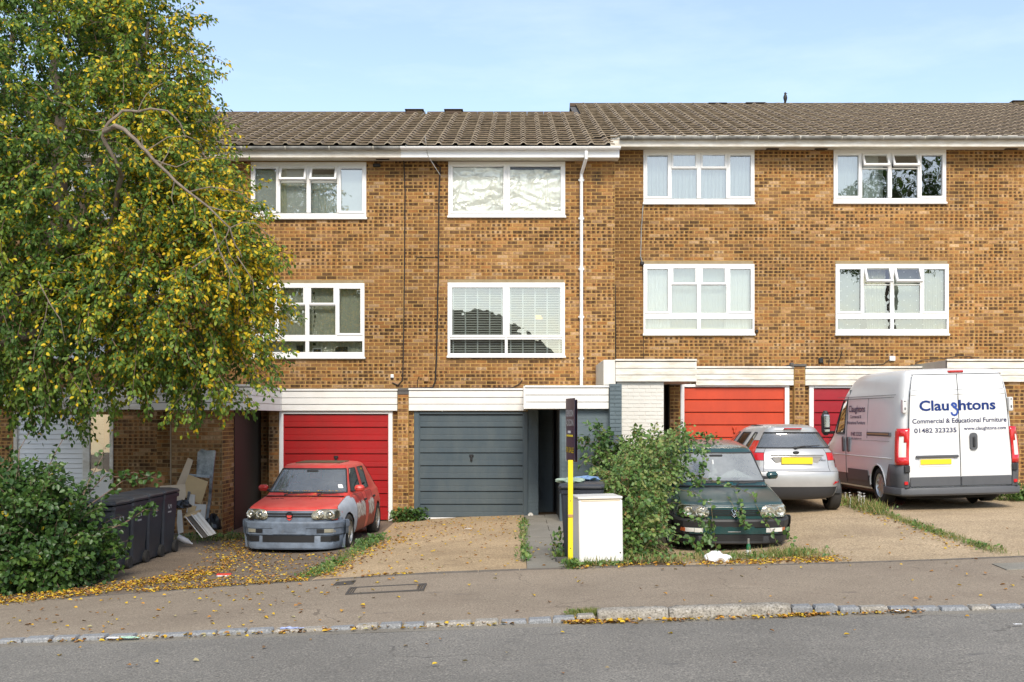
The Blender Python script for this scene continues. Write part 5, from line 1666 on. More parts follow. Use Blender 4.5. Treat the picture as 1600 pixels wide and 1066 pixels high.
    sec = [(.005,.552),(.030,.545),(.045,.520),(.040,.44),(.028,.43),(.026,.335),(.018,.325),(-.03,.32),(-.03,.55)]
    if red: sec_low = [(.0,.325),(.012,.30),(.030,.22),(.038,.125),(.025,.10),(-.04,.10)]
    else: sec_low = [(.0,.325),(.01,.30),(.028,.25),(.03,.215),(.015,.20),(-.04,.20)]
    sweep(root, 'front_bumper', path, sec, bm_)
    vl = sweep(root, 'front_valance', path[1:-1], sec_low, bm_ if red else M['trim'])
    for v in vl.data.vertices: v.co.x *= 1-max(0, .32-v.co.z)*.28
    # grille opening in the lower bumper
    def face_box(name, x0, x1, z0, z1, out, mat, parent, th=.02, rad=.01):
        mb = MB(); n = 8; vs = []
        for k in range(n+1):
            x = x0+(x1-x0)*k/n; y = fy(x)-out
            for z in (z0, z1): vs += [(x, y, z), (x, y+th+.03, z)]
        fs = []
        for k in range(n):
            a = k*4; b = a+4
            fs += [(a,b,b+2,a+2),(a,a+1,b+1,b),(a+2,b+2,b+3,a+3)]
        fs += [(0,2,3,1),(n*4,n*4+1,n*4+3,n*4+2)]
        mb.add(vs, fs)
        return mb.build(name, mat, parent)
    fb = vl
    face_box('lower_grille', -.44, .40, .215 if red else .25, .322 if red else .335, .034, M['black'], root)
    for s in (-1, 1):
        face_box('side_intake', s*.50 if s > 0 else -.76, .76 if s > 0 else -.50, .225, .312, .036, M['black'], root)
        # fog lamp and indicator in the bumper corners
        a, b = (.44, .555) if s > 0 else (-.555, -.44)
        face_box('fog_slot' if red else 'fog_lamp', a, b, .365, .425, .040, M['black'] if red else M['lamp_clear'], root)
        a, b = (.56, .76) if s > 0 else (-.76, -.56)
        face_box('indicator', a, b, .370, .425, .042, M['lamp_dim'] if red else M['lamp_clear'], root)
        if not red:
            a, b = (.68, .77) if s > 0 else (-.77, -.68)
            face_box('indicator', a, b, .373, .423, .045, M['lamp_amber'], root)
    face_box('number_plate_recess', -.27, .27, .345, .455, .040, M['primer_b'] if red else M['green_paint'], root)
    if not red:
        face_box('bumper_strip', -.62, .62, .345, .43, .034, M['green_paint'], root)
        face_box('plate_edge', -.10, .08, .375, .385, .050, M['gutter_old'], root)
    else:
        face_box('plate_mark', -.11, .11, .385, .43, .047, M['primer_b'], root)
    # grille band
    gb = face_box('grille', -.39, .39, .585, .712, .0, M['primer_b'] if red else M['green_paint'], root, .03)
    for z in ((.668,), (.628,)) if red else ((.672,), (.642,), (.612,)):
        face_box('grille_slot', -.38, .38, z[0]-.010, z[0]+.010, .012, M['black'], gb)
        face_box('grille_slat', -.38, .38, z[0]+.010, z[0]+.016, .018, M['greytrim'] if red else M['green_paint'], gb)
    face_box('nose_panel', -.78, .78, .545, .585, .004, M['primer_b'] if red else M['green_paint'], root, .03)
    # headlamps
    for s in (-1, 1):
        cx = s*.605
        pts = [(cx-s*.245, .61), (cx-s*.23, .588), (cx-s*.17, .575), (cx+s*.10, .573), (cx+s*.145, .59), (cx+s*.158, .64), (cx+s*.148, .705), (cx+s*.11, .735),
               (cx-s*.09, .742), (cx-s*.17, .730), (cx-s*.225, .700), (cx-s*.25, .650)]
        if s < 0: pts = pts[::-1]
        hl = MB(); hl.prism(pts, -.0, .06)
        ho = hl.build('headlamp', M['lamp_dim'] if red else M['reflector'], root)
        bend_y(ho, lambda x, z: fy(x)-.026+(z-.6)*.15)
        lens = MB(); p2 = pts; n_ = len(p2)
        cxm = sum(p[0] for p in p2)/n_; czm = sum(p[1] for p in p2)/n_
        vs = [(x, 0, z) for x, z in p2]+[(cxm+(x-cxm)*.75, -.018, czm+(z-czm)*.75) for x, z in p2]+[(cxm, -.024, czm)]
        lens.add(vs, [(i, (i+1) % n_, (i+1) % n_+n_, i+n_) for i in range(n_)]+[(n_+i, n_+(i+1) % n_, 2*n_) for i in range(n_)])
        lo = lens.build('lens', M['lens'], ho, True); bend_y(lo, lambda x, z: fy(x)-.028+(z-.6)*.15)
        for q, (dx, rr) in enumerate(((-s*.125, .066), (s*.040, .060))):
            x = cx+dx; mb = MB()
            if red:
                ring_y(mb, x, 0, .658, .040, .072, .018); mb.lathe([(0,-.012),(.016,-.008),(.022,.0)], 12, 'y', (x, 0, .658))
            else:
                mb.lathe([(0,.004),(.02,.0),(rr*.8,-.010),(rr,-.014),(rr+.006,-.006)], 20, 'y', (x, 0, .658))
            ro = mb.build('reflector', M['reflector'], ho, True); bend_y(ro, lambda X_, Z_: fy(cx+dx)-.030+(.645-.6)*.15)
            if not red:
                mb = MB(); mb.lathe([(0,-.02),(.022,-.014),(.03,.0)], 14, 'y', (x, 0, .658)); bo = mb.build('bulb_cap', M['lamp_dim'], ho, True); bend_y(bo, lambda X_, Z_: fy(cx+dx)-.030+.007)
    # badge
    if red:
        mb = MB(); ring_y(mb, 0, fy(0)-.02, .645, .042, .058, .01); mb.lathe([(0,.0),(.045,.0)], 20, 'y', (0, fy(0)-.018, .645)); 
        b = mb.build('badge_hole', M['black'], root, True)
        mb = MB(); mb.prism([(-.06,.645),(.06,.645),(.03,.58),(0,.56),(-.03,.58)], fy(0)-.02, fy(0)); mb.build('badge_surround', M['red_paint'], root)
    else:
        mb = MB(); y = fy(0)-.03
        mb.lathe([(0,.0),(.055,.0),(.06,.01)], 24, 'y', (0, y+.006, .645)); b = mb.build('badge', M['black'], root, True)
        mb = MB(); ring_y(mb, 0, y+.002, .645, .050, .061, .006, 28)
        def stroke(a, b_): 
            A, B = Vector((a[0], y-.002, .645+a[1])), Vector((b_[0], y-.002, .645+b_[1])); mb.tube([A, B], .0050, 6)
        stroke((-.020,.046),(0,.006)); stroke((.020,.046),(0,.006))
        stroke((-.044,.022),(-.018,-.040)); stroke((-.018,-.040),(0,-.004)); stroke((0,-.004),(.018,-.040)); stroke((.018,-.040),(.044,.022))
        mb.build('badge_mark', M['chrome'], b)
    # mirrors, handles, wipers, sill strips
    for s in (-1, 1):
        mb = MB(); T = Matrix.Translation((s*.84, 1.52, .985)) @ Matrix.Rotation(R(s*12), 4, 'Z')
        mb.rbox(-.085,.085,-.05,.05,-.055,.055,.03, M=T); mi = mb.build('door_mirror', M['red_paint'] if red else M['green_paint'], root, True)
        smooth_by_angle(mi.data, 85)
        mb = MB(); mb.rbox(s*.73-.05, s*.73+.05, 1.48, 1.56, .93, .97, .01); mb.build('mirror_arm', M['trim'], mi)
        for yy in (2.08, 2.88):
            mb = MB(); mb.rbox(s*.835-.012, s*.835+.012, yy-.075, yy+.075, .735, .775, .008); mb.build('door_handle', M['trim'], root)
    for s in (-.35, .22):
        mb = MB(); mb.tube([(s, 1.06, .895), (s+.05, 1.14, .915), (s+.30, 1.15, .925)], [.012,.008,.006], 6)
        mb.tube([(s-.04, 1.15, .922), (s+.42, 1.18, .930)], .006, 5); mb.build('wiper', M['trim'], root)
    mb = MB(); mb.rbox(-.66,.66,1.04,1.12,.872,.885,.006); mb.build('cowl_panel', M['trim'], root)
    if red:
        mb = MB(); mb.rbox(-.40,.40,1.98,2.75,1.39,1.408,.008); mb.build('sunroof', mat_plain('mossy_roof', (.14,.10,.05), .8, dirt=.6, objc=True), root)
        mb = MB(); mb.add([(.52,1.31,1.0),(.60,1.32,1.0),(.57,1.36,1.06),(.50,1.35,1.06)], [(0,1,2,3)]); mb.build('tax_disc', M['upvc'], root)
        for (x, y) in ((-.42,.62),(-.36,.66),(-.30,.72)):
            mb = MB(); mb.rbox(x-.03,x+.03,y-.01,y+.01,.862,.868,.002); mb.build('washer_jet', M['trim'], root)
    else:
        mb = MB(); rg = random.Random(5)
        mb.tube([(-.07,1.5,1.22),(-.06,1.48,1.1),(-.065,1.45,1.02)], .012, 5)
        for k in range(9): mb.lathe([(0,-.03),(.03,0),(0,.03)], 6, 'z', (-.065+rg.uniform(-.05,.05), 1.45, 1.0+rg.uniform(-.05,.07)))
        mb.build('mirror_ornament', M['upvc'], root)
        mb = MB(); mb.prism([(.0,.965),(.52,.965),(.40,1.02),(.25,1.09),(.12,1.03)], 1.40, 1.44); mb.build('paper_on_dash', M['net'], root)
        for x in (-.3, .3):
            mb = MB(); mb.rbox(x-.02,x+.02,.97,.99,.918,.925,.002); mb.build('washer_jet', M['trim'], root)
    return root
CAR_RED_Y = 18.45
red_car = hatch('red', (PX(452, 18.45), 18.40, gh(-3.4, 19.6)-.02), R(-3.5), pitch=0.5)
green_car = hatch('green', (2.99, 16.0, -.145), R(0.3), pitch=4.3)

# ------------------------------------------------------------------ silver hatchback seen from behind
def silver_car(loc, yaw):
    root = thing('hatchback_car', 'silver hatchback seen from behind with yellow plate, between the green car and the van', 'car', loc, (0, 0, yaw))
    C_ = dict(cf=.35)
    lv = [dict(z=.20, w=.74, wf=.60, wr=.62, yf=.18, yr=3.80, cr=.22, **C_),
          dict(z=.26, w=.80, wf=.66, wr=.70, yf=.10, yr=3.88, cr=.26, **C_),
          dict(z=.42, w=.85, wf=.70, wr=.76, yf=.04, yr=3.935, cr=.30, **C_),
          dict(z=.58, w=.862, wf=.72, wr=.775, yf=.02, yr=3.95, cr=.32, **C_),
          dict(z=.685, w=.862, wf=.72, wr=.77, yf=.06, yr=3.935, cr=.32, **C_),
          dict(z=.72, w=.86, wf=.71, wr=.745, yf=.10, yr=3.87, cr=.30, **C_),
          dict(z=.85, w=.85, wf=.68, wr=.735, yf=.55, yr=3.86, cr=.33, **C_),
          dict(z=1.00, w=.825, wf=.66, wr=.715, yf=.95, yr=3.79, cr=.32, cf=.2),
          dict(z=1.04, w=.79, wf=.64, wr=.665, yf=1.10, yr=3.755, cr=.32, cf=.2),
          dict(z=1.18, w=.70, wf=.58, wr=.57, yf=1.45, yr=3.66, cr=.30, cf=.2),
          dict(z=1.32, w=.60, wf=.52, wr=.485, yf=1.80, yr=3.56, cr=.26, cf=.2),
          dict(z=1.385, w=.53, wf=.47, wr=.43, yf=1.95, yr=3.60, cr=.22, cf=.2),
          dict(z=1.425, w=.43, wf=.40, wr=.36, yf=2.15, yr=3.50, cr=.16, cf=.15),
          dict(z=1.452, w=.27, wf=.28, wr=.28, yf=2.45, yr=3.25, cr=.1, cf=.1)]
    sy = [.75, 1.35, 1.75, 1.9, 2.45, 2.55, 3.15, 3.22, 3.5]
    BODY, GATE, LAMP, RWIN, WIN, BUMP, LOWB, SCR = range(8)
    n = 5+len(sy)+5
    def tg(i, j):
        rear = j - (5+len(sy)-1)      # 0: last side->corner ; 1..4 rear faces corner->centre
        if j < 4 and i in (8, 9): return SCR
        if i <= 1: return LOWB if rear >= 2 else BODY
        if rear >= 1 and i in (2, 3): return BUMP
        if rear == 0 and i in (2, 3): return BUMP
        if rear >= 3 and i in (4, 5, 6, 7): return GATE
        if rear == 1 and i in (5, 6, 7, 8): return LAMP
        if rear == 0 and i in (6, 7, 8): return LAMP
        if rear == 2 and i == 6: return LAMP
        if rear >= 2 and i in (8, 9): return RWIN
        if i in (8, 9) and j in (6, 7, 8, 10, 12): return WIN
        return BODY
    V, FS, MS = car_body(lv, sy, tg, 2)
    V, FS, MS = cut_arches(V, FS, MS, (.82, 3.31), .30, .335)
    spec = {BODY: ('body', M['silver'], False), GATE: ('tailgate', M['silver'], .004), LAMP: ('tail_lamp', M['lamp_red'], .004), RWIN: ('rear_window', M['screen_glass'], .016),  # rear glass paled by the grey film, painted in for its sky reflection
            WIN: ('side_window', M['car_glass'], .012), BUMP: ('rear_bumper', M['silver'], .003), LOWB: ('lower_valance', M['darktrim'], False), SCR: ('windscreen', M['car_glass'], .01), 99: ('floor', M['trim'], False)}
    split_parts(V, FS, MS, spec, root, M['trim'])
    for ya in (.82, 3.31):
        for s in (-1, 1):
            housing(root, s*.80, ya, .30, .335, s, .32)
            wheel(root, s*.745, ya, .30, .195, s, M['alloy'], 7)
    for s in (-1, 1):
        mb = MB(); mb.rbox(s*.36-.25,s*.36+.25,2.3,2.45,.5,1.10,.06); mb.rbox(s*.36-.12,s*.36+.12,2.36,2.44,1.12,1.3,.03); mb.build('seat', M['seat'], root)
    mb = MB(); mb.rbox(-.62,.62,3.0,3.15,.5,1.05,.06); mb.build('rear_seat', M['seat'], root)
    mb = MB(); mb.rbox(-.65,.65,1.3,1.7,.7,1.02,.06); mb.build('dashboard', M['dash'], root)
    def ry(x, z):   # rear surface
        zs = [l['z'] for l in lv]; ys = [l['yr'] for l in lv]; ws = [l['wr'] for l in lv]; cs = [l['cr'] for l in lv]
        y = np.interp(z, zs, ys); w = np.interp(z, zs, ws); c = np.interp(z, zs, cs)
        return y - c*np.interp(abs(x)/w, FXF, FYF)
    def plate(name, poly, out, mat, th=.012):
        mb = MB(); n_ = len(poly)
        # triangulated fan with centre
        cx = sum(p[0] for p in poly)/n_; cz = sum(p[1] for p in poly)/n_
        vs = [(x, ry(x, z)+out, z) for x, z in poly]+[(cx, ry(cx, cz)+out, cz)]+[(x, ry(x, z)+out-th, z) for x, z in poly]
        fs = [(i, (i+1) % n_, n_) for i in range(n_)]+[(i, n_+1+i, n_+1+(i+1) % n_, (i+1) % n_) for i in range(n_)]
        mb.add(vs, fs); return mb.build(name, mat, root)
    # plate on its recess, badge strip
    mb = MB(); yb = ry(0, .86)+.006
    mb.add([(-.42,yb,.915),(.42,yb,.915),(.34,yb-.02,.80),(-.34,yb-.02,.80)], [(0,1,2,3)]); mb.build('plate_recess', M['silver'], root)
    mb = MB(); mb.rbox(-.26,.26,yb+.0,yb+.022,.795,.905,.004); mb.build('number_plate', M['plate_y'], root)
    mb = MB(); mb.rbox(-.44,.44,yb-.01,yb+.03,.925,.950,.008); mb.build('chrome_strip', M['alloy'], root)
    mb = MB(); mb.lathe([(0,.012),(.045,.008),(.055,.0)], 20, 'y', (0, 0, 0)); mb.v = [(x, ry(0, .985)+.014+y, .985+z*.45) for x, y, z in mb.v]; mb.build('badge', M['black'], root, True)
    # text badge
    tx = text_mesh('Zetec', .05, .0)
    tx_obj(tx, 'badge_lettering', M['trim'], root, lambda x, z: (-.38-x, ry(.45, .86)+.006, .845+z))
    # high brake lamp and spoiler
    mb = MB(); mb.rbox(-.15,.15,3.575,3.63,1.366,1.388,.008); mb.build('brake_lamp', M['lamp_red'], root)
    mb = MB(); mb.tube([(.0, ry(0,1.05)+.02, 1.06), (-.12, ry(.1,1.08)+.025, 1.085), (-.42, ry(.4,1.09)+.03, 1.10)], [.02,.012,.007], 6); mb.lathe([(0,.03),(.025,.02),(.03,0)], 12, 'y', (0, ry(0,1.05)+.0, 1.055)); mb.build('wiper', M['trim'], root, True)
    for s in (-1, 1):
        # clear lower part of each tail lamp
        P_ = [(s*.69,.80),(s*.735,.81),(s*.725,.90),(s*.685,.87)]
        plate('clear_lens', P_ if s < 0 else P_[::-1], .012, M['lamp_clear'])
        plate('reflector', [(s*.60,.455),(s*.755,.475),(s*.755,.515),(s*.64,.51)] if s < 0 else [(s*.64,.51),(s*.755,.515),(s*.755,.475),(s*.60,.455)], .010, M['lamp_red'])
        mb = MB(); mb.rbox(s*.93-.10,s*.93+.10,1.75,1.85,.97,1.09,.04); mb.build('door_mirror', M['silver'], root, bevel=.01)
        mb = MB(); mb.tube([(s*.41,2.4,1.427),(s*.42,2.8,1.430),(s*.40,3.2,1.420)], .010, 5); mb.build('roof_seam', M['trim'], root)
    return root

# ------------------------------------------------------------------ lettering
def text_mesh(s, size, bold=0.0, ext=0.0015, align='LEFT', space=1.0):
    cu = bpy.data.curves.new('lettering', 'FONT'); cu.body = s; cu.size = size; cu.offset = bold; cu.extrude = ext
    cu.align_x = align; cu.space_character = space; cu.resolution_u = 3
    o = bpy.data.objects.new('lettering', cu)
    me = bpy.data.meshes.new_from_object(o)
    bpy.data.objects.remove(o); bpy.data.curves.remove(cu)
    return me
def text_w(me): 
    xs = [v.co.x for v in me.vertices]; return (min(xs), max(xs)) if xs else (0, 0)
def tx_obj(me, name, mat, parent, f):
    for v in me.vertices:
        x, y, z = f(v.co.x, v.co.y)
        dz = v.co.z
        v.co = (x, y+0.0, z)
        v.co.y += dz*0 
    me.materials.clear(); me.materials.append(mat)
    o = bpy.data.objects.new(name, me); me.name = name
    return link(o, parent)



# ------------------------------------------------------------------ white van seen from behind left
def van(loc, yaw, roll):
    root = thing('panel_van', 'white panel van with blue lettering and tall red tail lamps, parked at the right', 'van', loc, (0, R(roll), yaw))
    LN = 4.96
    def l(z, w, yf, yr, cf, cr, wf=None, wr=None): return dict(z=z, w=w, wf=wf or w*.86, wr=wr or w-.045, yf=yf, yr=yr, cf=cf, cr=cr)
    lv = [l(.30,.96,.20,LN-.06,.4,.10), l(.36,1.0,.10,LN-.02,.42,.11), l(.60,1.022,.02,LN,.45,.12), l(.95,1.025,.05,LN,.50,.12),
          l(1.10,1.022,.25,LN-.005,.5,.12), l(1.22,1.015,.62,LN-.01,.4,.12), l(1.32,1.005,.85,LN-.015,.35,.12), l(1.60,.985,1.12,LN-.03,.34,.12),
          l(1.86,.955,1.42,LN-.05,.33,.12), l(1.95,.94,1.55,LN-.057,.30,.12), l(2.10,.905,1.85,LN-.075,.28,.14), l(2.19,.86,2.10,LN-.11,.25,.16), l(2.235,.78,2.35,LN-.20,.2,.15), l(2.254,.60,2.6,LN-.4,.2,.1)]
    sy = [.95, 1.55, 1.62, 2.30, 2.36, 3.0, 3.55, 4.1, 4.5]
    BODY, SCR, WIN, GREY, SKIRT = range(5)
    def tg(i, j):
        rear = j-(5+len(sy)-1)
        if i in (5, 6, 7) and j < 4: return SCR
        if i in (6, 7) and j in (6, 7): return WIN
        if i <= 1 and 7 <= j <= 11: return SKIRT if i == 1 else BODY
        return BODY
    fz = lambda z: float(np.interp(z, [0,.22,.30,.46,.48,.665,.86,1.06,1.245,1.37,1.50,1.70,1.838,1.937,2.14,2.185,2.254], [0,.12,.19,.33,.335,.505,.71,.87,1.06,1.22,1.31,1.72,1.86,1.935,2.195,2.24,2.305]))
    lv2 = [dict(q, z=fz(q['z'])) for q in lv]
    V, FS, MS = car_body(lv2, sy, tg, 3)
    V, FS, MS = cut_arches(V, FS, MS, (.95, 3.95), .315, .36, .6)
    spec = {BODY: ('body', M['van_white'], False), SCR: ('windscreen', M['car_glass'], .012), WIN: ('cab_window', M['car_glass'], .016), SKIRT: ('side_moulding', M['greytrim'], .003), 99: ('floor', M['trim'], False)}
    split_parts(V, FS, MS, spec, root, M['trim'])
    zs = [q['z'] for q in lv]; ws = [q['w'] for q in lv]; ysr = [q['yr'] for q in lv]
    def sx(z): return float(np.interp(z, zs, ws))
    def ry(z, x=0):
        y = float(np.interp(z, zs, ysr)); w = float(np.interp(z, zs, [q['wr'] for q in lv])); c = float(np.interp(z, zs, [q['cr'] for q in lv]))
        return y-c*float(np.interp(abs(x)/w, FXF, FYF))
    for ya in (.95, 3.95):
        for s in (-1, 1):
            housing(root, s*.99, ya, .315, .36, s, .36)
            wheel(root, s*.885, ya, .318, .215, s, M['steelrim'], 10)
            mb = MB()
            for k in range(12):
                a0, a1 = math.pi*(k/12)-.05, math.pi*((k+1)/12)+.0
                f = lambda a: Vector((s*(sx(.5+.37*math.sin(a))+.002), ya+.37*math.cos(a), .315+.37*math.sin(a)))
                mb.tube([f(a0), f(a1)], .014, 5, cap=False)
            mb.build('arch_lip', M['van_white'], root, True)
    # dark underside parts
    mb = MB(); mb.rbox(-.8,.8,.4,4.7,.22,.34,.05); mb.build('chassis', M['black'], root)
    def seam(pts, rad=.005, name='seam', mat='greytrim', parent=None):
        mb = MB(); mb.tube(pts, rad, 4); return mb.build(name, M[mat], parent or root)
    def on_side(s, y, z, o=.0): return (s*(sx(z)+o), y, z)
    # rear doors: shallow panels proud of the shell, either side of the centre gap
    def door(s):
        zz = [.48, .60, .75, .92, .935, 1.16, 1.18, 1.35, 1.38, 1.60, 1.80, 1.845, 1.93, 1.945, 2.08, 2.135]
        prf = {}
        vs = []; nx = 6
        for z in zz:
            hw = sx(z)-.16 if z < 1.9 else sx(z)-.15
            o = .018
            if .935 <= z <= 1.16: o = .012
            if 1.18 <= z <= 1.35: o = .014
            if z < .75: o = .018
            if 1.845 <= z <= 1.93: o = .028
            for k in range(nx+1):
                x = .006+(hw-.006)*k/nx
                vs.append((s*x, ry(z, x*.55)+o-(.006 if k in (0, nx) else 0), z))
        nn = nx+1
        fs = [(j*nn+i, (j*nn+i+1), (j+1)*nn+i+1, (j+1)*nn+i) for j in range(len(zz)-1) for i in range(nx)]
        if s > 0: fs = [tuple(reversed(f)) for f in fs]
        # rim
        nv = len(vs); rim = [j*nn for j in range(len(zz))]+[(len(zz)-1)*nn+i for i in range(1, nn)]+[j*nn+nx for j in range(len(zz)-2, -1, -1)]+[i for i in range(nx-1, 0, -1)]
        back = [(vs[i][0], vs[i][1]-.03, vs[i][2]) for i in rim]; vs += back
        for a in range(len(rim)):
            b = (a+1) % len(rim); fs.append((rim[a], rim[b], nv+b, nv+a))
        mb = MB(); mb.add(vs, fs)
        d = mb.build('rear_door', M['van_white'], root)
        bm = bmesh.new(); bm.from_mesh(d.data); bmesh.ops.recalc_face_normals(bm, faces=bm.faces); bm.to_mesh(d.data); bm.free()
        for p in d.data.polygons: p.use_smooth = True
        smooth_by_angle(d.data, 20)
        # grey lower panel
        mb = MB(); hw = sx(.6)-.165
        xs_ = sorted([s*.008, s*hw]); mb.rbox(xs_[0], xs_[1], ry(.6, hw*.5)+.0, ry(.6)+.030, .49, .665, .01); mb.build('lower_panel', M['greytrim'], d)
        return d
    dl, dr_ = door(1), door(-1)      # local +x is the van's picture-left side (rotated 180)
    # the van is placed with its nose at local y=0 pointing away; picture left = local +x
    for s in (1, -1):
        for (z0, z1) in ((.48, 2.135),):
            pts = []
            for k in range(12):
                z = z0+(z1-z0)*k/11; pts.append((s*(sx(z)-.148), ry(z, (sx(z)-.16)*.55)+.010, z))
            seam(pts, .006, 'door_gap', 'trim')
        seam([(0, ry(z)+.016, z) for z in np.linspace(.48, 2.135, 12)], .006, 'door_gap', 'trim') if s > 0 else None
    seam([(x, ry(2.14, x*.55)+.012, 2.142) for x in np.linspace(-.76, .76, 9)], .006, 'door_gap', 'trim')
    seam([(x, ry(1.845, x*.5)+.022, 1.838) for x in np.linspace(-.79, .79, 9)], .004, 'door_crease')
    seam([(x, ry(1.93, x*.5)+.022, 1.937) for x in np.linspace(-.77, .77, 9)], .003, 'door_crease')
    # tail lamps wrap the corners
    for s in (1, -1):
        zz = np.linspace(.86, 1.50, 9); vs = []; cols_ = 7
        for z in zz:
            w = sx(z); y0 = ry(z)
            wid = .135
            lo = .0 if z > .95 else 0
            for k in range(cols_):
                t = k/(cols_-1)        # 0 inner on the rear, 1 outer on the side
                a = t*math.pi/2
                x = (w-.155)+.168*math.sin(a); y = y0-.15+.165*math.cos(a)**.8 if t < 1 else y0-.15
                if z > 1.44: x = min(x, w-.0)
                vs.append((s*x, y+.004, z))
        fs = [(j*cols_+i, j*cols_+i+1, (j+1)*cols_+i+1, (j+1)*cols_+i) for j in range(8) for i in range(cols_-1)]
        mb = MB(); ms = [1 if (j in (2, 3, 4) and 1 <= i <= 3) or (j == 5 and i in (2, 3)) else 0 for j in range(8) for i in range(cols_-1)]
        mb.add(vs, fs if s < 0 else [tuple(reversed(f)) for f in fs]); 
        # lamp as red housing plus a clear curved insert
        for (nm, cond, mt) in (('tail_lamp', 0, M['lamp_red']), ('clear_insert', 1, M['lamp_clear'])):
            q = MB(); q.add(vs, [f for f, m_ in zip(fs, ms) if m_ == cond])
            o = q.build(nm, mt, root, False)
            for p in o.data.polygons: p.use_smooth = True
            if cond == 0:
                sd_ = o.modifiers.new('solid', 'SOLIDIFY'); sd_.thickness = .02; sd_.offset = 0
    # bumper
    pth = []
    for (x, y) in ((-1.035, 4.32), (-1.04, 4.60), (-1.03, LN-.14), (-.98, LN-.02), (-.85, LN+.045), (-.4, LN+.06), (0, LN+.065)): pth.append((x, y))
    pth += [(-x, y) for x, y in reversed(pth[:-1])]
    pth = [(x, y) for x, y in pth]
    sweep(root, 'rear_bumper', list(reversed(pth)), [(.0,.46),(.02,.455),(.03,.43),(.03,.34),(.01,.31),(-.05,.30),(-.05,.46)], M['greytrim'])
    mb = MB(); mb.rbox(-.95,.95,LN-.02,LN+.055,.455,.475,.004); mb.build('bumper_step', M['trim'], root)
    for s in (1, -1):
        # bumper corner rising to the lamp
        vs = []
        for z in (.34, .50, .70, .86):
            w = sx(z)+.012
            for (x, y) in ((w-.155, ry(z)+.022), (w-.07, ry(z)-.005), (w-.015, ry(z)-.07), (w, ry(z)-.16), (w+.002, LN-.40-(0.10 if z < .5 else 0)), (w+.002, 4.34 if z < .6 else (4.42 if z < .8 else 4.52))):
                vs.append((s*x, y, z))
        fs = [(j*6+i, j*6+i+1, (j+1)*6+i+1, (j+1)*6+i) for j in range(3) for i in range(5)]
        mb = MB(); mb.add(vs, fs); o = mb.build('bumper_corner', M['greytrim'], root)
        bm = bmesh.new(); bm.from_mesh(o.data); bmesh.ops.recalc_face_normals(bm, faces=bm.faces); bm.to_mesh(o.data); bm.free()
        for p in o.data.polygons: p.use_smooth = True
        so_ = o.modifiers.new('solid', 'SOLIDIFY'); so_.thickness = .02
        mb = MB(); x = s*(sx(.6)-.10); mb.rbox(x-.03, x+.03, ry(.56)+.0, ry(.56)+.03, .53, .59, .005); mb.build('reflector', M['lamp_red'], root)
        mb = MB(); x = s*(sx(.8)-.115); mb.rbox(x-.045, x+.045, ry(.8)+.0, ry(.8)+.05, .74, .85, .01); mb.build('door_stop', M['trim'], root)
        # hinges
        for z in (1.70,):
            mb = MB(); x = s*(sx(z)-.075); mb.rbox(x-.035, x+.035, ry(z)-.09, ry(z)+.012, z-.075, z+.075, .012); mb.build('hinge', M['van_white'], root)
            mb = MB(); 
            for dz in (-.04, .04): mb.lathe([(0,.016),(.014,.014),(.014,0)], 8, 'y', (x, ry(z)+.0, z+dz))
            mb.build('hinge_bolt', M['greytrim'], root)
    # roof lamp
    mb = MB(); mb.rbox(-.13,.13,LN-.20,LN-.085,2.165,2.205,.012); mb.build('brake_lamp', M['lamp_red'], root)
    # plate, strip, handle
    mb = MB(); mb.rbox(.12,.70,ry(1.0)+.005,ry(1.0)+.024,.82,1.06,.03); pr_ = mb.build('plate_panel', M['van_white'], root)
    mb = MB(); mb.rbox(.16,.68,ry(.9)+.026,ry(.9)+.036,.86,.965,.004); mb.build('number_plate', M['plate_y'], root)
    mb = MB(); mb.rbox(.04,.76,ry(1.0)+.02,ry(1.0)+.06,.995,1.05,.012); mb.build('plate_lamp_strip', M['greytrim'], root)
    mb = MB(); mb.prism(rounded(-.225, 1.245, .125, .245, .05), LN+.0, LN+.035); mb.build('handle_housing', M['greytrim'], root)
    mb = MB(); mb.rbox(-.245,-.205,LN+.03,LN+.06,1.17,1.32,.01); mb.build('handle', M['trim'], root)
    # side details (picture-left side is local +x)
    S = 1
    seam([on_side(S, y, 1.86, .002) for y in np.linspace(1.75, 4.70, 12)], .005, 'side_crease')
    seam([on_side(S, y, 1.815, .002) for y in np.linspace(2.36, 4.62, 10)], .004, 'side_crease')
    seam([on_side(S, 2.34, z, .001) for z in np.linspace(.42, 1.86, 12)], .006, 'door_gap', 'trim')
    seam([on_side(S, 3.42, z, .001) for z in np.linspace(1.30, 1.815, 6)], .003, 'door_gap')
    seam([on_side(S, 1.35, z, .001) for z in np.linspace(.9, 1.3, 5)], .004, 'door_gap')
    seam([on_side(S, y, .98, .001) for y in np.linspace(1.5, 4.6, 12)], .010, 'side_rib', 'van_white')
    seam([on_side(S, y, 1.27, .001) for y in np.linspace(2.36, 4.5, 12)], .003, 'side_rib', 'gutter_old')
    mb = MB(); mb.rbox(sx(1.36)-.02, sx(1.36)+.014, 3.42, 4.52, 1.335, 1.405, .008); mb.build('slide_rail', M['greytrim'], root)
    mb = MB(); mb.rbox(sx(1.36)+.0, sx(1.36)+.018, 3.46, 4.46, 1.355, 1.375, .003); mb.build('rail_slot', M['wood'], root)
    for y in (2.22, 2.50):
        mb = MB(); mb.prism([(y+a, z) for a, z in rounded(0, 1.18, .095, .26, .045)], 0, .03)
        mb.v = [(sx(1.18)+.0+v[1], v[0], v[2]) for v in mb.v]; mb.build('door_handle', M['greytrim'], root)
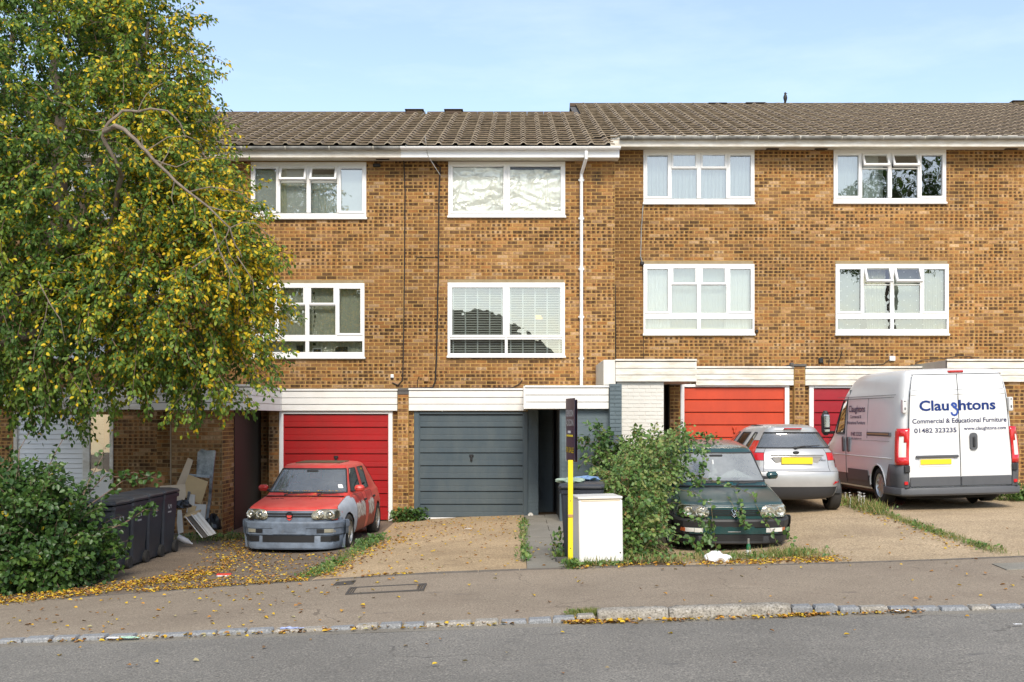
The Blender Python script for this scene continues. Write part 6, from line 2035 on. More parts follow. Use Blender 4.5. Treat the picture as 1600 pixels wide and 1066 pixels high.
    for (y0, y1) in ((2.45, 3.50),):
        mb = MB(); n_ = 8; vs = []
        for k in range(n_+1):
            y = y0+(y1-y0)*k/n_
            for z in (.52, .72): vs.append((sx(z)+.012, y, z))
        mb.add(vs, [(2*k, 2*k+2, 2*k+3, 2*k+1) for k in range(n_)]); mb.build('side_strip', M['greytrim'], root)
    # mirror
    mb = MB(); mb.rbox(1.05,1.21,1.42,1.58,1.32,1.66,.05); mi = mb.build('door_mirror', M['trim'], root, bevel=.03)
    mb = MB(); mb.rbox(1.075,1.185,1.575,1.590,1.50,1.62,.02); mb.build('mirror_glass', M['chrome'], mi)
    mb = MB(); mb.rbox(1.075,1.185,1.575,1.590,1.38,1.45,.02); mb.build('mirror_glass', M['chrome'], mi)
    mb = MB(); mb.rbox(.96,1.10,1.46,1.56,1.34,1.40,.02); mb.build('mirror_arm', M['trim'], mi)
    mb = MB(); mb.rbox(-1.30,-1.05,1.42,1.58,1.30,1.66,.05); mb.build('door_mirror', M['trim'], root, bevel=.03)
    for s in (-1, 1):
        mb = MB(); mb.rbox(s*.5-.27,s*.5+.27,2.0,2.15,.8,1.55,.06); mb.build('seat', M['seat'], root)
    mb = MB(); mb.box(-.92,.92,2.32,2.34,.4,2.0); mb.build('bulkhead', M['greytrim'], root)
    mb = MB(); mb.rbox(-.85,.85,1.0,1.45,.8,1.22,.06); mb.build('dashboard', M['dash'], root)
    # lettering on the rear doors (mirrored x because local +x is picture left)
    blue = mat_plain('blue_vinyl', (.010,.055,.30), .4, dirt=.05); navy = mat_plain('navy_vinyl', (.035,.04,.14), .45, dirt=.05)
    zA = [0,.12,.19,.33,.335,.505,.71,.87,1.06,1.22,1.31,1.72,1.86,1.935,2.195,2.24,2.305]; zB = [0,.22,.30,.46,.48,.665,.86,1.06,1.245,1.37,1.50,1.70,1.838,1.937,2.14,2.185,2.254]
    gz = lambda z: float(np.interp(z, zA, zB))
    def dsurf(x, z):
        q = gz(z); return ry(q, x*.55)+(.014 if q < 1.35 else .018)+.004
    def rear_text(s, x_l, x_r, z_base, height_hint, bold, mat, name='lettering'):
        me = text_mesh(s, 1.0, bold)
        a, b = text_w(me); k = (x_r-x_l)/(b-a)
        kz = height_hint
        return tx_obj(me, name, mat, root, lambda x, z: (-(x_l+(x-a)*k), dsurf(x_l+(x-a)*k, z_base+z*kz), z_base+z*kz))
    # picture x -> van x about the centre line 1501, 94.7 px per metre
    K = 94.7; c0 = 1500.5
    def X_(zx): return (1410+zx/8.42-c0)/K
    rear_text('Clau', X_(235), X_(632), 1.60, .235, .024, blue)
    rear_text('htons', X_(765), X_(1262), 1.60, .235, .024, blue)
    # the looped g
    mb = MB(); pts = []
    gx = (X_(650)+X_(755))/2; gr = .055
    for k in range(0, 26):
        a = R(90-360*k/20*1.0+180+90); rr = .018+.038*min(1, k/16)
        pts.append((gx+rr*math.cos(-a), 1.668+rr*math.sin(-a)))
    pts = []
    for k in range(15): 
        a = R(200+k*22); rr = .010+.046*k/14; pts.append((gx+rr*math.cos(a), 1.665+rr*math.sin(a)))
    pts += [(gx+.056, 1.60), (gx+.054, 1.565), (gx+.035, 1.525), (gx+.0, 1.513), (gx-.035, 1.525), (gx-.052, 1.565)]
    vs = [(-x, dsurf(x, z)+.001, z) for x, z in pts]
    n_ = len(vs); V2 = []; hw = .0165
    for i in range(n_):
        a = Vector(vs[max(i-1,0)]); b = Vector(vs[min(i+1,n_-1)]); t = (b-a).normalized(); nr = Vector((t.z, 0, -t.x))
        p = Vector(vs[i]); V2 += [tuple(p+nr*hw), tuple(p-nr*hw)]
    mb.add(V2, [(2*i, 2*i+2, 2*i+3, 2*i+1) for i in range(n_-1)]); mb.build('lettering', blue, root)
    rear_text('Commercial & Educational Furniture', X_(135), X_(1405), 1.39, .108, .020, navy)
    rear_text('01482 323235', X_(155), X_(722), 1.235, .105, .020, navy)
    rear_text('www.claughtons.com', X_(822), X_(1392), 1.265, .078, .022, navy)
    # side lettering: reads from the nose to the tail seen from the left, i.e. along local +y
    def side_text(s, y0, y1, zb, kz, bold, mat):
        me = text_mesh(s, 1.0, bold); a, b = text_w(me); k = (y1-y0)/(b-a)
        return tx_obj(me, 'lettering', mat, root, lambda x, z: (sx(gz(zb+z*kz))+.005, y0+(x-a)*k, zb+z*kz))
    side_text('Claughtons', 2.42, 3.28, 1.60, .17, .014, navy)
    side_text('Commercial &', 2.52, 3.10, 1.485, .085, .010, navy)
    side_text('Educational Furniture', 2.36, 3.30, 1.375, .085, .010, navy)
    side_text('01482 323235', 2.58, 3.16, 1.165, .10, .010, navy)
    side_text('www.claughtons.com', 2.58, 3.16, 1.10, .06, .0, navy)
    def walk(o):
        for c in o.children:
            if c.name.split('.')[0] not in ('body','windscreen','cab_window','side_moulding','floor','edge_seal','wheel','rim','spokes','lettering','arch_lip','wheel_housing') and c.type == 'MESH':
                for v in c.data.vertices: v.co.z = fz(v.co.z)
            walk(c)
    walk(root)
    return root
white_van = van((7.04, 24.0, gh(7.3, 21.5)+.0), R(183.0), 1.3)
silver = silver_car((4.44, 22.87, gh(4.6, 20.8)-.02), R(182))
# ------------------------------------------------------------------ foliage
def mat_leaf(name, stops, trans=.3, rough=.55):
    m, nt, bs = new_mat(name)
    at = N(nt, 'ShaderNodeAttribute', attribute_name='rnd').outputs['Fac']
    c = ramp(nt, at, stops)
    c = mixc(nt, math_n(nt, 'MULTIPLY', noise_node(nt, 40, 3, .6), .25), c, (.02,.03,.01), 'MIX')
    L(nt, c, bs.inputs['Base Color']); bs.inputs['Roughness'].default_value = rough
    bs.inputs['Specular IOR Level'].default_value = .45
    tr = N(nt, 'ShaderNodeBsdfTranslucent'); L(nt, mixc(nt, .5, c, (.25,.32,.02), 'ADD') if False else c, tr.inputs['Color'])
    mx = N(nt, 'ShaderNodeMixShader'); mx.inputs[0].default_value = trans
    L(nt, bs.outputs[0], mx.inputs[1]); L(nt, tr.outputs[0], mx.inputs[2])
    L(nt, mx.outputs[0], nt.nodes['Material Output'].inputs['Surface'])
    return m
GREENS = [(0,(.028,.075,.015)),(.2,(.055,.125,.02)),(.42,(.11,.205,.028)),(.58,(.19,.29,.034)),(.68,(.34,.38,.03)),(.78,(.78,.60,.02)),(.92,(.88,.58,.015)),(1,(.60,.30,.02))]
M['leaf'] = mat_leaf('tree_leaf', GREENS, .38)
M['bushleaf'] = mat_leaf('bush_leaf', [(0,(.022,.055,.014)),(.35,(.045,.105,.022)),(.7,(.08,.155,.030)),(.95,(.14,.22,.04)),(1,(.5,.4,.03))], .25, .4)
M['bramble'] = mat_leaf('bramble_leaf', [(0,(.03,.075,.02)),(.3,(.07,.15,.03)),(.6,(.14,.24,.05)),(.8,(.22,.31,.08)),(.9,(.32,.24,.08)),(1,(.26,.09,.04))], .2, .45)
M['grass'] = mat_leaf('grass_blade', [(0,(.06,.12,.02)),(.4,(.12,.20,.03)),(.7,(.24,.27,.06)),(.9,(.42,.34,.14)),(1,(.50,.38,.18))], .25, .6)
M['fallen'] = mat_leaf('fallen_leaf', [(0,(.62,.38,.02)),(.30,(.74,.50,.03)),(.48,(.58,.26,.03)),(.66,(.32,.15,.05)),(.84,(.20,.12,.06)),(1,(.55,.50,.25))], .1, .7)
M['bark'] = mat_plain('bark', (.24,.19,.145), .9, dirt=.7, dscale=12, fine=.8, dirtcol=(.07,.055,.04))
M['twig'] = mat_plain('twig', (.20,.13,.09), .8, dirt=.4)
M['dead'] = mat_plain('dead_stalk', (.20,.15,.06), .85, dirt=.6, dscale=20)

def leaves(name, pos, ax, nr, size, hue, mat, parent=None, kind=None, width=.55, fold=.18):
    """many folded pointed leaves as one mesh; ax = along the leaf, nr = leaf normal"""
    n = len(pos); pos = np.asarray(pos); ax = np.asarray(ax); nr = np.asarray(nr); size = np.asarray(size)[:, None]
    ax = ax/np.linalg.norm(ax, axis=1, keepdims=True)
    sd = np.cross(ax, nr); sd /= np.linalg.norm(sd, axis=1, keepdims=True)+1e-9
    nn = np.cross(sd, ax)
    pts = [(0,0,0), (.30,.5,1), (.72,.36,.8), (1,0,0), (.72,-.36,.8), (.30,-.5,1)]
    V = np.empty((n, 6, 3))
    for k, (a, b, c) in enumerate(pts):
        V[:, k] = pos + ax*size*a + sd*size*b*width + nn*size*c*fold*width*.8 - nn*size*(a*a)*.10
    Fc = np.empty((n, 2, 4), dtype=np.int64); base = (np.arange(n)*6)[:, None]
    Fc[:, 0] = base+np.array([0,1,2,3]); Fc[:, 1] = base+np.array([0,3,4,5])
    me = bpy.data.meshes.new(name)
    me.vertices.add(n*6); me.vertices.foreach_set('co', V.reshape(-1).astype(np.float32))
    me.loops.add(n*8); me.loops.foreach_set('vertex_index', Fc.reshape(-1).astype(np.int32))
    me.polygons.add(n*2); me.polygons.foreach_set('loop_start', np.arange(0, n*8, 4, dtype=np.int32))
    me.update(calc_edges=True); me.validate()
    at = me.attributes.new('rnd', 'FLOAT', 'FACE'); at.data.foreach_set('value', np.repeat(np.clip(hue, 0, 1), 2).astype(np.float32))
    me.materials.append(mat)
    o = bpy.data.objects.new(name, me); link(o, parent)
    if kind: o['kind'] = kind
    return o
def unit(rs, n):
    v = rs.normal(size=(n, 3)); return v/np.linalg.norm(v, axis=1, keepdims=True)
def in_lobes(p, lobes):
    m = np.zeros(len(p), bool)
    for (cx, cy, cz, rx, ry, rz_) in lobes:
        m |= (((p[:,0]-cx)/rx)**2+((p[:,1]-cy)/ry)**2+((p[:,2]-cz)/rz_)**2) < 1
    return m
def depth_in(p, lobes):
    d = np.full(len(p), -9.0)
    for (cx, cy, cz, rx, ry, rz_) in lobes:
        q = 1-np.sqrt(((p[:,0]-cx)/rx)**2+((p[:,1]-cy)/ry)**2+((p[:,2]-cz)/rz_)**2)
        d = np.maximum(d, q*min(rx, ry, rz_))
    return d
def sprays(rs, lobes, ntw, nlf, tl, droop=.5, spread=.09, zmin=None, up=0.0, shell=.9):
    """twigs rooted in the lobes, each carrying leaves; returns twig polylines and leaf arrays"""
    vol = np.array([l[3]*l[4]*l[5] for l in lobes]); vol = vol**.75; vol /= vol.sum()
    tw = []; LP = []; LA = []; LN_ = []; LC = []
    cen = np.array([l[:3] for l in lobes]); rad = np.array([l[3:] for l in lobes])
    tries = 0
    while len(tw) < ntw and tries < ntw*12:
        tries += 1
        k = rs.choice(len(lobes), p=vol)
        d = unit(rs, 1)[0]; f = 1-abs(rs.normal())*.22*shell
        if f < .2: continue
        p = cen[k]+d*rad[k]*f
        if zmin is not None and p[2] < zmin(p[0], p[1]): continue
        dd = depth_in(p[None], lobes)[0]
        if dd > .75*shell+.15 and rs.random() < .8: continue
        out = d/rad[k]; out /= np.linalg.norm(out)
        dirn = out*.9+np.array([0,0,up-droop*.3])+unit(rs, 1)[0]*.55; dirn /= np.linalg.norm(dirn)
        ln = tl*rs.uniform(.6, 1.35); m = 6
        pts = [p-dirn*ln*.4]; v = dirn.copy()
        for _ in range(m):
            pts.append(pts[-1]+v*ln/m); v = v+np.array([0,0,-droop/m])+unit(rs, 1)[0]*.13; v /= np.linalg.norm(v)
        tw.append(pts); clump = rs.uniform()
        pa = np.array(pts); t = rs.uniform(.08, 1, nlf)*m; i0 = np.minimum(t.astype(int), m-1); fr = (t-i0)[:, None]
        q = pa[i0]*(1-fr)+pa[i0+1]*fr
        tang = pa[i0+1]-pa[i0]; tang /= np.linalg.norm(tang, axis=1, keepdims=True)+1e-9
        off = unit(rs, nlf)
        LP.append(q+off*spread*rs.uniform(.1, 1, (nlf, 1)))
        LA.append(tang*.45+off*.8+np.array([0,0,-droop*.9]))
        LN_.append(unit(rs, nlf)*.75+np.array([0,-.35,.75])+out*.25)
        LC.append(np.full(nlf, clump))
    return tw, np.concatenate(LP), np.concatenate(LA), np.concatenate(LN_), np.concatenate(LC)
def twig_obj(name, tw, mat, parent, r=.006, sub=1, n=3, kind='stuff'):
    mb = MB()
    for pts in tw[::sub]: mb.tube(pts, list(np.linspace(r, r*.35, len(pts))), n, cap=False)
    return mb.build(name, mat, parent, kind=kind)

# ---- the big tree
rs = np.random.RandomState(11)
tree = thing('tree', 'large spreading tree with green and yellow autumn leaves hanging over the left drive', 'tree', (-9.4, 18.3, gh(-9.4, 18.3)), world=True)
LB = [(-7.6,18.3,6.5,2.6,2.2,2.4), (-6.5,17.6,5.2,2.15,2.0,1.8), (-5.55,17.3,3.85,1.7,1.5,1.55), (-4.72,17.2,3.4,1.18,1.2,1.55), (-4.3,17.0,4.1,.72,.9,.8), (-8.6,17.5,3.9,2.6,2.0,2.0),
      (-6.8,17.4,3.05,2.4,1.8,1.25), (-5.85,18.0,7.3,1.0,1.1,1.5), (-8.6,18.8,8.2,2.6,2.0,2.2), (-5.5,17.6,6.0,1.05,1.0,.9), (-5.0,17.3,5.0,1.0,1.0,.9), (-10.5,18,5.5,2.0,2,3.2)]
def zmin_tree(x, y): return (.95 if x > -3.6 else .35 if x > -4.0 else 0) + 1.64 + .12*math.sin(x*3.1)+.10*math.sin(x*7.3+1)+ (.25 if x > -4.3 else 0)
tw, lp, la, ln_, lc = sprays(rs, LB, 5200, 44, .60, droop=.65, spread=.085, zmin=zmin_tree)
hue = .24+.38*lc+rs.uniform(-.12,.12,len(lp))
wgt = np.clip((lp[:,0]+7.6)/3.2, 0, 1)*np.clip((lp[:,2]-1.9)/1.6, .12, 1)
wgt *= np.where(lp[:,2] > 6.4, .8, 1)
clp = np.clip(.35+1.3*lc, 0, 1.3)
yel = rs.uniform(size=len(lp)) < (.03+.34*wgt*clp**1.6)
half_ = rs.uniform(size=len(lp)) < .45*wgt
hue = np.where(half_, rs.uniform(.5,.68,len(lp)), hue); hue = np.where(yel, rs.uniform(.74,.94,len(lp)), hue)
leaves('foliage', lp, la, ln_, rs.uniform(.046,.082,len(lp)), hue, M['leaf'], tree, width=.62)['kind'] = 'stuff'
twig_obj('twigs', tw, M['twig'], tree, .007, 1)
def limb(name, pts, r0, r1, parent=tree, n=9, m='bark', seed=0, jit=.03):
    rg = random.Random(seed); fine = []
    for a, b in zip(pts, pts[1:]):
        a, b = Vector(a), Vector(b); k = max(2, int((b-a).length/.25))
        for i in range(k): 
            p = a.lerp(b, i/k); fine.append(p+Vector((rg.uniform(-jit,jit), rg.uniform(-jit,jit), rg.uniform(-jit,jit))))
    fine.append(Vector(pts[-1]))
    mb = MB(); mb.tube(fine, list(np.linspace(r0, r1, len(fine))), n); return mb.build(name, M[m], parent, True)
zb_ = gh(-7.9, 17.9)-.2
trunk = limb('trunk', [(-9.4,18.3,zb_), (-9.35,18.3,.8), (-8.9,18.3,2.4), (-8.2,18.25,3.6), (-7.5,18.1,4.2)], .24, .15, n=14, seed=1)
LM = [([(-7.5,18.1,4.2), (-7.2,18.1,5.0), (-7.3,18.2,6.8), (-7.6,18.4,8.6)], .15, .04),
      ([(-8.9,18.3,2.6), (-9.2,17.8,4.3), (-9.6,17.6,5.6)], .12, .03),
      ([(-7.45,18.1,4.1), (-6.7,17.9,5.2), (-6.2,18.0,6.6), (-5.8,18.0,8.0)], .11, .025),
      ([(-8.7,18.3,2.9), (-6.9,17.7,3.3), (-5.9,17.4,3.7), (-4.9,17.3,3.5)], .10, .02),
      ([(-8.5,18.3,3.2), (-7.4,17.2,3.6), (-7.2,16.4,4.2)], .08, .02),
      ([(-8.9,18.3,2.6), (-8.7,17.2,3.2), (-8.9,16.5,3.4)], .08, .02),
      ([(-7.3,18.1,6.0), (-8.2,18.4,7.2), (-9.0,18.6,8.4)], .07, .02)]
for i, (p, a, b) in enumerate(LM): limb('branch', p, a, b, seed=i+5, jit=.05)
YB_ = 15.75
A1 = [P(x, y, Yq) for x, y, Yq in ((190,275,16.3),(184,259,16.0),(160,214,15.8),(162,203,15.75),(175,188,15.7),(192,174,15.7),(216,174,15.7),(235,169,15.7),(261,174,15.7),(282,193,15.8),(290,215,15.9))]
A2 = [P(x, y, Yq) for x, y, Yq in ((163,206,15.76),(181,197,15.6),(196,204,15.55),(213,221,15.5),(228,236,15.5),(250,259,15.5),(273,283,15.5),(295,300,15.5),(325,323,15.5),(359,356,15.6),(368,383,15.7),(378,402,15.8))]
limb('branch', A1, .030, .008, seed=31, jit=.008); limb('branch', A2, .033, .007, seed=32, jit=.008)
limb('branch', [P(190,275,16.3), (-6.2,17.2,4.2), (-6.6,17.8,3.5)], .035, .05, seed=33)
rg = random.Random(8)
for k, (x0, y0, pts) in enumerate((
    (216,174,((222,160),(235,140),(255,130))), (228,236,((262,215),(290,213),(312,222),(318,240))), (240,250,((275,262),(300,250),(335,246),(370,252))),
    (250,259,((262,240),(270,222))), (228,236,((222,225),(220,212))), (359,356,((380,348),(400,350),(420,368),(432,372))), (295,300,((330,292),(372,300),(400,322))),
    (359,356,((352,372),(360,400),(372,420))), (325,323,((350,330),(390,330),(410,345))), (273,283,((268,310),(276,335))), (60,440,((75,470),(70,500),(55,540),(50,580))), (75,470,((95,500),(102,535))),
    (300,420,((330,400),(352,370))), (345,395,((360,430),(355,470))), (370,400,((395,440),(398,470))), (180,196,((150,205),(120,200))), (330,345,((345,400),(372,440),(380,470))))):
    q = [P(x0, y0, 15.6)]+[P(a, b, 15.6+.1*i) for i, (a, b) in enumerate(pts)]
    limb('branch', q, .009, .003, n=5, seed=50+k, jit=.006)

# ---- a second, darker tree further back behind the first, upper left
tree2 = thing('tree', 'dark green tree behind the big yellowing tree at the upper left corner', 'tree', (-10.2, 21.5, -.5), world=True)
LB2 = [(-9.6,21.3,8.4,2.6,1.6,2.4), (-10.6,21.3,5.8,2.2,1.5,2.6), (-8.7,21.0,9.6,1.9,1.5,1.6)]
tw, lp, la, ln_, lc = sprays(rs, LB2, 420, 50, .7, droop=.6, spread=.13)
leaves('foliage', lp, la, ln_, rs.uniform(.07,.11,len(lp)), .05+.25*lc+rs.uniform(-.05,.1,len(lp)), M['leaf'], tree2)['kind'] = 'stuff'
twig_obj('twigs', tw, M['twig'], tree2, .008, 1)
limb('trunk', [(-10.2,21.5,-.8), (-10.1,21.4,3), (-9.8,21.3,6), (-9.3,21.2,9)], .22, .05, parent=tree2, seed=3)

# ---- hedge / bush lower left
bush = thing('bush', 'broad leafy green bush at the lower left in front of the black bins', 'bush', (-6.4, 15.4, gh(-6.4, 15.4)), world=True)
LBb = [(-6.5,15.3,.18,.90,.8,.84), (-5.98,15.35,-.02,.50,.6,.68), (-7.3,15.6,.25,1.0,.9,.85), (-6.2,15.05,-.1,.60,.5,.55), (-6.9,15.1,-.15,.9,.5,.5)]
tw, lp, la, ln_, lc = sprays(rs, LBb, 640, 38, .48, droop=.35, up=.55, spread=.085, zmin=lambda x, y: gh(x, y)+.02)
ok = lp[:,2] > -.46; lp, la, ln_, lc = lp[ok], la[ok], ln_[ok], lc[ok]
h_ = .25+.5*lc+rs.uniform(-.2,.2,len(lp)); h_ = np.where(rs.uniform(size=len(lp)) < .006, 1, np.minimum(h_, .93))
leaves('foliage', lp, la, ln_, rs.uniform(.045,.085,len(lp)), h_, M['bushleaf'], bush, width=.8)['kind'] = 'stuff'
twig_obj('stems', tw, M['twig'], bush, .006, 1)
# sprays reaching up and over the bins
for k, pts in enumerate(([(-6.0,15.4,.6),(-5.7,15.8,1.0),(-5.4,16.1,1.05),(-5.1,16.3,.95)], [(-5.9,15.4,.5),(-5.5,16.0,.95),(-5.2,16.5,1.0)], [(-6.4,15.4,.9),(-6.3,15.6,1.35),(-6.15,15.7,1.6)],
                         [(-6.7,15.4,.9),(-6.75,15.6,1.4),(-6.6,15.7,1.75)], [(-5.9,15.5,.7),(-5.75,15.7,1.2),(-5.7,15.8,1.42)], [(-5.5,15.5,.3),(-5.1,15.7,.6),(-4.95,15.8,.55)], [(-7.1,15.4,.8),(-7.2,15.6,1.5),(-7.15,15.6,2.1)], [(-7.2,15.4,.8),(-7.35,15.6,1.6),(-7.3,15.6,2.4)])):
    limb('stem', pts, .009, .003, parent=bush, n=5, seed=90+k, m='twig')
    pa = np.array([p for p in pts]); nl = 46 if k not in (2,3,4) else 20
    t = rs.uniform(.3, len(pts)-1, nl); i0 = np.minimum(t.astype(int), len(pts)-2); fr = (t-i0)[:,None]
    q = pa[i0]*(1-fr)+pa[i0+1]*fr+unit(rs, nl)*.06*(2.2 if k > 5 else 1)
    leaves('leaf_spray', q, unit(rs, nl)+np.array([0,0,-.3]), unit(rs, nl)*.6+np.array([0,-.5,.7]), rs.uniform(.05,.09,nl), rs.uniform(.2,.8,nl), M['bushleaf'], bush, width=.8)['kind'] = 'stuff'

rgb_ = random.Random(12)
for k in range(22):
    x0 = rgb_.uniform(-7.1, -5.9); y0 = 15.2; z0 = rgb_.uniform(.3, .8)-.35*max(0, x0+6.2); dx = rgb_.uniform(-.25, .55); h_k = rgb_.uniform(.15, .5)
    pts = [(x0, y0, z0), (x0+dx*.5, y0-rgb_.uniform(.1,.4), z0+h_k), (x0+dx, y0-rgb_.uniform(.2,.6), z0+h_k*rgb_.uniform(.6,1.1))]
    limb('stem', pts, .007, .002, parent=bush, n=4, seed=200+k, m='twig')
    pa = np.array(pts); nl = 26; t = rs.uniform(.3, 1.99, nl); i0 = t.astype(int); fr = (t-i0)[:,None]
    q = pa[i0]*(1-fr)+pa[i0+1]*fr+unit(rs, nl)*.05
    leaves('leaf_spray', q, unit(rs, nl)+np.array([0,0,-.5]), unit(rs, nl)*.6+np.array([0,-.5,.7]), rs.uniform(.05,.085,nl), rs.uniform(.3,.9,nl), M['bushleaf'], bush, width=.75)['kind'] = 'stuff'

# ---- brambles in the middle
br = thing('bramble_bush', 'tangled bramble bush with small light green leaves beside and over the dark green car', 'bush', (1.9, 15.6, gh(1.9, 15.6)), world=True)
LBr = [(1.50,15.2,.38,.30,.5,.46), (1.50,15.9,.66,.36,.7,.54), (1.70,16.4,.82,.36,.7,.52), (2.02,17.2,1.12,.36,.8,.36), (2.40,18.1,1.40,.50,.6,.14), (1.62,14.95,.12,.38,.36,.34), (1.42,14.85,.15,.32,.32,.32),
       (1.30,16.4,.5,.28,.5,.5), (1.30,15.6,.9,.22,.4,.3)]
tw, lp, la, ln_, lc = sprays(rs, LBr, 520, 24, .44, droop=.6, up=.45, spread=.075, zmin=lambda x, y: gh(x, y)+.03)
ok = lp[:,2] > gh(1.9, 15)-.02; lp, la, ln_, lc = lp[ok], la[ok], ln_[ok], lc[ok]
low = np.clip(1-(lp[:,2])/.5, 0, 1)
h_ = .25+.6*lc+rs.uniform(-.2,.2,len(lp)); h_ = np.minimum(h_, .84); h_ = np.where(rs.uniform(size=len(lp)) < .02+.07*low, rs.uniform(.88,1,len(lp)), h_)
leaves('foliage', lp, la, ln_, rs.uniform(.036,.068,len(lp)), h_, M['bramble'], br, width=.8)['kind'] = 'stuff'
twig_obj('stems', tw, M['dead'], br, .005, 1)
def trail(pts, nl, parent, m='bramble', size=(.05,.085), sp=.045, r=.004, hue_=(.1,.7), mt='dead', name='trailing_stem'):
    limb(name, pts, r, r*.5, parent=parent, n=5, seed=int(abs(pts[0][0])*100), m=mt, jit=.012)
    pa = np.array([tuple(p) for p in pts]); t = rs.uniform(0, len(pts)-1.001, nl); i0 = t.astype(int); fr = (t-i0)[:,None]
    q = pa[i0]*(1-fr)+pa[i0+1]*fr+unit(rs, nl)*sp
    leaves('leaf_spray', q, unit(rs, nl)+np.array([0,-.2,-.3]), unit(rs, nl)*.6+np.array([0,-.5,.8]), rs.uniform(size[0],size[1],nl), rs.uniform(hue_[0],hue_[1],nl), M[m], parent, width=.75)['kind'] = 'stuff'
TR = [[(1080,742,16.9),(1120,752,16.75),(1148,762,16.55),(1158,790,16.0),(1163,815,15.85)],
      [(1100,748,16.85),(1140,760,16.7),(1175,772,16.4),(1186,798,15.92),(1200,822,15.8),(1215,850,15.7)],
      [(1085,700,17.0),(1100,712,17.0),(1098,735,16.9),(1095,760,16.5)], [(1070,690,17.4),(1098,700,17.1),(1105,722,16.9),(1085,745,16.8)],
      [(1135,775,16.3),(1150,800,15.9),(1166,820,15.8),(1170,822,15.8)], [(1050,760,16.3),(1085,770,16.1),(1112,790,15.85),(1115,830,15.75),(1120,862,15.6)],
      [(1060,800,15.8),(1095,815,15.75),(1102,850,15.6)], [(1040,830,15.5),(1080,845,15.5),(1100,870,15.3)], [(1050,700,17.2),(1065,715,17.0),(1085,720,17.0)],
      [(1060,730,16.9),(1082,742,16.8),(1092,762,16.4)], [(1095,850,15.5),(1110,835,15.5),(1100,805,15.6)], [(1190,800,15.9),(1215,815,15.8),(1236,840,15.7),(1240,865,15.5)]]
for i, t_ in enumerate(TR): trail([P(*q) for q in t_], 44 if i not in (0,1,4,11) else 30, br, sp=.045 if i not in (0,1,4,11) else .03)
# over the car roof
trail([(2.1,17.8,1.45),(2.5,18.1,1.52),(2.9,18.3,1.50),(3.15,18.4,1.46)], 80, br, sp=.09)
# climber on the grey pier and a sprig by the porch
cl = thing('climbing_plant', 'small leafy climber against the grey painted pier and porch wall', 'climbing plant', (1.5, 21.1, gh(1.5, 21.1)), world=True)
tw, lp, la, ln_, lc = sprays(rs, [(1.38,21.0,1.25,.36,.22,.36), (1.62,21.0,1.45,.3,.2,.22), (1.65,20.9,.8,.35,.3,.5), (2.0,21.0,1.45,.25,.2,.25)], 70, 16, .3, droop=.4, spread=.06)
leaves('foliage', lp, la, ln_, rs.uniform(.06,.11,len(lp)), .1+.6*lc+rs.uniform(-.1,.15,len(lp)), M['bramble'], cl, width=.7)['kind'] = 'stuff'
twig_obj('stems', tw, M['twig'], cl, .006, 1)
limb('stem', [(1.55,21.1,gh(1.5,21)-.1), (1.6,21.1,.7), (1.5,21.1,1.5)], .015, .006, parent=cl, n=6, seed=4, m='twig')

# ---- weeds, grass tufts
def clumps(name, label, cat, area, nblade, nleaf, blade=(.06,.16), lsize=(.03,.07), hue_=(.1,.7), lh=(.2,.85), seed=1, hgt=.10, m='bramble', dead=.2):
    """area: callable(rs, n) -> xy points"""
    rs = np.random.RandomState(seed)
    xy = area(rs, max(nblade, 1)); mb = []
    z = np.array([gh(a, b) for a, b in xy]); pos = np.column_stack([xy, z])
    ctr = pos.mean(axis=0)
    t = thing(name, label, cat, tuple(ctr), world=True)
    n = nblade
    if n:
        ax = unit(rs, n)*.55+np.array([0,0,1.0]); 
        h = rs.uniform(hue_[0], hue_[1], n); h = np.where(rs.uniform(size=n) < dead, rs.uniform(.85,1,n), h)
        leaves('grass_blades', pos, ax, unit(rs, n)+np.array([0,-1,0.0]), rs.uniform(blade[0], blade[1], n), h, M['grass'], t, 'stuff', width=.05, fold=.3)
    if nleaf:
        xy = area(rs, nleaf); z = np.array([gh(a, b) for a, b in xy]); pos = np.column_stack([xy, z+rs.uniform(.005, hgt, nleaf)])
        leaves('weed_leaves', pos, unit(rs, nleaf)+np.array([0,0,.25]), unit(rs, nleaf)*.5+np.array([0,-.3,1]), rs.uniform(lsize[0], lsize[1], nleaf), rs.uniform(lh[0], lh[1], nleaf), M[m], t, 'stuff', width=.7)
    return t
def strip_area(pts, w, clump=.0):
    pts = [Vector(p) for p in pts]
    def f(rs, n):
        out = np.empty((n, 2)); cs = rs.uniform(0, len(pts)-1.001, max(6, n//28)) if clump else None
        for i in range(n):
            t = rs.uniform(0, len(pts)-1.001) if cs is None or rs.uniform() < .3 else min(max(rs.choice(cs)+rs.normal()*clump, 0), len(pts)-1.001)
            k = int(t); p = pts[k].lerp(pts[k+1], t-k)
            out[i] = (p.x+rs.normal()*w, p.y+rs.normal()*w*1.2)
        return out
    return f
clumps('weed_strip', 'strip of weeds and grass beside the red car, left edge of the middle drive', 'weeds', strip_area([(-2.62,14.5),(-2.6,15.6),(-2.58,16.8),(-2.55,18.2)], .09, .12), 800, 330, hgt=.06, seed=21, blade=(.03,.10))
clumps('weed_strip', 'bright green weeds growing beside the rear wheel of the red car', 'weeds', strip_area([(-2.55,18.2),(-2.5,19.4),(-2.48,20.2)], .10, .1), 200, 260, hgt=.10, seed=22, lsize=(.04,.09), lh=(.1,.6))
clumps('weed_clump', 'clump of green weeds at the foot of the brick pier between the two garages', 'weeds', strip_area([(-2.58,23.45),(-2.2,23.5),(-1.98,23.55)], .06), 60, 420, hgt=.24, seed=23, lsize=(.05,.10), lh=(.05,.5))
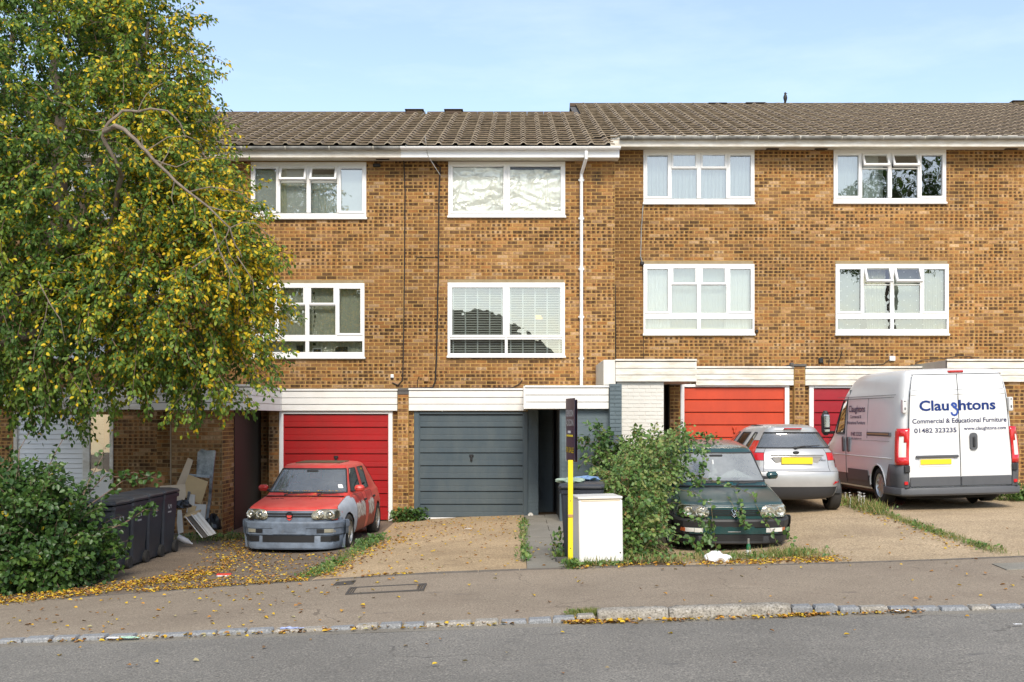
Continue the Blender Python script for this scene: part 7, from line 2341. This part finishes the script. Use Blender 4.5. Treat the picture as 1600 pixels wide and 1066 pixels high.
clumps('weed_strip', 'thin weeds along the joint between the middle drive and the path', 'weeds', strip_area([(.06,14.8),(.07,16),(.06,17.6),(.05,19.0),(.07,21.5)], .045, .12), 200, 260, hgt=.13, seed=24)
clumps('grass_strip', 'strip of grass with small flowers between the silver car and the van', 'grass', strip_area([(5.98,14.25),(5.95,15.5),(5.92,17.0),(5.9,18.4),(5.80,20.0)], .06, .12), 2200, 260, hgt=.05, seed=25, blade=(.03,.10), hue_=(.2,.75))
clumps('grass_clump', 'rough tall grass at the near wheel of the van', 'grass', strip_area([(5.85,18.7),(5.85,19.6),(5.75,20.4)], .12), 800, 220, hgt=.12, seed=26, blade=(.08,.22), hue_=(.3,.85), dead=.35)
t_ = clumps('grass_clump', 'dry grass and weeds in front of the dark green car bumper', 'grass', strip_area([(2.3,14.9),(2.8,14.85),(3.3,14.9),(3.75,14.9)], .14, .10), 1000, 260, hgt=.06, seed=27, blade=(.04,.13), hue_=(.1,.75), dead=.2)
clumps('grass_clump', 'straw coloured grass at the front right corner of the dark green car', 'grass', strip_area([(3.1,15.0),(3.35,15.1),(3.6,14.9),(3.8,14.6)], .12, .14), 320, 60, hgt=.08, seed=28, blade=(.06,.17), hue_=(.5,1), dead=.5)
clumps('grass_tuft', 'yellow green grass tuft at the kerb, left of the big granite stones', 'grass', strip_area([(.50,11.02),(.68,11.1),(.72,10.98)], .045), 900, 60, hgt=.03, seed=29, blade=(.03,.08), hue_=(.35,.8))
clumps('weed_clump', 'small green weed at the foot of the yellow post', 'weeds', strip_area([(.60,14.02),(.66,14.04)], .035), 80, 110, hgt=.08, seed=30)
clumps('weed_clump', 'little weeds along the bottom edge of the white fridge', 'weeds', strip_area([(.75,14.08),(1.25,14.12)], .04), 120, 60, hgt=.05, seed=31)
clumps('weed_clump', 'green weeds right of the van by the porch wall', 'weeds', strip_area([(8.45,20.6),(8.9,20.4),(9.3,20.2)], .12), 300, 500, hgt=.25, seed=32, lsize=(.06,.12))
clumps('weed_clump', 'weeds between the grey bin and the path', 'weeds', strip_area([(.52,14.9),(.50,15.6)], .04), 60, 110, hgt=.35, seed=33)
clumps('weed_clump', 'weeds and dead stalks at the foot of the rubbish heap', 'weeds', strip_area([(-5.9,19.9),(-5.3,20.2),(-4.95,20.6)], .12), 500, 260, hgt=.12, seed=34, dead=.5)
clumps('dead_undergrowth', 'brown dead bramble stalks at the foot of the bramble bush', 'undergrowth', strip_area([(1.35,14.55),(1.7,14.55),(2.1,14.55),(2.5,14.7)], .1), 320, 90, hgt=.12, seed=35, blade=(.05,.15), hue_=(.8,1), dead=.9)
mb = MB(); rg = random.Random(2)
for k in range(14):
    x = 5.78+rg.uniform(-.15,.15); y = rg.uniform(19.2,20.2); z = gh(x, y)
    mb.tube([(x,y,z),(x+.01,y,z+.15+rg.uniform(0,.1))], .003, 4); h = z+.15
    mb.lathe([(0,-.01),(.022,.004),(0,.01)], 7, 'z', (x+.01, y, z+.22))
o = mb.build('white_flowers', M['upvc'], None, kind='stuff'); tag(o, 'small white flowers in the grass beside the van', 'flowers')

# ---- fallen leaves
def fallen(name, label, gens, seed, size=(.026,.055), lift=.004):
    rs = np.random.RandomState(seed); P_ = []
    for (n, fn) in gens: P_.append(fn(rs, n))
    xy = np.concatenate(P_); n = len(xy)
    z = np.array([gh(a, b) for a, b in xy])
    pos = np.column_stack([xy, z+lift+rs.uniform(0,.022,n)])
    ang = rs.uniform(0, 6.28, n); ax = np.column_stack([np.cos(ang), np.sin(ang), rs.uniform(-.15,.25,n)])
    nr = unit(rs, n)*.42+np.array([0,0,1])
    hue_ = rs.beta(1.25, 1.2, n)
    o = leaves(name, pos, ax, nr, rs.uniform(size[0], size[1], n), hue_, M['fallen'], None, 'stuff', width=.72, fold=.35)
    o['label'] = label; o['category'] = 'leaves'
    return o
def box_area(x0, x1, y0, y1): return lambda rs, n: np.column_stack([rs.uniform(x0,x1,n), rs.uniform(y0,y1,n)])
def band(pts, w): return strip_area(pts, w)
fallen('fallen_leaves', 'drift of yellow leaves along the foot of the bush and bins', [
    (1500, strip_area([(-6.9,14.0),(-6.0,14.12),(-5.2,14.5),(-4.6,15.3),(-4.3,16.2)], .17, .2)), (650, band([(-6.6,14.25),(-5.4,14.7),(-4.7,15.4)], .22)),
    (420, band([(-5.0,18.5),(-4.9,19.6),(-5.0,20.8),(-4.8,21.2)], .14)), (300, band([(-4.4,16.2),(-4.3,18.0),(-4.7,19.6)], .16))], 1)
fallen('fallen_leaves', 'yellow leaves scattered over the left drive around the red car', [
    (900, box_area(-4.9,-2.6,14.05,18.2)), (260, box_area(-4.6,-2.6,14.05,15.2)), (380, band([(-4.7,14.12),(-3.5,14.1),(-2.6,14.1)], .05)), (250, box_area(-4.6,-4.2,17,22))], 2)
fallen('fallen_leaves', 'yellow leaves on the middle drive by the grey garage door', [
    (420, band([(-2.45,14.3),(-2.4,16.0),(-2.35,18.0),(-2.1,20)], .13)), (330, box_area(-2.5,.0,19,23.3)), (130, box_area(-2.5,0,14.2,19)), (60, band([(-1.9,14.06),(-1.3,14.06)], .03)), (40, box_area(.1,.85,14.2,19))], 3, (.03,.06))
fallen('fallen_leaves', 'orange and yellow leaves along the pavement edge below the brambles', [
    (560, strip_area([(.75,14.10),(1.3,14.14),(2.2,14.20),(3.0,14.25),(3.9,14.3)], .085, .16)), (500, band([(2.4,14.5),(3.2,14.5),(3.9,14.45)], .12)), (160, band([(5.7,14.9),(5.85,17),(5.7,19)], .12))], 4)
fallen('fallen_leaves', 'leaves caught in the gutter below the granite kerb stones', [
    (260, strip_area([(.55,10.74),(.9,10.72),(1.5,10.72),(2.4,10.74),(2.9,10.78)], .032, .14)), (130, band([(.45,10.78),(.7,10.76)], .04)), (120, band([(2.6,10.78),(3.4,10.78),(3.8,10.8)], .04)), (160, band([(-4.9,10.78),(-3.2,10.78),(-1.8,10.78),(0,10.78)], .025))], 5, (.03,.06))
fallen('fallen_leaves', 'single leaves dotted over the pavement and road', [
    (150, box_area(-5.5,-1.5,11.1,13.9)), (60, box_area(-1.5,5.5,11.1,13.9)), (30, box_area(-4.5,4.5,8.4,10.7)), (25, box_area(2.6,9,14.2,18))], 6, (.035,.06))
# leaves lying on the red car
rs2 = np.random.RandomState(9); n = 60
q = np.column_stack([rs2.uniform(-.6,.6,n), np.full(n, 1.10)+rs2.normal(size=n)*.03, np.full(n, .965)]); q[40:, 0] = rs2.uniform(-.5,.5,20); q[40:, 1] = rs2.uniform(.5,1,20); q[40:, 2] = .85+(q[40:,1]-.5)*.16+.012
leaves('fallen_leaf_litter', q, np.column_stack([rs2.normal(size=n), rs2.normal(size=n), rs2.uniform(0,.2,n)]), unit(rs2, n)*.3+np.array([0,0,1]), rs2.uniform(.03,.05,n), rs2.uniform(0,.6,n), M['fallen'], red_car, 'stuff', width=.7)
# ------------------------------------------------------------------ wheelie bins
M['bin'] = mat_plain('bin_plastic', (.026,.031,.042), .42, dirt=.45, dscale=5, dirtcol=(.06,.066,.075), objc=True)
M['marking'] = mat_plain('white_paint_mark', (.75,.75,.75), .6, dirt=.2)
def wheelie_bin(loc, yaw, label, num=None, lid='bin', tilt=0, lid_open=0):
    t = thing('wheelie_bin', label, 'wheelie bin', loc, (R(tilt), 0, yaw), group='wheelie bins')
    def ring_(w, y0, y1, z, c=.03): return [(-w/2+c,y0,z),(w/2-c,y0,z),(w/2,y0+c,z),(w/2,y1-c,z),(w/2-c,y1,z),(-w/2+c,y1,z),(-w/2,y1-c,z),(-w/2,y0+c,z)]
    lv = [ring_(.42,-.20,.24,.03), ring_(.44,-.22,.26,.08), ring_(.50,-.28,.31,.55), ring_(.53,-.31,.34,.86), ring_(.53,-.31,.34,.90)]
    vs = [v for r in lv for v in r]; fs = [tuple(reversed(range(8)))]
    for i in range(len(lv)-1):
        for k in range(8): fs.append((i*8+k, i*8+(k+1) % 8, (i+1)*8+(k+1) % 8, (i+1)*8+k))
    mb = MB(); mb.add(vs, fs); b = mb.build('bin_body', M['bin'], t, bevel=.008)
    lv = [ring_(.57,-.34,.37,.90), ring_(.58,-.345,.375,.955), ring_(.55,-.33,.36,.96)]
    vs = [v for r in lv for v in r]; fs = []
    for i in range(2):
        for k in range(8): fs.append((i*8+k, i*8+(k+1) % 8, (i+1)*8+(k+1) % 8, (i+1)*8+k))
    fs.append(tuple(reversed(range(8))))
    mb = MB(); mb.add(vs, fs); mb.build('rim', M['bin'], t)
    T = Matrix.Translation((0,.36,.97)) @ Matrix.Rotation(R(-lid_open), 4, 'X')
    mb = MB(); L_ = []
    for (w, y0, y1, z) in ((.59,-.74,.02,.0), (.60,-.745,.02,.03), (.56,-.70,.0,.055), (.40,-.55,-.1,.075)): L_.append(ring_(w, y0, y1, z, .04))
    vs = [tuple(T @ Vector(v)) for r in L_ for v in r]; fs = [tuple(reversed(range(8)))]
    for i in range(3):
        for k in range(8): fs.append((i*8+k, i*8+(k+1) % 8, (i+1)*8+(k+1) % 8, (i+1)*8+k))
    fs.append(tuple(range(24, 32)))
    mb.add(vs, fs); mb.build('lid', M[lid], t, bevel=.006)
    mb = MB(); mb.tube([(-.22,.40,.93),(.22,.40,.93)], .014, 8); mb.build('handle_bar', M['bin'], t, True)
    for s in (-1, 1):
        mb = MB(); mb.lathe([(0,-.03),(.09,-.03),(.10,-.02),(.10,.02),(.09,.03),(0,.03)], 20, 'x', (s*.24,.27,.10)); mb.build('wheel', M['tyre'], t, True)
        mb = MB(); mb.box(s*.16-.01, s*.16+.01, -.30, -.262, .10, .88); mb.v = [(x, y-(z-.1)*.075+.05, z) for x, y, z in mb.v]; mb.build('moulded_rib', M['bin'], b)
    if num:
        me = text_mesh(num, .17, .004)
        a, c = text_w(me)
        tx_obj(me, 'house_number', M['marking'], t, lambda x, z: (.252+(.80-(x-a)-.55)*.048+.004, -.12+z*1.3, .80-(x-a)))
    return t
for k, (x, y, w_) in enumerate(((-5.96,16.55,'nearest of the four'), (-5.90,17.15,'second from the front of the four'), (-5.86,17.75,'third from the front of the four'), (-5.82,18.35,'furthest back of the four'))):
    wheelie_bin((x, y, gh(x, y)+.0), R(-3+k*.5), 'black wheelie bin, %s in the row behind the bush' % w_, '51')
wheelie_bin((PX(76,17.6), 17.6, gh(-7.2,17.6)), R(20), 'black wheelie bin half hidden behind the bush before the white slatted garage')
M['grey_lid'] = mat_plain('grey_lid', (.05,.052,.056), .4, dirt=.3, objc=True)
wheelie_bin((PX(909,15.35), 15.25, gh(.8,15.3)-.03), R(-5), 'black wheelie bin with green and blue plastic on its lid behind the yellow post', None, 'grey_lid')
def slab_thing(name, label, cat, pts, Y, lean, th, m, group=None, seed=0):
    """flat board: outline in photograph pixels on a plane at distance Y at its foot, leaning back"""
    z0 = min(PZ(p[1], Y) for p in pts); cx = sum(PX(p[0], Y) for p in pts)/len(pts)
    vs = []
    n = len(pts)
    for d in (0, th):
        for p in pts:
            z = PZ(p[1], Y); y = Y+(z-z0)*lean
            k = y/Y
            vs.append((PX(p[0], Y)*k-cx, y+d-Y, (CAMZ+(z-CAMZ)*k)-z0))
    mb = MB(); mb.add(vs, [tuple(range(n)), tuple(reversed(range(n, 2*n)))]+[(i, i+n, (i+1) % n+n, (i+1) % n) for i in range(n)])
    o = mb.build(name, m)
    bm = bmesh.new(); bm.from_mesh(o.data); bmesh.ops.recalc_face_normals(bm, faces=bm.faces); bm.to_mesh(o.data); bm.free()
    o.location = (cx, Y, z0); tag(o, label, cat, group)
    return o
def q(*a): return [(160+x/5.075, 690+y/5.075) for x, y in a]
M['mdf'] = mat_plain('chipboard', (.52,.37,.20), .8, dirt=.2, dscale=6); M['mdf2'] = mat_plain('pale_board', (.56,.44,.32), .8, dirt=.25)
M['brownboard'] = mat_plain('brown_board', (.36,.17,.07), .8, dirt=.3); M['whiteboard'] = mat_plain('white_laminate', (.62,.60,.56), .5, dirt=.3)
M['greypanel'] = mat_plain('grey_metal_panel', (.09,.105,.12), .35, metal=.3, dirt=.9, dscale=7, dirtcol=(.40,.42,.44))
slab_thing('metal_panel', 'dark grey L-shaped metal panel leaning upright against the brick corner', 'panel', q((755,85),(785,60),(830,72),(888,68),(897,80),(870,330),(862,450),(835,640),(815,635),(840,450),(850,290),(745,275),(748,180)), 20.7, .08, .035, M['greypanel'])
slab_thing('metal_panel', 'thin dark crossbar panel below the upright metal panel', 'panel', q((680,255),(850,270),(850,290),(790,285),(680,275)), 20.6, .1, .03, M['greypanel'])
slab_thing('plank', 'narrow light brown plank leaning left of the dark metal panel', 'plank', q((678,130),(718,148),(655,350),(588,342)), 20.55, .15, .02, M['mdf2'])
slab_thing('board', 'square tan chipboard sheet leaning against the dark metal panel', 'board', q((682,262),(838,320),(782,498),(652,440),(650,350)), 20.35, .15, .02, M['mdf'])
slab_thing('board', 'pale wide board lying across the rubbish heap beside the bins', 'board', q((458,352),(655,340),(662,430),(640,480),(600,490),(440,430)), 19.6, .2, .02, M['mdf2'])
slab_thing('board', 'orange brown board behind the bins against the brick wall', 'board', q((385,270),(492,272),(495,320),(420,418),(360,412),(388,340)), 20.8, .1, .02, M['brownboard'])
slab_thing('board', 'white laminate sheet low in the rubbish heap below the chipboard', 'board', q((722,496),(822,500),(818,560),(812,620),(760,600),(715,570)), 20.15, .1, .02, M['whiteboard'])
slab_thing('board', 'small white strip standing upright in the rubbish heap', 'board', q((697,420),(732,424),(722,545),(700,575),(664,560)), 19.95, .1, .04, M['whiteboard'])
slab_thing('board', 'dark strip standing beside the small white strip in the heap', 'board', q((678,395),(697,400),(680,500),(662,500)), 20.0, .1, .03, M['greypanel'])
slab_thing('board', 'pale wood offcut leaning in the middle of the rubbish heap', 'board', q((680,500),(745,515),(720,580),(672,575)), 19.75, .2, .03, M['mdf'])
slab_thing('board', 'tall pale grey panel standing behind the last black bin', 'board', q((596,545),(625,543),(640,720),(600,735),(590,640)), 19.3, .05, .03, M['whiteboard'])
# collapsed drawer unit: slatted white side
t = thing('broken_shelf_unit', 'broken white shelf unit tipped over at the front of the rubbish heap', 'shelf unit', tuple(P(315, 838, 19.5)), world=True)
def bpt(u, v, d=0):      # u along the length, v across
    a = P(*[(160+c/5.075) if i == 0 else (690+c/5.075) for i, c in enumerate((660,600))], 19.4)
    b = P(160+775/5.075, 690+565/5.075, 19.55); c = P(160+795/5.075, 690+768/5.075, 19.3)
    return a + (b-a)*v + (c-a)*u + Vector((0, -d, d*.3))
for (v0, v1, d, m_) in ((0,.06,.05,'whiteboard'), (.10,.38,.0,'lead'), (.42,.50,.05,'whiteboard'), (.52,.78,.02,'whiteboard'), (.80,.98,.04,'whiteboard')):
    mb = MB(); a, b, c, e = bpt(0,v0,d), bpt(0,v1,d), bpt(1,v1,d), bpt(1,v0,d)
    w = Vector((0,.03,-.01)); mb.add([tuple(p) for p in (a,b,c,e,a+w,b+w,c+w,e+w)], [(0,1,2,3),(7,6,5,4),(0,4,5,1),(1,5,6,2),(2,6,7,3),(3,7,4,0)])
    mb.build('shelf_board', M[m_], t)
mb = MB(); a, b = bpt(-.03,-.05,.04), bpt(-.03,1.02,.04); c, e = a+Vector((0,.12,.03)), b+Vector((0,.12,.03)); w = Vector((0,0,-.03))
mb.add([tuple(p) for p in (a,b,e,c,a+w,b+w,e+w,c+w)], [(0,1,2,3),(7,6,5,4),(0,4,5,1),(1,5,6,2),(2,6,7,3),(3,7,4,0)]); mb.build('shelf_end', M['mdf'], t)
def bag(name, label, cat, c, r, m, seed, sq=(1,1,.6)):
    rg = random.Random(seed); mb = MB(); n, k = 18, 10; vs = []
    ph = [rg.uniform(0, 6.28) for _ in range(6)]
    for i in range(k+1):
        th_ = math.pi*i/k
        for j in range(n):
            a = 2*math.pi*j/n
            rr = r*(1+.22*math.sin(3*a+ph[0]+2*th_)+.14*math.sin(5*a+ph[1]-3*th_)+.1*math.sin(9*a+ph[2])+rg.uniform(-.05,.05))
            vs.append((rr*math.sin(th_)*math.cos(a)*sq[0], rr*math.sin(th_)*math.sin(a)*sq[1], max(-r*.3, rr*math.cos(th_)*sq[2])))
    fs = [(i*n+j, (i+1)*n+j, (i+1)*n+(j+1) % n, i*n+(j+1) % n) for i in range(k) for j in range(n)]
    mb.add(vs, fs); o = mb.build(name, m, None, False); o.location = c; return tag(o, label, cat)
M['bagwhite'] = mat_plain('white_plastic', (.80,.80,.80), .4, dirt=.1); M['bagblack'] = mat_plain('black_plastic', (.015,.015,.017), .3, dirt=.1)
bag('rubbish_bag', 'black plastic bag behind the last black bin in the rubbish heap', 'bag', P(285, 790, 19.4), .13, M['bagblack'], 3)
bag('rubbish_bag', 'black crumpled bag at the foot of the brick corner', 'bag', P(334, 815, 20.4)+Vector((0,0,-.1)), .14, M['bagblack'], 4, (1,.8,1.3))
bag('plastic_bag', 'crumpled white plastic bag in the grass in front of the dark green car', 'plastic bag', (PX(1120,14.5), 14.5, gh(2.5,14.5)+.045), .125, M['bagwhite'], 5, (1.15,.8,.55))
mb = MB(); mb.lathe([(0,0),(.045,0),(.048,.02),(.046,.16),(.040,.19),(.018,.24),(.016,.27),(0,.27)], 16, 'x', (0,0,.048)); o = mb.build('plastic_bottle', mat_plain('clear_plastic', (.42,.42,.44), .2, dirt=.3), None, True)
o.location = (PX(278,19.2), 19.1, PZ(840,19.1)-.03); o.rotation_euler = (0, R(28), R(15)); tag(o, 'clear plastic bottle lying beside the last black bin', 'bottle')
# ------------------------------------------------------------------ fridge
t = thing('fridge', 'small white under-counter fridge standing on the pavement edge beside the yellow post', 'fridge', (PX(905.5,14.2), 14.2, gh(1.0,14.2)-.0), (0, R(-.8), R(7)))
M['fridge'] = mat_plain('fridge_enamel', (.80,.78,.73), .32, dirt=.10, dscale=3, objc=True); M['cream_plastic'] = mat_plain('cream_plastic', (.74,.62,.44), .5, dirt=.2)
mb = MB(); mb.rbox(.004,.546,.055,.56,.03,.805,.006); mb.build('cabinet', M['fridge'], t)
mb = MB(); mb.rbox(0,.55,0,.05,.035,.800,.012); d_ = mb.build('door', M['fridge'], t)
mb = MB(); mb.rbox(.03,.52,-.006,.02,.785,.803,.004); mb.build('handle_strip', M['cream_plastic'], d_)
mb = MB(); mb.rbox(-.004,.554,.004,.565,.812,.842,.008); mb.build('worktop', M['fridge'], t)
mb = MB(); mb.box(.01,.54,.02,.05,.803,.812); mb.build('gap_shadow_strip', M['trim'], t)
mb = MB(); mb.lathe([(0,-.006),(.009,-.005),(.010,0)], 10, 'y', (.515,0,.145)); mb.build('plug', M['black'], d_)
mb = MB(); mb.rbox(.02,.53,.06,.54,0,.03,.005); mb.build('plinth', M['black'], t)
# ------------------------------------------------------------------ estate agent's board
t = thing('for_sale_board', "estate agent's for sale board on a yellow post, seen almost edge on beside the fridge", 'sign', (.655, 14.3, gh(.65,14.3)), world=True)
M['yellow'] = mat_plain('yellow_post', (.85,.66,.01), .5, dirt=.15, dscale=8, dirtcol=(.4,.3,.02)); M['purple'] = mat_plain('purple_print', (.055,.030,.045), .4); M['navyp'] = mat_plain('navy_print', (.012,.018,.05), .4); M['yprint'] = mat_plain('yellow_print', (.85,.68,.02), .5)
zg_ = gh(.65,14.3)
mb = MB(); mb.rbox(.592,.652,14.08,14.13,zg_-.2,PZ(719,14.1),.004); post = mb.build('post', M['yellow'], t)
for z in (.62,.80,.22): 
    mb = MB(); mb.lathe([(0,-.004),(.006,-.003),(.007,0)], 8, 'y', (.622,14.08,z)); mb.build('nail', M['black'], post)
mb = MB(); mb.rbox(.590,.654,14.072,14.079,.60,.635,.002); mb.build('post_joint', M['wood'], post)
z0, z1 = PZ(721,14.05), PZ(622,14.05)
A_ = Vector((.590,14.66,0)); B_ = Vector((.672,14.03,0))
def bface(u, z, o=0.0):     # board surface slightly bowed
    p = A_.lerp(B_, u); n = Vector((-(B_-A_).y, (B_-A_).x, 0)).normalized()*-1
    if n.x > 0: n = -n
    return p+n*(o+.012*math.sin(u*math.pi))+Vector((0,0,z))
def bstrip(name, u0, u1, za, zb, o, m, parent, th=.004, n=8):
    mb = MB(); vs = []
    for i in range(n+1):
        u = u0+(u1-u0)*i/n
        for (z, d) in ((za,o),(zb,o),(za,o-th),(zb,o-th)): vs.append(tuple(bface(u, z, d)))
    fs = []
    for i in range(n):
        a = i*4; b = a+4; fs += [(a,b,b+1,a+1),(a+2,a+3,b+3,b+2),(a+1,b+1,b+3,a+3),(a,a+2,b+2,b)]
    fs += [(0,1,3,2),(n*4,n*4+2,n*4+3,n*4+1)]
    mb.add(vs, fs); return mb.build(name, m, parent)
Hh = z1-z0
bd = bstrip('board_leaf', 0, 1, z0, z1, 0, M['navyp'], t)
bstrip('purple_band', .0, 1, z0+Hh*.55, z1, .003, M['purple'], bd, .002)
def btext(s, u0, u1, za, zh, m, bold=.01):
    me = text_mesh(s, 1.0, bold); a, b = text_w(me)
    def f(x, z): 
        p = bface(u0+(u1-u0)*(x-a)/(b-a), za+z*zh, .0075); return (p.x, p.y, p.z)
    return tx_obj(me, 'lettering', m, bd, f)
btext('ROBINSON', .08,.92, z0+Hh*.71, .115, M['marking'], .02); btext('JACKSON', .08,.92, z0+Hh*.56, .115, M['marking'], .02)
bstrip('emblem', .35,.65, z0+Hh*.44, z0+Hh*.48, .006, M['marking'], bd, .002)
bstrip('phone_line', .15,.85, z0+Hh*.385, z0+Hh*.415, .006, M['yprint'], bd, .002)
btext('FOR SALE', .06,.94, z0+Hh*.13, .095, M['yprint'], .02)
A2_, B2_ = Vector((.600,14.67,0)), Vector((.700,14.035,0)); mb = MB()
for (p, z) in ((A2_,z0-.01),(B2_,z0-.01),(B2_,z1-.02),(A2_,z1-.02)): mb.v.append((p.x, p.y, z))
for (p, z) in ((A2_,z0-.01),(B2_,z0-.01),(B2_,z1-.02),(A2_,z1-.02)): mb.v.append((p.x+.004, p.y, z))
for f in ((0,1,2,3),(7,6,5,4),(0,4,5,1),(1,5,6,2),(2,6,7,3),(3,7,4,0)): mb.f.append(f); mb.m.append(0); mb.r.append(.5); mb.uv.append(None)
mb.build('board_leaf', M['purple'], t)
mb = MB(); mb.rbox(.588,.594,14.655,14.665,z0-.02,z1,.002); mb.build('edge_batten', M['board_white'], t)
# things on and by the bin
bag('plastic_sheet', 'crumpled pale green plastic on the lid of the bin behind the post', 'plastic sheet', (PX(893,15.2), 15.15, gh(.8,15.3)+1.03), .16, mat_plain('green_plastic', (.34,.43,.33), .45, dirt=.3), 8, (1.1,.8,.22))
bag('plastic_bag', 'blue plastic bag on top of the bin behind the post', 'plastic bag', (PX(918,15.3), 15.35, gh(.8,15.3)+1.05), .14, mat_plain('blue_plastic', (.20,.32,.52), .45, dirt=.3), 9, (1.1,.7,.2))
mb = MB(); mb.rbox(-.11,.11,-.05,.05,0,.065,.006); o = mb.build('loose_brick', M['lead']); o.location = (PX(881,14.9), 14.75, gh(.57,14.8)); o.rotation_euler = (0,0,R(12)); tag(o, 'grey block on the path beside the bin', 'brick')
# green bottle in the grass
mg, nt_, bs_ = new_mat('green_glass'); bs_.inputs['Base Color'].default_value = (.01,.11,.03,1); bs_.inputs['Roughness'].default_value = .06; bs_.inputs['Coat Weight'].default_value = .5
t = thing('beer_bottle', 'green glass bottle standing in the grass under the bumper of the dark green car', 'bottle', (PX(1169.5,15.2), 15.2, gh(3.0,15.2)-.01))
mb = MB(); mb.lathe([(0,0),(.029,0),(.031,.01),(.031,.135),(.027,.155),(.014,.185),(.013,.235),(.015,.24),(.013,.245)], 18, 'z'); mb.build('bottle_glass', mg, t, True)
mb = MB(); mb.lathe([(.032,.03),(.0318,.10)], 18, 'z'); mb.build('label', M['marking'], t, True)
mb = MB(); mb.lathe([(.015,.18),(.0145,.235),(.016,.24),(.014,.248)], 14, 'z'); mb.build('neck_foil', M['alloy'], t, True)
# litter
def carton(name, label, cat, px, py, Y, w, d, h, m, yaw, m2=None):
    x = PX(px, Y); t = thing(name, label, cat, (x, Y, gh(x, Y)+.002), (0, 0, R(yaw)))
    mb = MB(); mb.rbox(-w/2,w/2,-d/2,d/2,0,h,.004); b = mb.build('carton', m, t)
    if m2: mb = MB(); mb.rbox(-w/2-.001,w/2+.001,-d/2-.001,d/2+.001,h*.45,h+.001,.004); mb.v = [(x_, y_, z_) for x_, y_, z_ in mb.v]; mb.build('red_band', m2, t)
    return t
carton('carton', 'flattened red and white carton on the left drive before the red car', 'carton', 350, 873, 15.4, .19, .09, .035, M['marking'], 8, mat_plain('red_print', (.6,.05,.03), .5))
def scrap(label, px, Y, s, m, seed):
    rg = random.Random(seed); x = PX(px, Y); mb = MB(); n = 7; vs = []
    for i in range(n):
        for j in range(n): vs.append((s*(i/n-.5)*1.8, s*.7*(j/n-.5), .012+s*.16*abs(math.sin(i*1.7+seed)+rg.uniform(-.5,.5))*.5))
    mb.add(vs, [(i*n+j, (i+1)*n+j, (i+1)*n+j+1, i*n+j+1) for i in range(n-1) for j in range(n-1)])
    o = mb.build('crisp_packet', m); o.location = (x, Y, gh(x, Y)+.01); tag(o, label, 'litter'); return o
scrap('crumpled blue and white wrapper on the kerb setts at the left', 460, 10.85, .14, mat_plain('blue_white', (.55,.60,.75), .4, dirt=1.0, dscale=60, dirtcol=(.03,.08,.4)), 1)
scrap('pale green and white wrapper by the kerb at far left', 205, 10.74, .11, mat_plain('green_white', (.60,.75,.62), .4, dirt=1.0, dscale=50, dirtcol=(.05,.35,.12)), 2)
scrap('white scrap of paper by the kerb left of the green wrapper', 178, 10.76, .08, M['bagwhite'], 3)
scrap('white scrap at the kerb near the right edge of the picture', 1408, 10.76, .07, M['bagwhite'], 4)
scrap('tiny white scrap on the road near the right edge', 1592, 9.9, .05, M['bagwhite'], 5)
scrap('small white scrap on the middle drive before the grey door', 733, 20.6, .09, M['bagwhite'], 6)

# ------------------------------------------------------------------ across the street, seen only as reflections in the windows
t = thing('detached_house', 'brick house with hipped tiled roof and two chimney pots across the street', 'house', (-3.5, -20, .1), world=True)
mb = MB(); mb.box(-9,2.5,-28,-19,-.2,5.2); mb.build('wall', M['brick'], t)
mb = MB(); e = 5.2; mb.add([(-9.4,-18.6,e),(2.9,-18.6,e),(2.9,-28.4,e),(-9.4,-28.4,e),(-5.2,-23.5,8.6),(-1.6,-23.5,8.6)], [(0,1,5,4),(1,2,5),(2,3,4,5),(3,0,4),(3,2,1,0)]); rf = mb.build('roof', M['tile'], t)
mb = MB(); mb.box(-6.2,-5.3,-24,-23,7.4,9.2); ch = mb.build('chimney', M['brick'], rf)
for x in (-6.0,-5.55):
    mb = MB(); mb.lathe([(.12,0),(.10,.5),(.13,.55)], 12, 'z', (x,-23.5,9.2)); mb.build('chimney_pot', M['mdf'], rf, True)
for x in (-7.2,-1.2):
    for z in (1.0, 3.4):
        mb = MB(); mb.box(x-.9,x+.9,-19.02,-18.97,z,z+1.2); w_ = mb.build('window', M['upvc'], t)
        mb = MB(); mb.box(x-.8,x+.8,-18.965,-18.96,z+.1,z+1.1); mb.build('pane', M['room'], w_)
def far_tree(x, y, lobes, label, n, seed):
    rs = np.random.RandomState(seed); t = thing('tree', label, 'tree', (x, y, .1), world=True, group='trees across the street')
    tw, lp, la, ln_, lc = sprays(rs, lobes, n, 26, 1.3, droop=.5, spread=.3)
    leaves('foliage', lp, la, ln_, rs.uniform(.18,.32,len(lp)), .1+.35*lc, M['leaf'], t)['kind'] = 'stuff'
    twig_obj('twigs', tw, M['twig'], t, .02, 1)
    limb('trunk', [(x,y,-.2),(x,y,lobes[0][2]),(lobes[0][0],y,lobes[0][2]+1)], .3, .1, parent=t, seed=seed)
far_tree(22, -16, [(22,-16,13.2,4.5,4,2.4),(19,-16,13.6,2.2,3,1.2),(24,-17,16,3,3,2.5)], 'tall tree across the street, on the right', 280, 3)
far_tree(5.5, -20, [(5.5,-20,3.8,3,3,2.6),(8.0,-20,4.5,2.5,2.5,2.6)], 'low tree across the street beside the house', 220, 5)
